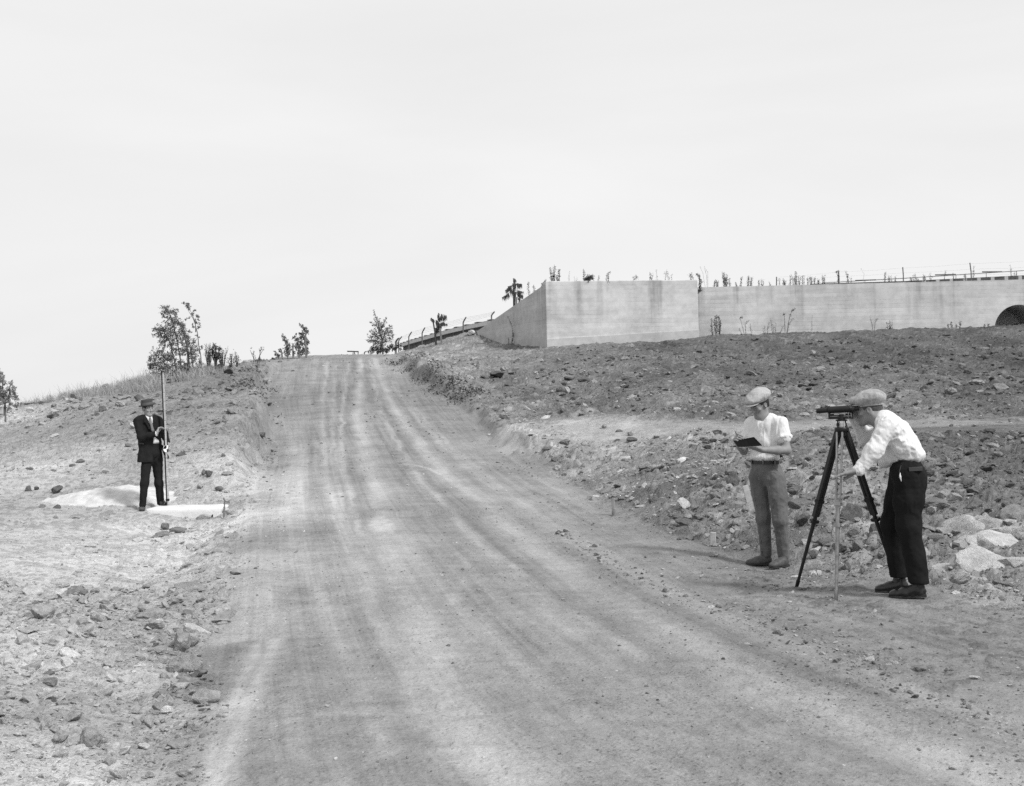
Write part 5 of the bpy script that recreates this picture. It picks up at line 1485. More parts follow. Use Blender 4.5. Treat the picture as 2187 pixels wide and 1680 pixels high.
# ---------- man bending to the level
def man_level():
    L = FL.L
    LD = np.array([0, -1.0, 0]); FW = np.array([-1.0, 0, 0])
    pelvis, waist, chest, neck = L(893, 660, 0), L(880, 560, 0), L(775, 370, .0), L(672, 270, .0)
    hc = L(607, 206, .01)
    A = frame3([-1, -.02, -.20], (0, 0, 1))
    shL, elL, wrL = L(745, 330, -.17), L(640, 520, -.24), L(532, 655, -.27)
    shR, elR, wrR = L(735, 345, .16), L(585, 425, .20), L(480, 216, .085)
    hipL, knL, anL = L(905, 700, -.09), L(905, 1070, -.11), L(980, 1495, -.12)
    hipR, knR, anR = L(870, 700, .09), L(785, 1050, .12), L(828, 1465, .14)
    S = Sdf(.005)
    P = head_prims(S, hc, A, neck)
    S.cap(neck, chest, .06, .09, .05, LD, 1.3); S.cap(chest, waist, .09, .085, .05, LD, 1.4); S.cap(waist, pelvis, .085, .09, .05, LD, 1.35)
    S.cap(shL, shR, .045, .045, .04)
    S.chain([shL, elL, wrL], [.046, .038, .025], .02); S.chain([shR, elR, wrR], [.046, .038, .025], .02)
    hand(S, wrL, L(440, 678, -.29) - wrL, (.05, -.15, -1), (0, 1, 0), curl=(.05, .15, .12), s=1.18, spread=.04, th=(.85, .25, .45))
    hand(S, wrR, L(398, 148, .0) - wrR, (-.4, -.3, -.9), (-.1, -1, 0), curl=(.62, .10, .1), s=.95, th=(.8, .25, .2))
    for h, k, a in ((hipR, knR, anR), (hipL, knL, anL)): S.chain([h, k, a], [.07, .05, .036], .03)
    S.cap(anR, L(800, 1545, .14), .032, .03, .02); S.cap(anL, L(930, 1580, -.12), .032, .03, .02)
    person = S.build('person', M_SKIN)
    seat_person(person, FL)
    tag(person, 'person in checked cap, white shirt and black trousers bending to look through the level', 'person')
    face_bits(person, P, A, 1.0, M_HAIR2); hair(person, P, A, 1.0, M_HAIR2, low=-.045, front=.03)
    flat_cap(person, P, A, 1.0, M_CAP2, tip=-.10)
    # shirt: full back and belly hanging over the belt
    S = Sdf(.006)
    S.chain([L(735, 300), L(800, 380), L(868, 480), L(905, 545)], [.088, .112, .110, .098], .06, LD, 1.5)
    S.ell(L(795, 540, 0), np.array([.105, .145, .068]), frame3([-.75, 0, -.55]) @ np.eye(3), .05)
    S.cap(L(725, 268, -.03), L(722, 268, .03), .063, .063, .04)
    S.cap(shL + np.array([.02, .02, -.01]), shR + np.array([.02, -.02, -.01]), .075, .07, .05)
    S.chain([shL, elL, wrL + (elL - wrL) * .04], [.080, .063, .044], .04)
    S.chain([shR, elR], [.072, .062], .04); S.chain([elR, wrR + (elR - wrR) * .12], [.060, .047], .03)
    S.ell(L(960, 535, 0), np.array([.065, .13, .05]), None, .04)
    S.wr(.008, (18, 18, 12), frame3([-.7, 0, -.7]), 29); S.wr(.005, (40, 30, 26), frame3([-.7, 0, -.7]), 39)
    S.cap(neck + (neck - hc) * .1, hc, .063, .075, .01, sub=True)
    sh = S.build('shirt', M_SHIRT, person)
    for e, w, r in ((elL, wrL, .044), (elR, wrR, .047)):
        ax = nrm(w - e); c = w + (e - w) * (.05 if r < .046 else .13)
        S = Sdf(.005); S.cap(c - ax * .035, c + ax * .010, r + .003, r + .005, .01); S.cap(c + ax * .0, c + ax * .05, r - .006, r - .004, .004, sub=True); S.wr(.004, (50, 50, 50), None, 3)
        S.build('cuff', M_SHIRT, sh)
    # trousers
    S = Sdf(.006)
    S.cap(L(885, 592), L(893, 680), .104, .120, .04, LD, 1.28)
    S.ell(L(960, 730, -.06), np.array([.075, .085, .105]), None, .05); S.ell(L(950, 730, .06), np.array([.075, .085, .105]), None, .05)
    S.chain([hipL, L(905, 880, -.1), knL, L(985, 1480, -.12)], [.120, .106, .090, .077], .05)
    S.chain([hipR, L(835, 880, .1), knR, L(829, 1440, .14)], [.114, .100, .085, .070], .05)
    S.wr(.008, (12, 12, 7), None, 43); S.wr(.004, (26, 26, 20), None, 53)
    S.clip(L(885, 575), (.10, 0, 1)); S.clip(L(900, 1490, -.1), (0, 0, -1))
    tr = S.build('trousers', M_BLACK, person)
    S = Sdf(.006); S.cap(L(983, 1472, -.12), L(983, 1488, -.12), .073, .073, .006); S.clip(L(900, 1497, -.1), (0, 0, -1)); S.clip(L(900, 1462, -.1), (0, 0, 1)); S.build('turn_up', M_BLACK, tr)
    m = MB(); m.tube([L(848, 618, -.180), L(836, 665, -.196), L(846, 740, -.205)], .004, 5); m.build('pocket_seam', plain('pocket_edge', .05), tr)
    ab = frame3([-1, 0, -.08])[[1, 0, 2]] if False else np.array([[-.995, 0, -.10], [0, -1, 0], [-.10, 0, .995]])
    belt(person, L(893, 576), ab, .108, .140, -.015, .015, plain('belt_leather_grey', .06, rough=.35, spec=.5))
    shoe(person, L(1043, 1600, -.12), L(752, 1606, -.12), M_LEATHER); shoe(person, L(905, 1560, .14), L(652, 1566, .14), M_LEATHER)
    sock(person, anR, L(850, 1530, .14), M_BELT); sock(person, anL, L(990, 1565, -.12), M_BELT); sock(person, anR, L(805, 1540, .14), M_BELT); sock(person, anL, L(935, 1575, -.12), M_BELT)
    # tie hanging free below the chest
    m = MB(); a, b, c = L(690, 470, -.02), L(682, 555, -.02), L(680, 625, -.02)
    for q, wd in ((a, .020),): pass
    m.prism([a - np.array([.014, 0, 0]), a + np.array([.014, 0, 0]), b + np.array([.016, 0, 0]), c + np.array([.017, 0, 0]), c - np.array([.013, 0, -.004]), b - np.array([.015, 0, 0])], (0, .006, 0))
    m.build('necktie', M_BLACK, person)
    # things in his pockets
    nb = empty('pocket_book', FL.W(L(957, 648, -.165))); nb.rotation_euler = (0, 0, FL.rz); o = L(957, 648, -.165)
    tag(nb, 'dark slim book sticking out of the back pocket of the black trousers', 'book')
    m = MB(); m.prism([L(905, 635, -.207) - o, L(1008, 630, -.200) - o, L(1008, 660, -.200) - o, L(908, 664, -.207) - o], (0, .05, 0)); m.build('cover', plain('book_cover', .055, rough=.5), nb, bevel=.002)
    hk = empty('pocket_cloth', FL.W(L(842, 705, -.16))); hk.rotation_euler = (0, 0, FL.rz); o = L(842, 705, -.16)
    tag(hk, 'small white cloth tip showing at the side pocket of the black trousers', 'handkerchief')
    S = Sdf(.003); S.cap(L(840, 675, -.196) - o, L(842, 705, -.203) - o, .004, .008, .003); S.cap(L(842, 705, -.203) - o, L(849, 738, -.203) - o, .008, .003, .003); S.build('cloth_tip', M_SHIRT2, hk)
man_level()

# ---------- man with the levelling rod
def man_rod():
    L = FR.L
    LD = nrm([.86, .30, 0]); LD = nrm([.88, -.0, 0] + np.array([0, .42, 0]))     # his left: viewer's right and a little back
    FW = nrm([.42, -.88, 0])
    neck = L(315, 378, .0); hc = L(308, 256, -.015)
    A = frame3([.48, -.86, -.06], (0, 0, 1))
    chest, waist, pelvis = L(320, 470), L(345, 690), L(355, 800)
    shR, elR, wrR = L(168, 418, -.05), L(222, 635, -.16), L(424, 586, -.22)
    shL, elL, wrL = L(452, 408, .07), L(525, 590, .06), L(572, 712, -.06)
    hipR, knR, anR = L(295, 960, -.04), L(262, 1250, -.08), L(232, 1545, -.09)
    hipL, knL, anL = L(432, 960, .04), L(455, 1250, .02), L(478, 1510, .06)
    S = Sdf(.005)
    P = head_prims(S, hc, A, neck, .98, .046)
    S.cap(neck, chest, .06, .09, .05, LD, 1.3); S.cap(chest, waist, .085, .08, .05, LD, 1.4); S.cap(waist, pelvis, .085, .09, .05, LD, 1.3)
    S.cap(shL, shR, .045, .045, .04)
    S.chain([shR, elR, wrR], [.044, .036, .025], .02); S.chain([shL, elL, wrL], [.044, .036, .025], .02)
    hand(S, wrR, L(462, 482, -.18) - wrR, (1, .1, -.1), (-.2, .9, .2), curl=(.9, .55, .35), s=1.05, th=(.8, .3, .5))
    hand(S, wrL, L(610, 790, -.10) - wrL, (-.8, -.3, 0), (-.2, -.9, .2), curl=(.45, .6, .5), s=1.0, th=(.7, .4, .5))
    for h, k, a in ((hipR, knR, anR), (hipL, knL, anL)): S.chain([h, k, a], [.065, .046, .033], .03)
    S.cap(anR, L(228, 1590, -.12), .03, .03, .02); S.cap(anL, L(500, 1530, .02), .03, .028, .02)
    person = S.build('person', M_SKIN2)
    seat_person(person, FR)
    tag(person, 'person in dark suit, tie and hat holding an upright levelling rod', 'person')
    face_bits(person, P, A, .98, M_HAIR); hair(person, P, A, .98, M_HAIR, front=.035, low=-.04)
    # hat
    hx = frame3([.35, -.93, .0], (-.17, 0, 1)); hcn = L(299, 204, -.015)
    ax = (hx[0], hx[1], hx[2])
    m = MB(); m.lathe([(.094, -.004), (.094, .004), (.091, .02), (.086, .085), (.082, .094), (.074, .098), (.001, .092)], hcn, ax, 28); ht = m.build('hat', M_FELT, person, smooth=True)
    m = MB(); m.lathe([(.080, -.004), (.110, -.008), (.132, -.004), (.138, .006), (.136, .010), (.128, .003), (.110, .000), (.080, .006)], hcn, ax, 32); m.build('brim', M_FELT, ht, smooth=True)
    m = MB(); m.lathe([(.093, .006), (.0965, .007), (.0935, .045), (.0905, .046)], hcn, ax, 28); m.build('hat_band', M_BAND, ht, smooth=True)
    bq = hcn + hx[0] * -.095 * -1 + hx[2] * .025; m = MB(); m.box(bq, (.005, .014, .022), hx); m.build('ribbon_bow', M_BELT, ht)
    # shirt under the jacket, collar, tie
    S = Sdf(.006)
    S.cap(L(318, 400), L(335, 560), .088, .094, .05, LD, 1.45); S.cap(L(335, 560), L(370, 690, -.01), .092, .088, .05, LD, 1.35)
    S.wr(.003, (25, 25, 12), None, 7); S.clip(L(350, 708), (0, 0, -1))
    sh = S.build('shirt', M_SHIRT2, person)
    S = Sdf(.005); S.cap(neck + np.array([0, 0, .020]) + FW * .002, neck + np.array([0, 0, .058]) + FW * .006, .066, .056, .01); S.cap(neck, neck + np.array([0, 0, .14]) + FW * .01, .052, .050, .005, sub=True)
    S.cap(L(334, 352, -.20), L(334, 348, -.02), .010, .010, .01, sub=True); S.build('collar', M_SHIRT2, sh)
    S = Sdf(.004); k0 = L(336, 372, -.098)
    S.cap(k0, L(338, 380, -.115), .013, .011, .006); S.chain([L(338, 380, -.115), L(352, 455, -.135), L(372, 540, -.135), L(380, 570, -.13)], [.009, .013, .017, .017], .006, nrm(np.cross(FW, [0, 0, 1])), 1.5)
    S.build('necktie', M_TIE, person)
    # trousers
    S = Sdf(.006)
    S.cap(L(352, 712), L(358, 850), .096, .104, .04, LD, 1.4)
    S.chain([hipR, knR, L(236, 1545, -.09)], [.088, .065, .052], .05); S.chain([hipL, knL, L(482, 1515, .06)], [.088, .066, .058], .05)
    S.wr(.006, (14, 14, 9), None, 63); S.wr(.003, (30, 30, 22), None, 64)
    S.clip(L(352, 702), (0, 0, 1)); S.clip(L(236, 1566, -.09), (0, 0, -1))
    tr = S.build('trousers', M_SUIT, person)
    ab = np.array([LD, FW, [0, 0, 1.0]])
    belt(person, L(354, 704), ab, .134, .098, -.014, .014, plain('white_belt_cloth', .5))
    # jacket
    S = Sdf(.006)
    S.cap(L(318, 405), L(330, 540), .100, .106, .05, LD, 1.55); S.cap(L(330, 540), L(335, 700), .108, .108, .05, LD, 1.62)
    S.cap(L(335, 700), L(340, 1000), .108, .138, .05, LD, 1.62)
    S.cap(shR + np.array([.03, 0, .0]), shL + np.array([-.03, 0, .0]), .060, .060, .05)
    S.cap(L(240, 385, -.02), L(390, 378, .04), .055, .05, .05)
    S.chain([shR, elR, wrR + (elR - wrR) * .14], [.070, .060, .048], .04); S.chain([shL, elL, wrL + (elL - wrL) * .08], [.068, .056, .044], .04)
    S.cap(L(490, 760, -.06), L(565, 905, -.04), .03, .028, .04)
    S.wr(.006, (16, 16, 10), None, 73); S.wr(.003, (34, 34, 26), None, 74)
    # open front: V of the lapels, then the skirts part below the button
    rt = nrm(np.cross(FW, [0, 0, 1]))
    def vee(p0, p1, w0, w1, deep=.09):
        n_ = 10
        for i in range(n_):
            a = p0 + (p1 - p0) * i / n_; b = p0 + (p1 - p0) * (i + 1) / n_
            w_a, w_b = w0 + (w1 - w0) * i / n_, w0 + (w1 - w0) * (i + 1) / n_
            S.cap(a - FW * .0, a + FW * deep, w_a, w_a, .004, sub=True)
            if i == n_ - 1: S.cap(b, b + FW * deep, w_b, w_b, .004, sub=True)
    vee(L(325, 330, -.06), L(378, 575, -.085), .060, .010)
    vee(L(392, 640, -.07), L(415, 700, -.07), .012, .050); vee(L(415, 700, -.06), L(450, 940, -.06), .055, .105)
    S.clip(L(342, 962), (0, 0, -1))
    S.cap(neck, hc, .062, .075, .006, sub=True)
    jk = S.build('jacket', M_SUIT, person)
    for e, w, r in ((elR, wrR, .040), (elL, wrL, .037)):
        ax_ = nrm(w - e); S = Sdf(.005); S.cap(w + (e - w) * .22, w + ax_ * -.008, r - .003, r, .01); S.cap(w - ax_ * .012, w + ax_ * .05, r - .007, r - .005, .004, sub=True); S.build('shirt_cuff', M_SHIRT2, jk)
    # lapels: thin raised strips beside the V
    for pts, wds in (([L(250, 335, -.075), L(285, 430, -.13), L(335, 520, -.15), L(375, 580, -.145)], [.014, .034, .026, .006]), ([L(372, 345, -.04), L(402, 430, -.085), L(402, 510, -.115), L(390, 575, -.13)], [.012, .028, .022, .006])):
        S = Sdf(.005); S.chain(pts, [w * .32 for w in wds], .01, rt, 3.0); S.wr(.001, (30, 30, 30), None, 5); S.build('lapel', M_SUIT, jk)
    q = L(224, 718, -.135); m = MB(); m.box(q, (.034, .012, .012), frame3([-.25, -.97, .0], (.1, 0, 1))); m.build('pocket_flap', plain('flap_cloth', .045), jk, bevel=.003)
    shoe(person, L(240, 1600, .06) * np.array([1, 1, 0]) + np.array([0, 0, FEET['r'][0][2]]), L(222, 1622, -.20) * np.array([1, 1, 0]) + np.array([0, 0, FEET['r'][0][2]]), M_DUSTY)
    zb = L(500, 1548, 0)[2]
    shoe(person, np.array([L(470, 1540, .10)[0], .12, zb]), np.array([L(540, 1550, -.08)[0], -.12, zb]), M_LEATHER)
    sock(person, anR, L(236, 1585, -.05), M_BELT); sock(person, anL, L(485, 1530, .06), M_BELT)
    # levelling rod
    rb, rt_ = L(574, 1546, -.14), L(503, -262, -.12)
    ax_ = nrm(rt_ - rb); Ln = np.linalg.norm(rt_ - rb)
    # faces: pale scale to the viewer's right front, dark side to the left
    fn = np.array([.52, -.85, 0]); fn = nrm(fn - ax_ * np.dot(fn, ax_)); fx = np.cross(ax_, fn); fx = fx if fx[0] > 0 else -fx
    rod = empty('levelling_rod', FR.W(rb)); rod.rotation_euler = (0, 0, FR.rz)
    tag(rod, 'tall slim levelling rod with pale graduated face and round quartered target', 'levelling rod')
    B3 = np.array([fx, -fn, ax_])
    c = ax_ * Ln / 2
    m = MB(); m.box(c, (.017, .018, Ln / 2), B3); m.build('staff', plain('dark_varnished_wood', .03, rough=.5, spec=.3), rod, bevel=.002)
    t = NT('graduated_scale')
    sx = t.n.new('ShaderNodeSeparateXYZ'); t.l.new(t.co, sx.inputs[0])
    fr_ = t.math('FRACT', t.math('MULTIPLY', sx.outputs[2], 33)); tick = t.rng(fr_, .28, .32, 1, 0)
    fr2 = t.math('FRACT', t.math('MULTIPLY', sx.outputs[2], 6.6)); tick2 = t.rng(fr2, .10, .12, 1, 0)
    cc = t.math('SUBTRACT', t.rng(t.noise(40, 3), .3, .7, .32, .44), t.math('MULTIPLY', t.math('MAXIMUM', t.math('MULTIPLY', tick, .35), tick2), .14))
    M_SCALE = t.done(cc, .6, .2)
    m = MB(); m.box(c + fn * .0195, (.0155, .002, Ln / 2 - .003), B3); m.build('scale_face', M_SCALE, rod)
    for h_ in (.085, Ln - .02):
        m = MB(); m.box(ax_ * h_ + fn * .002, (.021, .0245, .018 if h_ < 1 else .010), B3); m.build('metal_band', M_BLKMET, rod)
    # target: disc in four quarters
    tz = np.dot(L(549, 790, -.14) - rb, ax_); tc = ax_ * tz + fn * .028
    MQ = (plain('target_white', .75, var=.03), plain('target_black', .012, var=.03))
    D3 = np.array([fx, ax_, fn])
    m = MB(); m.lathe([(.060, -.006), (.061, -.004), (.061, .0), (.0, .0)], tc, D3, 32); dsk = m.build('target', MQ[0], rod, smooth=True)
    for qd in range(4):
        a0 = pi / 2 * qd; pts = [tc + fn * .001] + [tc + fn * .001 + (fx * cos(a) + ax_ * sin(a)) * .057 for a in np.linspace(a0, a0 + pi / 2, 10)]
        m = MB(); m.prism(pts, fn * .004); m.build('quadrant', MQ[1 if qd in (1, 3) else 0], dsk)
    m = MB(); m.lathe([(.013, .0), (.013, .008), (.008, .012), (.001, .012)], tc, D3, 14); m.build('hub', MQ[0], dsk, smooth=True)
man_rod()

# ------------------------------------------------------------------ level on its tripod
def tripod_level():
    fr = Frame(ZL, 405, 1560, 9.2); L = fr.L
    g = lambda x, y: hit(*ZL.p(x, y))
    tips = [g(60, 1522), g(362, 1625), None]
    tips[2] = fr.W(np.array([.46, .42, 0])); tips[2][2] = gz(tips[2][0], tips[2][1])
    for i in (0, 1): tips[i][2] = gz(tips[i][0], tips[i][1])
    toL = lambda w: np.array([(w - fr.O) @ fr.ex, (w - fr.O) @ fr.ey, w[2] - fr.O[2]])
    tips = [toL(q) - np.array([0, 0, .02]) for q in tips]
    tp_ = empty('tripod', fr.O); tp_.rotation_euler = (0, 0, fr.rz)
    tag(tp_, 'wooden surveying tripod with splayed adjustable legs standing on the road edge', 'tripod')
    hd = L(405, 345, 0)
    MW = plain('black_stained_ash', .022, rough=.45, spec=.3, scale=20); MWL = plain('worn_metal_leg', .30, rough=.35, metal=.7, var=.25, scale=25)
    m = MB(); m.lathe([(.054, -.018), (.056, -.012), (.056, .004), (.052, .010), (.050, .012)], hd, None, 24); m.build('head_plate', M_BLKMET, tp_, smooth=True)
    m = MB(); m.lathe([(.030, -.06), (.036, -.05), (.040, -.018), (.02, -.018)], hd, None, 16); m.build('head_hub', M_BLKMET, tp_, smooth=True)
    for i, tip in enumerate(tips):
        mat = MW if i != 1 else MWL
        dxy = nrm([tip[0] - hd[0], tip[1] - hd[1], 0]); sd = np.array([-dxy[1], dxy[0], 0])
        top = hd + dxy * .042 + np.array([0, 0, -.025])
        ax = nrm(tip - top); Ln = np.linalg.norm(tip - top)
        lw = MB()
        if i == 1:
            for s_ in (-1, 1): lw.tube([top + sd * .023 * s_, top + ax * Ln * .45 + sd * .016 * s_], .0085, 8)
        else:
            nn = np.cross(ax, sd)
            for s_ in (-1, 1): lw.box(top + ax * Ln * .26 + sd * .017 * s_, (Ln * .26, .011, .016), (ax, sd, nn))
        lg = lw.build('leg', mat, tp_, smooth=(i == 1))
        m = MB(); m.tube([top + ax * Ln * .40, top + ax * Ln * .56, tip - ax * .10], [.017, .017, .013], 10); m.build('lower_leg', mat, lg, smooth=True)
        m = MB(); m.tube([tip - ax * .10, tip - ax * .02, tip + ax * .02], [.017, .014, .003], 10); m.build('metal_shoe', M_STEEL if i == 1 else M_BLKMET, lg, smooth=True)
        for q in (.425, .55):
            m = MB(); m.box(top + ax * Ln * q, (.014, .034 if i != 1 else .026, .024), (ax, sd, np.cross(ax, sd))); m.build('clamp', M_BLKMET if i != 1 else MWL, lg, bevel=.003)
        m = MB(); m.tube([top - sd * .032, top + sd * .032], .006, 8); m.build('hinge_pin', M_BLKMET, lg, smooth=True)
        m = MB(); m.tube([top + ax * Ln * .55 + sd * .03, top + ax * Ln * .55 + sd * .055], .006, 8); m.build('wing_screw', M_BRASS, lg, smooth=True)
    # instrument
    lv = empty('surveying_level', fr.W(hd + np.array([0, 0, .012]))); lv.rotation_euler = (0, 0, fr.rz)
    tag(lv, 'black dumpy level telescope mounted on the tripod', 'surveying level')
    o = hd + np.array([0, 0, .012]); l = lambda x, y, dy=0.0: L(x, y, dy) - o
    for a in range(4):
        q = np.array([cos(a * pi / 2 + .6), sin(a * pi / 2 + .6), 0]) * .036
        m = MB(); m.lathe([(.006, 0), (.006, .008), (.011, .009), (.011, .032), (.006, .033), (.005, .052)], q, None, 12); m.build('foot_screw', M_BRASS if a % 2 else M_BLKMET, lv, smooth=True)
    m = MB(); m.lathe([(.044, .050), (.046, .054), (.046, .060), (.02, .066), (.016, .10), (.024, .104)], (0, 0, 0), None, 20); m.build('centre_spindle', M_BLKMET, lv, smooth=True)
    zb = l(400, 262)[2]; xb0, xb1 = l(308, 262)[0], l(490, 262)[0]
    m = MB(); m.box(((xb0 + xb1) / 2, 0, zb), ((xb1 - xb0) / 2, .016, .011)); m.build('level_bar', M_BLKMET, lv, bevel=.004)
    M_ = MB(); a, b = l(318, 243), l(470, 238)
    M_.tube([a, b], .009, 10); vl = M_.build('spirit_vial', M_BLKMET, lv, smooth=True)
    m = MB(); m.tube([a * .8 + b * .2 + np.array([0, -.006, .003]), a * .25 + b * .75 + np.array([0, -.006, .003])], .005, 8); m.build('vial_glass', plain('vial_glass', .5, rough=.1, spec=.6), vl, smooth=True)
    for x in (312, 484):
        m = MB(); q0, q1 = l(x, 272), l(x, 190)
        m.box((q0 + q1) / 2, (.008, .013, (q1[2] - q0[2]) / 2)); m.lathe([(.030, -.007), (.031, 0), (.030, .007)], l(x, 203), (np.array([0, 1, 0]), np.array([0, 0, 1]), np.array([1, 0, 0])), 18); m.build('wye_support', M_BLKMET, lv, smooth=True)
    pts = [l(x, y) for x, y in ((216, 212), (228, 211.5), (300, 207), (302, 207), (330, 204), (462, 197), (464, 197), (500, 195), (502, 195), (534, 193))]
    m = MB(); m.tube(pts, [.019, .0215, .020, .031, .028, .028, .031, .022, .0185, .0185], 18); m.build('telescope', M_BLKMET, lv, smooth=True)
    m = MB(); q = l(484, 178); m.tube([q + np.array([0, -.02, 0]), q + np.array([0, .02, 0])], .014, 12); m.build('focus_knob', M_BLKMET, lv, smooth=True)
    m = MB(); m.tube([l(216, 212) - np.array([.0015, 0, 0]), l(216, 212) - np.array([.0, 0, 0])], .014, 14); m.build('object_lens', plain('lens_glass', .08, rough=.08, spec=.8), lv, smooth=True)
    m = MB()
    cx, cy = 470, 255
    m.tube([l(cx - 14, 225, -.035), l(cx - 18, 255, -.04), l(cx - 4, 278, -.04), l(cx + 10, 258, -.04), l(cx + 4, 228, -.035)], .0015, 4); m.build('chain', M_STEEL, lv)
    return fr
tripod_level()
# ------------------------------------------------------------------ block, tap, sand heap, stakes
M_BLOCK = concrete('pale_new_concrete', .66, board=False, streak=False)
def block():
    d = 18.3
    tl, tr = ZS.at(672, 1388, d), ZS.at(1390, 1362, d - .05)
    ztop = FR.W(FR.L(500, 1548, 0))[2] - .004
    a, b = v3(tl, 0), v3(tr, 0); e = nrm(b - a); n = np.array([e[1], -e[0], 0]); n = n if n[1] < 0 else -n
    L_ = np.linalg.norm(b - a); zb = min(gz(*a[:2]), gz(*b[:2])) - .35
    rt = empty('concrete_block', v3((a + b) / 2, ztop)); tag(rt, 'low pale concrete block beside the road under the levelling rod', 'concrete block')
    # irregular, cast by hand: subdivided box with worn edges
    S = Sdf(.012)
    ax = np.array([e, -n, [0, 0, 1.0]]); c = (a + b) / 2 - n * .27
    wd = .27
    bm = bmesh.new(); bmesh.ops.create_cube(bm, size=1)
    bmesh.ops.subdivide_edges(bm, edges=bm.edges[:], cuts=11, use_grid_fill=True)
    vs = []
    for v in bm.verts:
        l = np.array(v.co)
        q = np.sign(l) * np.minimum(np.abs(l), .5)
        x, y, z = q[0] * L_, q[1] * 2 * wd, q[2]
        hgt = ztop - zb
        edge = sum(abs(t) > .49 for t in q)
        r = .018 if edge >= 2 else 0
        p = c + ax[0] * (x - np.sign(x) * r) + ax[1] * (y - np.sign(y) * r) + np.array([0, 0, (ztop + zb) / 2 + z * hgt - np.sign(z) * r * .7])
        nz = vnoise3(np.array([p * 9.0]), 3)[0] * .016 + vnoise3(np.array([p * 3.0]), 4)[0] * .02
        p = p + nrm(ax.T @ l + 1e-9) * nz * (0.35 if q[2] > .49 else 1)
        v.co = p - np.array(rt.location)
    me = bpy.data.meshes.new('block_body'); bm.to_mesh(me); bm.free(); me.materials.append(M_BLOCK)
    me.polygons.foreach_set('use_smooth', np.ones(len(me.polygons), bool)); me.set_sharp_from_angle(angle=radians(55))
    o = bpy.data.objects.new('block_body', me); COL.objects.link(o); o.parent = rt
    h = ZS.at(1318, 1478, d - .1) - np.array(rt.location); fx = e
    S = Sdf(.004); q = c + n * (wd + .004); hp = ZS.at(1318, 1478, 18); t_ = ((q - CAM) @ n) / ((hp - CAM) @ n); hp = CAM + (hp - CAM) * t_ - np.array(rt.location)
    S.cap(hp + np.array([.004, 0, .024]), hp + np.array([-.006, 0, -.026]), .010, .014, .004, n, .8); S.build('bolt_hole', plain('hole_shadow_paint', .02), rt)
block()
def tap():
    d = 17.9; rt = empty('water_tap', ZS.at(1424, 1566, d)); tag(rt, 'iron standpipe with a small brass tap at the right end of the block', 'tap')
    q = lambda x, y: ZS.at(x, y, d)
    M_P = plain('galvanised_pipe', .19, rough=.5, var=.25, scale=30); M_T = plain('dull_brass', .16, rough=.5, var=.3)
    m = MB(); m.tube([q(1424, 1590), q(1430, 1440), q(1434, 1385)], .0145, 10); part(m, 'sleeve_pipe', M_P, rt, smooth=True)
    m = MB(); m.tube([q(1434, 1390), q(1438, 1322)], .010, 10); part(m, 'riser', M_P, rt, smooth=True)
    m = MB(); m.tube([q(1434, 1358), q(1436, 1340)], .014, 10); part(m, 'coupling', M_T, rt, smooth=True)
    m = MB(); m.tube([q(1438, 1326), q(1432, 1312), q(1424, 1303)], [.012, .013, .011], 10); m.tube([q(1438, 1334), q(1460, 1336), q(1474, 1336)], [.012, .010, .012], 8); m.tube([q(1474, 1336), q(1486, 1342)], [.012, .009], 8); part(m, 'spout', M_T, rt, smooth=True)
    m = MB(); m.tube([q(1478, 1322), q(1480, 1352)], .006, 6); m.tube([q(1474, 1324), q(1490, 1324)], .005, 6); part(m, 'handle', M_T, rt, smooth=True)
tap()
def heap(name, px, py, d, rx, ry, h, mat, label, seed):
    c = ZS.at(px, py, d); n = 46
    u = np.linspace(-1, 1, n); U, W_ = np.meshgrid(u, u, indexing='ij')
    r = np.sqrt(U ** 2 + W_ ** 2)
    X, Y = c[0] + U * rx, c[1] + W_ * ry
    r = r * (1 + .45 * fbm2(np.arctan2(W_, U) * 1.3 + 5, r * 0 + 2.2, 3, seed + 9)); prof = np.clip(1 - r ** 1.6, -.3, 1)
    g = base_z(X, Y)
    Z = g - .05 + h * prof * (1 + .35 * fbm2(X * 3, Y * 3, 3, seed)) + .03 * fbm2(X * 14, Y * 14, 3, seed + 5) + .05
    Z = np.where(r > 1.02, g - .15, Z)
    I = np.arange(n * n).reshape(n, n)
    F_ = np.stack([I[:-1, :-1], I[1:, :-1], I[1:, 1:], I[:-1, 1:]], -1).reshape(-1, 4)
    o = obj(name, np.stack([X, Y, Z], -1).reshape(-1, 3), F_, mat, smooth=True)
    tag(o, label, 'sand heap' if 'heap' in name else 'sand'); return o
M_SAND = plain('pale_sand', .55, var=.18, scale=7, bump=.7, bscale=55, bdist=.02)
heap('sand_heap', 370, 1372, 19.6, 1.15, .8, .17, M_SAND, 'pale sand heap behind the suited person on the left', 12)
def stake(name, z, x, y0, y1, w, lab, m_, d=None, t=.02):
    p = hit(*z.p(x, y0)); d = p[1]; top = z.at(x, y1, d)
    rt = empty(name, p); tag(rt, lab, 'stake'); L_ = top[2] - p[2]
    m = MB(); m.box(p + np.array([0, 0, L_ / 2 - .06]), (w, t, L_ / 2 + .06), (nrm([1, -.3, 0]), nrm([.3, 1, 0]), np.array([.02, 0, 1]))); part(m, 'peg', m_, rt, bevel=.004)
    return rt
ZV = Zoom(0, 0, 4096 / 2187.)
MST = plain('grey_stake_wood', .26, scale=25, var=.2)
stake('survey_stake', ZV, 1310, 1101, 1063, .017, 'tall thin wooden stake at the right edge of the road', MST)
stake('survey_stake', ZV, 1313, 1102, 1086, .014, 'short wooden stake touching the tall thin stake', MST)
stake('survey_stake', ZV, 1523, 1161, 1137, .030, 'short stubby peg at the road edge left of the person writing', plain('new_peg_wood', .38, scale=25))
stake('survey_stake', ZV, 1178, 960, 944, .018, 'small whitish peg on the pale patch right of the road', plain('white_peg', .7))
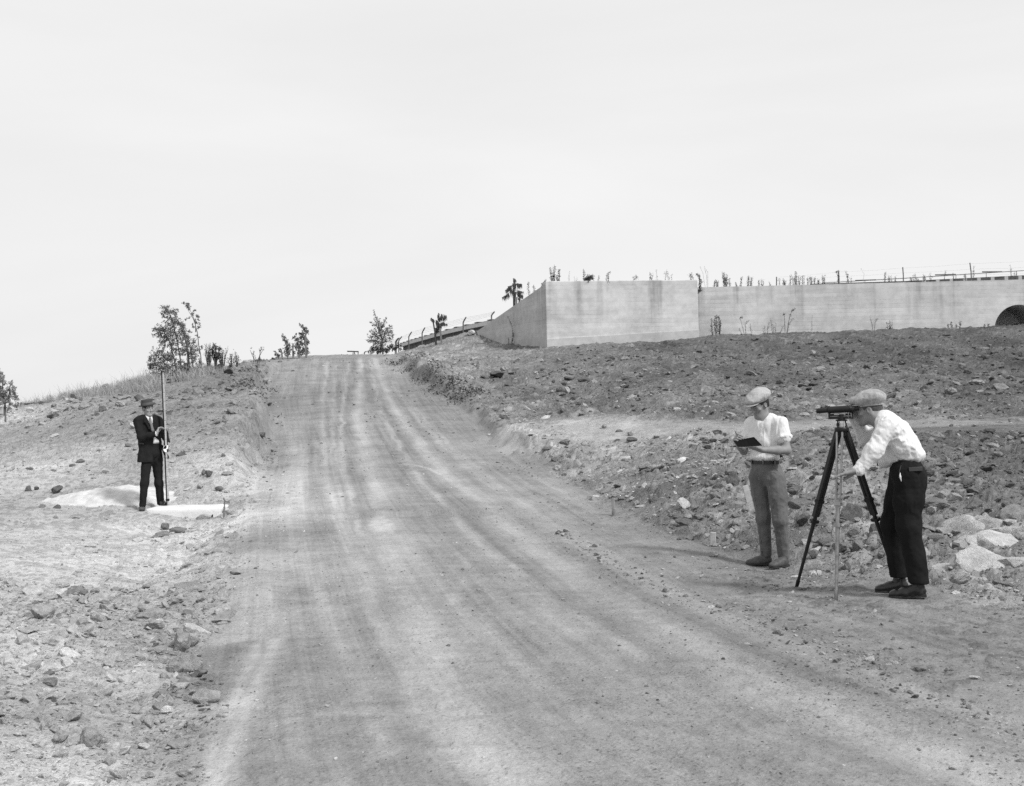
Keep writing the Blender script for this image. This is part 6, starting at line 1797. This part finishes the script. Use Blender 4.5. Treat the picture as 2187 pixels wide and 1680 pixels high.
for a, b, w, lb in (((2985, 1958), (2998, 2010), .035, 'pale plank end leaning in the rubble behind the grey trousers'), ((2962, 1985), (2992, 1992), .03, 'short flat plank lying in the rubble behind the grey trousers')):
    p = hit(a[0] / 4, (b[1] + 6) / 4); d = p[1] - .02; A0, B0 = at(a[0] / 4, a[1] / 4, d), at(b[0] / 4, b[1] / 4, d)
    rt = empty('plank', (A0 + B0) / 2); tag(rt, lb, 'plank'); e = nrm(B0 - A0)
    m = MB(); m.box((A0 + B0) / 2, (np.linalg.norm(B0 - A0) / 2 + .05, w, .012), (e, nrm(np.cross(e, [0, 1, 0])), np.cross(e, nrm(np.cross(e, [0, 1, 0]))))); part(m, 'board', plain('pale_plank', .40, scale=18), rt, bevel=.003)

# ------------------------------------------------------------------ stones
def rock_material():
    t = NT('stone')
    tn = t.n.new('ShaderNodeAttribute'); tn.attribute_type = 'INSTANCER'; tn.attribute_name = 'tone'
    geo = t.n.new('ShaderNodeObjectInfo')
    n1 = t.noise(2.2, 4, .65); n2 = t.noise(14, 4, .7)
    f = t.math('ADD', t.rng(n1, .3, .7, .72, 1.28), t.rng(n2, .3, .7, -.22, .22))
    t.bump(t.math('ADD', n2, t.noise(30, 3, .7)), .6, .06)
    return t.done(t.math('MULTIPLY', f, tn.outputs['Fac']), .92, .1)
M_ROCK = rock_material()
def rock_mesh(seed, cuts=11, flat=.72, sub=4, rough=.06, elong=1.0):
    r = np.random.default_rng(seed)
    bm = bmesh.new(); bmesh.ops.create_icosphere(bm, subdivisions=sub, radius=1)
    v = np.array([q.co[:] for q in bm.verts]); f = np.array([[q.index for q in p.verts] for p in bm.faces]); bm.free()
    n = r.normal(size=(cuts, 3)); n /= np.linalg.norm(n, axis=1)[:, None]
    dpl = r.uniform(.42, .92, cuts)
    dot = np.maximum(v @ n.T, 1e-3)
    rad = np.minimum(1.0, (dpl / dot).min(1))
    v = v * rad[:, None]
    v = v * (1 + rough * 3 * vnoise3(v * 2.2 + seed, seed)[:, None] + rough * 1.6 * vnoise3(v * 5 + seed, seed + 1)[:, None] + rough * .8 * vnoise3(v * 13 + seed, seed + 2)[:, None])
    v *= np.array([elong * r.uniform(.95, 1.25), r.uniform(.75, 1.0), flat * r.uniform(.8, 1.15)])
    me = mk_mesh('rock', v, f, M_ROCK, smooth=True)
    me.set_sharp_from_angle(angle=radians(22))
    return me
ROCKS = [rock_mesh(100 + i, 7 + i % 6, .62 + .05 * (i % 4), 4, .09) for i in range(12)]
FLATS = [rock_mesh(300 + i, 9, .34, 4, .09, 1.25) for i in range(5)]
def put_rock(me, p, size, rot, tone_, label, group=None, name='rock', cat='stone', sc=(1, 1, 1)):
    o = bpy.data.objects.new(name, me); COL.objects.link(o)
    o.location = tuple(p); o.rotation_euler = rot; o.scale = (size * sc[0], size * sc[1], size * sc[2]); o['tone'] = float(tone_)
    tag(o, label, cat, group); return o
def px_rock(x, y, w, h, tone_, label, seed=0, flat=False, sink=.3, name='rock', group=None, cat='stone', depth=None, tilt=(0, 0), me=None, yaw=None):
    """x, y: picture point (full-size pixels) of the stone's foot; w, h: its width and height there"""
    p = hit(x / 4, y / 4)
    d = p[1]; s = w / 4 * d / FPX / 2; hh = h / 4 * d / FPX
    me = me or (FLATS[seed % 5] if flat else ROCKS[seed % 12])
    zz = np.array([v.co[2] for v in me.vertices]); xx = np.array([v.co[0] for v in me.vertices])
    kx = s / (xx.max() * .95); kz_ = hh / (zz.max() - zz.min()) / (1 - sink)
    p = p + np.array([0, s * .4, 0]); zf = float(base_z(np.array([p[0]]), np.array([p[1]]))[0])
    z0 = zf - zz.min() * kz_ - hh / (1 - sink) * sink
    return put_rock(me, (p[0], p[1], z0), 1, (tilt[0], tilt[1], seed * 1.7 if yaw is None else yaw), tone_, label, group, name, cat, (kx, kx, kz_))
SP = 'pale broken rock slabs beside the black trousers'
def full(x, y): return 2800 + x * .5953, 1500 + y * .5953          # from the close view of both men
LEDGE = [(1805, 1105, 210, 160, .50, 'broad pale ledge slab nearest the black trousers'), (1900, 1010, 90, 70, .48, 'small pale slab at the top of the ledge'), (1975, 1040, 90, 90, .46, 'narrow pale slab in the middle of the ledge top'),
         (2110, 1130, 200, 170, .50, 'large pale slab at the upper right of the ledge'), (2080, 1200, 260, 130, .56, 'widest pale slab slanting across the ledge'), (1905, 1180, 190, 100, .48, 'pale slab below the broad ledge slab'),
         (1985, 1310, 200, 100, .54, 'pale slab at the foot of the ledge'), (2140, 1290, 120, 80, .54, 'pale slab at the lower right corner of the ledge'), (1700, 1100, 120, 80, .42, 'pale slab just behind the black trousers'), (1760, 1215, 90, 50, .45, 'small pale slab in the soil under the ledge'),
         (2120, 960, 130, 90, .30, 'grey block above the right end of the ledge'), (1690, 1330, 110, 50, .5, 'flat whitish stone at the foot of the bank beside the shoes'), (1900, 1330, 90, 50, .42, 'pale clod left of the dry grass below the ledge')]
for i, (x, y, w, h, tn_, lb) in enumerate(LEDGE):
    X, Y = full(x, y)
    px_rock(X, Y, w * .5953 * 1.8, h * .5953 * .9, tn_ * .95, lb, i + 3, i % 3 != 1, .42, 'ledge_rock', None, 'rock', tilt=(.42, .20 if i % 3 != 1 else .05), yaw=.15 * (i % 5) - .3, me=rock_mesh(700 + i, 10, .42, 4, .09, 1.3))
BIG = [(1030, 1000, 160, 130, .13, 'big round dark boulder seen between the tripod legs'), (680, 890, 90, 60, .15, 'dark angular stone behind the left tripod leg'), (640, 770, 80, 60, .24, 'round grey stone in the rubble above the left tripod leg'), (700, 1000, 110, 70, .12, 'low dark stone just left of the left tripod leg'),
       (1190, 1070, 90, 80, .14, 'dark stone beside the right tripod leg'), (1060, 1200, 110, 90, .17, 'angular stone at the foot of the bank between tripod and trousers'), (760, 1225, 70, 50, .16, 'dark lump at the bank foot left of the centre leg'), (990, 1320, 80, 70, .2, 'rounded stone at the bank foot right of the centre leg'), (1110, 1330, 60, 50, .32, 'small pale stone beside the rounded stone at the bank foot'),
       (230, 740, 140, 90, .12, 'large dark boulder left of the grey trousers'), (110, 745, 90, 45, .12, 'flat dark stone next to the large dark boulder'), (130, 770, 80, 40, .14, 'low dark stone below the large dark boulder'), (250, 1010, 70, 40, .3, 'pale clod left of the grey trousers'), (1620, 900, 130, 70, .16, 'dark angular block behind the hip pocket'), (1850, 910, 140, 90, .14, 'dark block above the ledge left part'), (1640, 830, 80, 60, .34, 'light stone in the rubble behind the back of the black trousers'), (1780, 830, 110, 60, .3, 'light flat stone above the ledge'), (1590, 1150, 90, 70, .13, 'dark stone behind the knee of the black trousers'), (1730, 1190, 90, 60, .13, 'dark stone under the ledge'), (1850, 1150, 70, 60, .15, 'dark stone wedged between ledge slabs'),
       (800, 300, 60, 22, .36, 'oblong pale stone left of the level'), (710, 275, 60, 24, .34, 'pale stone lying left of the pale oblong one'), (100, 200, 40, 30, .36, 'whitish round stone left of the pale flat cap'), (45, 205, 36, 28, .34, 'whitish stone next to the round one left of the pale cap'), (1690, 130, 90, 45, .30, 'large flat light stone high on the slope right of the checked cap'), (1860, 70, 60, 40, .3, 'light stone high on the slope at the far right'), (2020, 100, 90, 45, .27, 'flat stone at the upper right of the slope')]
for i, (x, y, w, h, tn_, lb) in enumerate(BIG):
    X, Y = full(x, y); px_rock(X, Y, w * .5953, h * .5953, tn_ * 1.3 if tn_ < .2 else tn_, lb, i + 5, False, .25)
# left and middle ground: single stones that show
ONE = [(725, 2600, 170, 70, .26, 'flat tilted clod pile leader in the left foreground', 0), (745, 2690, 90, 70, .36, 'large pale angular stone in the left foreground', 1), (690, 2690, 90, 50, .26, 'dark-edged clod left of the large pale stone', 0), (830, 2805, 95, 50, .29, 'broad clod with a dark overhang in the left foreground', 1), (780, 2780, 0, 0, 0, '', 0),
       (745, 2375, 75, 45, .26, 'round boulder at the left road edge', 1), (690, 2378, 40, 30, .3, 'small stone leaning on the round boulder', 1), (600, 2490, 120, 55, .27, 'wide flat clod below the round boulder', 0), (540, 2470, 0, 0, 0, '', 0), (160, 2480, 100, 60, .3, 'half-buried pale clod at the far left', 1), (130, 2535, 70, 25, .22, 'thin dark-edged clod at the far left', 0),
       (240, 2965, 90, 45, .3, 'pale lump near the bottom left corner', 1), (355, 2985, 90, 75, .36, 'pale round stone near the bottom left', 1), (700, 2710, 30, 22, .75, 'bright white stone at the left road edge', 1), (665, 2850, 46, 26, .75, 'bright white chip among the left clods', 0), (200, 2815, 50, 30, .1, 'small dark stone among clods at lower left', 1),
       (660, 2115, 40, 22, .14, 'dark stone left of the block foreground', 1), (710, 2130, 40, 22, .17, 'grey stone in front of the block', 1), (640, 2155, 70, 30, .2, 'cracked clod in front of the block', 1),
       (225, 1970, 45, 28, .11, 'dark angular stone left of the sand heap', 1), (110, 1965, 32, 22, .12, 'dark stone far left of the sand heap', 1), (145, 1960, 20, 14, .12, 'tiny dark stone next to the far left dark one', 1), (270, 2005, 32, 22, .16, 'round grey stone at the left of the sand heap', 1), (225, 2040, 34, 22, .13, 'dark stone in front of the sand heap', 1), (165, 2030, 34, 14, .18, 'low flat stone front left of the sand heap', 0), (380, 1982, 40, 14, .12, 'dark stone on the top edge of the sand heap', 0), (325, 2000, 36, 14, .14, 'flat dark stone on the left shoulder of the sand heap', 0),
       (720, 1835, 36, 26, .12, 'dark block on the hillside right of the levelling rod', 1), (535, 1715, 60, 26, .66, 'bright flat slab lying behind the suited elbow', 0), (690, 1722, 34, 14, .45, 'pale flat stone right of the rod', 0), (405, 1645, 34, 22, .13, 'dark stone on the hillside left of the hat', 1), (385, 1664, 26, 18, .14, 'smaller dark stone left of the hat', 1), (515, 1790, 32, 16, .16, 'grey stone behind the jacket', 1), (530, 1808, 32, 14, .22, 'flat light stone behind the jacket', 0),
       (835, 1905, 36, 22, .13, 'dark pair stone right of the rod', 1), (812, 1898, 28, 20, .14, 'dark stone beside the dark pair stone', 1), (875, 1960, 34, 14, .15, 'low dark stone above the tap', 1), (800, 1950, 30, 20, .4, 'pale lump right of the rod foot', 1), (90, 2090, 0, 0, 0, '', 0), (320, 1855, 40, 18, .14, 'dark broken stone in the middle of the left slope', 1), (290, 1870, 30, 14, .14, 'dark flat stone in the middle of the left slope', 0),
       (1985, 1505, 36, 20, .09, 'dark square stone right of the road cut', 1), (2010, 1480, 22, 14, .25, 'light stone above the dark square stone', 1), (2168, 1485, 26, 12, .08, 'dark flat stone on the slope below the wall', 0), (2330, 1503, 24, 10, .09, 'thin dark stone below the wall middle', 0), (2255, 1540, 24, 14, .12, 'dark stone in the pale patch below the wall', 1), (2215, 1530, 20, 10, .12, 'small dark stone in the pale patch below the wall', 1), (2290, 1575, 26, 12, .11, 'pointed dark stone below the pale patch', 1), (2420, 1714, 28, 18, .34, 'half-white stone on the level strip', 1), (2475, 1730, 24, 12, .14, 'dark stone on the level strip', 1), (2520, 1742, 36, 14, .2, 'flat stone on the level strip', 0), (2530, 1763, 40, 16, .12, 'dark brick-like stone on the level strip edge', 1), (2470, 1768, 28, 12, .11, 'dark square lump on the level strip edge', 1), (2690, 1755, 24, 12, .2, 'round stone near the writing person on the level strip', 1), (2530, 1895, 32, 18, .14, 'dark lump above the tall stake', 1), (2640, 1888, 46, 22, .38, 'pale stone in the rubble left of the writing person', 0),
       (2270, 2142, 24, 16, .4, 'pale stone on the road right side', 1), (2250, 2146, 22, 14, .4, 'whitish stone beside the pale stone on the road', 1), (2395, 2240, 20, 14, .14, 'dark pebble on the road right side', 1), (2435, 2258, 18, 12, .5, 'white pebble on the road right side', 1), (2405, 2256, 16, 9, .48, 'white chip on the road right side', 1),
       (3440, 2645, 28, 18, .5, 'white squarish stone in front of the tripod', 1), (3485, 2645, 30, 20, .5, 'second white stone in front of the tripod with dark front', 1), (3415, 2655, 24, 12, .46, 'low white stone left of the white pair', 0), (3530, 2682, 26, 16, .2, 'grey stone right below the white pair', 1), (3690, 2680, 34, 18, .2, 'round cobble right of the white pair', 1), (3785, 2683, 20, 12, .14, 'dark pebble far right of the white pair', 1), (3900, 2712, 40, 9, .5, 'thin white sliver stone at the right', 0), (3260, 2570, 22, 14, .42, 'pale cube stone below the tripod foot', 1), (3225, 2575, 20, 10, .12, 'dark chip beside the pale cube stone', 1), (3145, 2520, 16, 12, .12, 'dark pebble left of the pale cube stone', 1), (3120, 2390, 26, 12, .45, 'pale stone between the shoes and the tripod foot', 1), (3780, 2372, 26, 14, .42, 'pale stone right of the black shoes', 1), (3945, 2400, 20, 12, .5, 'white stone at the far right below the bank', 1),
       (1625, 1985, 0, 0, 0, '', 0), (1368, 1992, 14, 8, .16, 'small stone in the middle of the road', 1), (1320, 1978, 12, 6, .14, 'tiny stone in the middle of the road', 0), (1165, 1395 + 315, 0, 0, 0, '', 0), (2495, 2552, 22, 10, .42, 'pale chip on the road below the centre', 0), (2370, 2670, 20, 12, .3, 'pale lump on the road below the centre', 0), (1935, 3035, 14, 12, .7, 'white pebble at the bottom middle of the road', 1), (1342, 3042, 20, 12, .7, 'white chip at the bottom left of the road', 0), (3350, 3018, 26, 14, .45, 'pale pebble at the lower right of the road', 0)]
for i, q in enumerate(ONE):
    if q[2]: px_rock(q[0], q[1], q[2], q[3], q[4] * (1.25 if q[4] < .31 else 1), q[5], i + 1, not q[6], .25)
# stacked stones at the low end of the wing wall
for i, (x, y, w, h, tn_) in enumerate([(175, 670, 50, 40, .5), (210, 665, 30, 25, .2), (135, 690, 60, 28, .36), (180, 715, 60, 28, .34), (115, 718, 50, 25, .32), (185, 735, 45, 20, .3), (75, 735, 50, 24, .28), (205, 690, 30, 22, .3)]):
    X, Y = ZA.p(x, y); p = ZA.at(x, y, 61.6 + .1 * i); s = w * kz(ZA, 61.8) / 2
    put_rock(ROCKS[(i * 5 + 1) % 12], p + np.array([0, 0, h * kz(ZA, 61.8) * .45]), 1, (.2 * i, .1, i), tn_, ORD[i] + ' stone from the top in the pile at the low end of the wing wall' if i else 'bright topmost stone of the pile at the low end of the wing wall', 'stone pile at the wing wall', 'rock', 'stone', (s, s, h * kz(ZA, 61.8) * .75))

# scattered rubble: size grows with distance as only what shows is built
WR = np.array([hit(a / 4, b / 4)[:2] for a, b in ((2230, 2130), (2400, 2240), (2690, 2390), (2900, 2440), (3100, 2510), (3300, 2590), (3500, 2680), (3720, 2790), (3950, 2890), (4090, 2950))])
def windrow(x, y):
    """low ridge of gravel thrown up beside the outer wheel track"""
    best = np.full(len(x), 1e9)
    for a, b in zip(WR, WR[1:]):
        ab = b - a; t = np.clip(((x - a[0]) * ab[0] + (y - a[1]) * ab[1]) / (ab @ ab), 0, 1)
        best = np.minimum(best, np.hypot(x - a[0] - t * ab[0], y - a[1] - t * ab[1]))
    return np.exp(-(best / .22) ** 2)
def scatter(n, region, seed):
    r = np.random.default_rng(seed)
    tt = r.uniform(-.62, .62, n); y = np.exp(r.uniform(np.log(4.3), np.log(62 if region != 'right' else 60), n)); x = tt * y
    m = road_mask(x, y); L, R = road_lr(y)
    if region == 'right':
        ok = (x > R - .5) & (m < .1)
        p = rubble(x, y) * np.interp(y, [8, 17, 27, 31, 41, 46, 55], [1.5, 1.5, 1.0, 1.2, 1.2, .75, .55]) * (1 - .75 * bench_mask(x, y))
        px, py = x, y
        # keep clear of the walls
        ok &= ~((y > 51.0) & (x > cA[0] - 4))
        ok &= y < 56
        p *= .35 + 1.3 * np.clip(fbm2(x * .5, y * .35, 3, 201) + .5, 0, 1)
    elif region == 'left':
        ok = (x < L + .4) & (m < .1)
        edge = np.exp(-((L - x - .5) / 1.0) ** 2) * np.clip((16 - y) / 8, .25, 1)
        hill = sstep(20, 27, y) * .75
        p = .13 + 1.3 * edge + hill * np.clip(fbm2(x * .4, y * .3, 3, 211) * 1.6 + .6, 0.05, 1.1)
    else:
        ok = m > -.1
        p = .10 + .9 * np.clip(fbm2(x * .8, y * .4, 3, 221) * 1.5 + .15, 0, 1) * np.where(x > .6, 1.2, .55) + .5 * np.exp(-(m / .5) ** 2)
        p = p * np.clip(1.25 - tracks(x, y), .15, 1)
        p = p + .9 * windrow(x, y) + .9 * sstep(.8, 2.6, x) * sstep(13, 10, y) * np.clip(fbm2(x * 1.3, y * 1.0, 3, 241) * 2 + .35, 0.05, 1)
    k = ok & (r.uniform(0, 1, n) < p)
    if region == 'left':
        belt = (y < 11) & (L - x < 2.4) & (L - x > -.2); k |= ok & belt & (r.uniform(0, 1, n) < .95)
    for s in SPREAD: k &= np.hypot(x - s[0], (y - s[1]) * .7) > .42
    x, y = x[k], y[k]; n = len(x)
    u = r.uniform(0, 1, n)
    lo, hi, q = {'right': (1.0, 17, 1.5), 'left': (1.0, 14, 1.6), 'road': (.8, 4.5, 2.1)}[region]
    ang = lo * (1 - u * (1 - (lo / hi) ** q)) ** (-1 / q)          # picture size spread like real debris
    if region == 'left': ang *= np.where((y < 11) & (road_lr(y)[0] - x < 2.4), 1.85, 1.1)
    if region == 'road': ang *= 1 + .8 * sstep(.8, 2.6, x) * sstep(13, 10, y) + .9 * windrow(x, y)
    if region == 'right': ang *= np.interp(y, [9, 16, 26, 55], [1.25, 1.1, .75, .58])
    size = np.minimum(ang * y / FPX * .5, .30)
    z = height(x, y)[0]
    tn_ = tone(x, y)
    t = r.uniform(0, 1, n)
    if region == 'right': f = np.where(t < .5, r.uniform(.75, 1.25, n), np.where(t < .8, r.uniform(1.3, 2.3, n), r.uniform(.62, .9, n)))
    elif region == 'left': f = np.where(t < .74, r.uniform(.75, 1.05, n), np.where(t < .90, r.uniform(1.05, 1.4, n), r.uniform(.45, .75, n)))
    else: f = np.where(t < .4, r.uniform(.75, 1.1, n), np.where(t < .80, r.uniform(1.2, 2.2, n), r.uniform(.5, .8, n)))
    return x, y, z, size, np.clip(tn_ * f, .04, .72), r
def gn_scatter(name, x, y, z, size, tn_, r, sources, label):
    n = len(x); me = bpy.data.meshes.new(name); me.vertices.add(n)
    me.vertices.foreach_set('co', np.stack([x, y, z + size * r.uniform(-.25 if 'rubble' in name else -.02, .22, n)], 1).astype(np.float32).ravel())
    a = me.attributes.new('tone', 'FLOAT', 'POINT'); a.data.foreach_set('value', tn_.astype(np.float32))
    a = me.attributes.new('rot', 'FLOAT_VECTOR', 'POINT'); a.data.foreach_set('vector', np.stack([r.normal(size=n) * .35, r.normal(size=n) * .35, r.uniform(0, 6.28, n)], 1).astype(np.float32).ravel())
    sv = size[:, None] * np.stack([r.uniform(.8, 1.3, n), r.uniform(.8, 1.2, n), r.uniform(.65, 1.1, n)], 1)
    a = me.attributes.new('scl', 'FLOAT_VECTOR', 'POINT'); a.data.foreach_set('vector', sv.astype(np.float32).ravel())
    o = bpy.data.objects.new(name, me); COL.objects.link(o)
    ng = bpy.data.node_groups.new(name + '_nodes', 'GeometryNodeTree')
    ng.interface.new_socket('Geometry', in_out='INPUT', socket_type='NodeSocketGeometry'); ng.interface.new_socket('Geometry', in_out='OUTPUT', socket_type='NodeSocketGeometry')
    N, K = ng.nodes, ng.links
    gi, go = N.new('NodeGroupInput'), N.new('NodeGroupOutput')
    jn = N.new('GeometryNodeJoinGeometry')
    for s in sources:
        oi = N.new('GeometryNodeObjectInfo'); oi.transform_space = 'ORIGINAL'; oi.inputs['Object'].default_value = s; oi.inputs['As Instance'].default_value = True
        K.new(oi.outputs['Geometry'], jn.inputs[0])
    iop = N.new('GeometryNodeInstanceOnPoints'); iop.inputs['Pick Instance'].default_value = True
    rv = N.new('FunctionNodeRandomValue'); rv.data_type = 'INT'; rv.inputs[4].default_value = 0; rv.inputs[5].default_value = len(sources) - 1
    def na(nm):
        q = N.new('GeometryNodeInputNamedAttribute'); q.data_type = 'FLOAT_VECTOR'; q.inputs['Name'].default_value = nm; return q.outputs[0]
    e2r = N.new('FunctionNodeEulerToRotation'); K.new(na('rot'), e2r.inputs[0])
    K.new(gi.outputs[0], iop.inputs['Points']); K.new(jn.outputs[0], iop.inputs['Instance']); K.new(rv.outputs[2], iop.inputs['Instance Index'])
    K.new(e2r.outputs[0], iop.inputs['Rotation']); K.new(na('scl'), iop.inputs['Scale']); K.new(iop.outputs[0], go.inputs[0])
    md = o.modifiers.new('scatter', 'NODES'); md.node_group = ng
    tag(o, label, 'rubble', None, 'stuff'); return o
def rubble_all():
    GR = {'right': 'stones in the rubble of the right slope', 'left': 'stones and clods of the left hillside'}
    MARK = [(762, 392, 'the pale flat cap'), (868, 395, 'the checked cap'), (770, 480, 'the grey trousers'), (770, 560, 'the brown shoes'), (905, 500, 'the black trousers'), (838, 411, 'the level'), (835, 480, 'the tripod centre leg'), (805, 560, 'the left tripod foot'),
            (547, 346, 'the wall corner'), (622, 342, 'the near wall'), (698, 338, 'the wall step'), (860, 332, 'the long wall'), (1008, 325, 'the pipe mouth'), (480, 338, 'the wing wall end'), (614, 510, 'the tall stake'), (713, 540, 'the stubby peg'), (1000, 540, 'the pale ledge'), (437, 345, 'the withered palm'), (450, 390, 'the road cut'), (960, 450, 'the belt of the black trousers'), (600, 430, 'the pale level strip'), (700, 420, 'the open notebook'), (1000, 400, 'the right edge mid slope'), (930, 370, 'the upper field'),
            (148, 405, 'the hat'), (150, 450, 'the dark suit'), (165, 380, 'the rod top'), (165, 500, 'the rod foot'), (90, 495, 'the sand heap'), (190, 510, 'the pale block'), (223, 510, 'the tap'), (185, 355, 'the leaning trees'), (188, 585, 'the round boulder'), (186, 665, 'the large pale stone'), (205, 690, 'the overhanging clod'), (90, 740, 'the bottom left lumps'), (40, 610, 'the half-buried clod'), (60, 400, 'the grassy ridge'), (250, 440, 'the left road cut'), (300, 358, 'the crest saplings')]
    seen = {}
    def stone_label(x, y, z, s, t, soil, reg):
        cx = np.array([x, y, z]) - CAM; f_ = cx @ _AF
        px, py = CXP + FPX * (cx @ _AX) / f_, CYP - FPX * (cx @ _AY) / f_
        q = min(MARK, key=lambda k: (k[0] - px) ** 2 + (k[1] - py) ** 2)
        dx, dy = px - q[0], py - q[1]; ds = math.hypot(dx, dy)
        rel = ('right of' if dx > 0 else 'left of') if abs(dx) > abs(dy) else ('below' if dy > 0 else 'above')
        far = 'just ' if ds < 22 else ('' if ds < 55 else 'well ')
        a = 2 * s / y * FPX; sz = 'small' if a < 8 else ('middling' if a < 12 else 'large')
        tn = 'pale' if t > soil * 1.35 else ('light' if t > soil * 1.1 else ('earth-coloured' if t > soil * .75 else 'dark'))
        lb = f"{sz} {tn} {'stone' if reg == 'right' or t > soil * 1.1 or t < soil * .7 else 'clod'} {far}{rel} {q[2]}"
        k = seen.get(lb, 0); seen[lb] = k + 1
        return lb if k == 0 else f"{['second', 'third', 'fourth', 'fifth', 'sixth', 'seventh', 'eighth', 'ninth'][min(k, 8) - 1]} {lb}"
    quota = {'right': 120, 'left': 70, 'road': 0}
    jobs = (('right', 190000, 401), ('left', 90000, 402), ('road', 60000, 403))
    src = None
    for reg, n, sd in jobs:
        x, y, z, s, t, r = scatter(n, reg, sd)
        px = 512 + x / y * FPX; vis = (px > 5) & (px < 1019)
        order = np.argsort(-(s / y) * vis); big = order[:quota[reg]]
        for j in big:
            soil = float(tone(np.array([x[j]]), np.array([y[j]]))[0])
            lb, gr = stone_label(x[j], y[j], z[j], s[j], t[j], soil, reg), GR[reg]
            o = put_rock(ROCKS[int(r.integers(0, 12))], (x[j], y[j], z[j] + s[j] * .12), s[j], (r.normal() * .3, r.normal() * .3, r.uniform(0, 6.3)), t[j], lb, gr)
            o.scale = (s[j] * r.uniform(.9, 1.25), s[j] * r.uniform(.8, 1.1), s[j] * r.uniform(.7, 1.05))
            if src is None: src = []
            if len(src) < 12 and all(o.data is not q.data for q in src): src.append(o)
        rest = np.setdiff1d(np.arange(len(x)), big)
        gn_scatter({'right': 'loose_rubble', 'left': 'loose_clods', 'road': 'loose_gravel'}[reg], x[rest], y[rest], z[rest], s[rest], t[rest], r, src,
                   {'right': 'loose rubble covering the slope right of the road', 'left': 'small clods and stones covering the left hillside', 'road': 'fine gravel strewn over the dirt road'}[reg])
rubble_all()
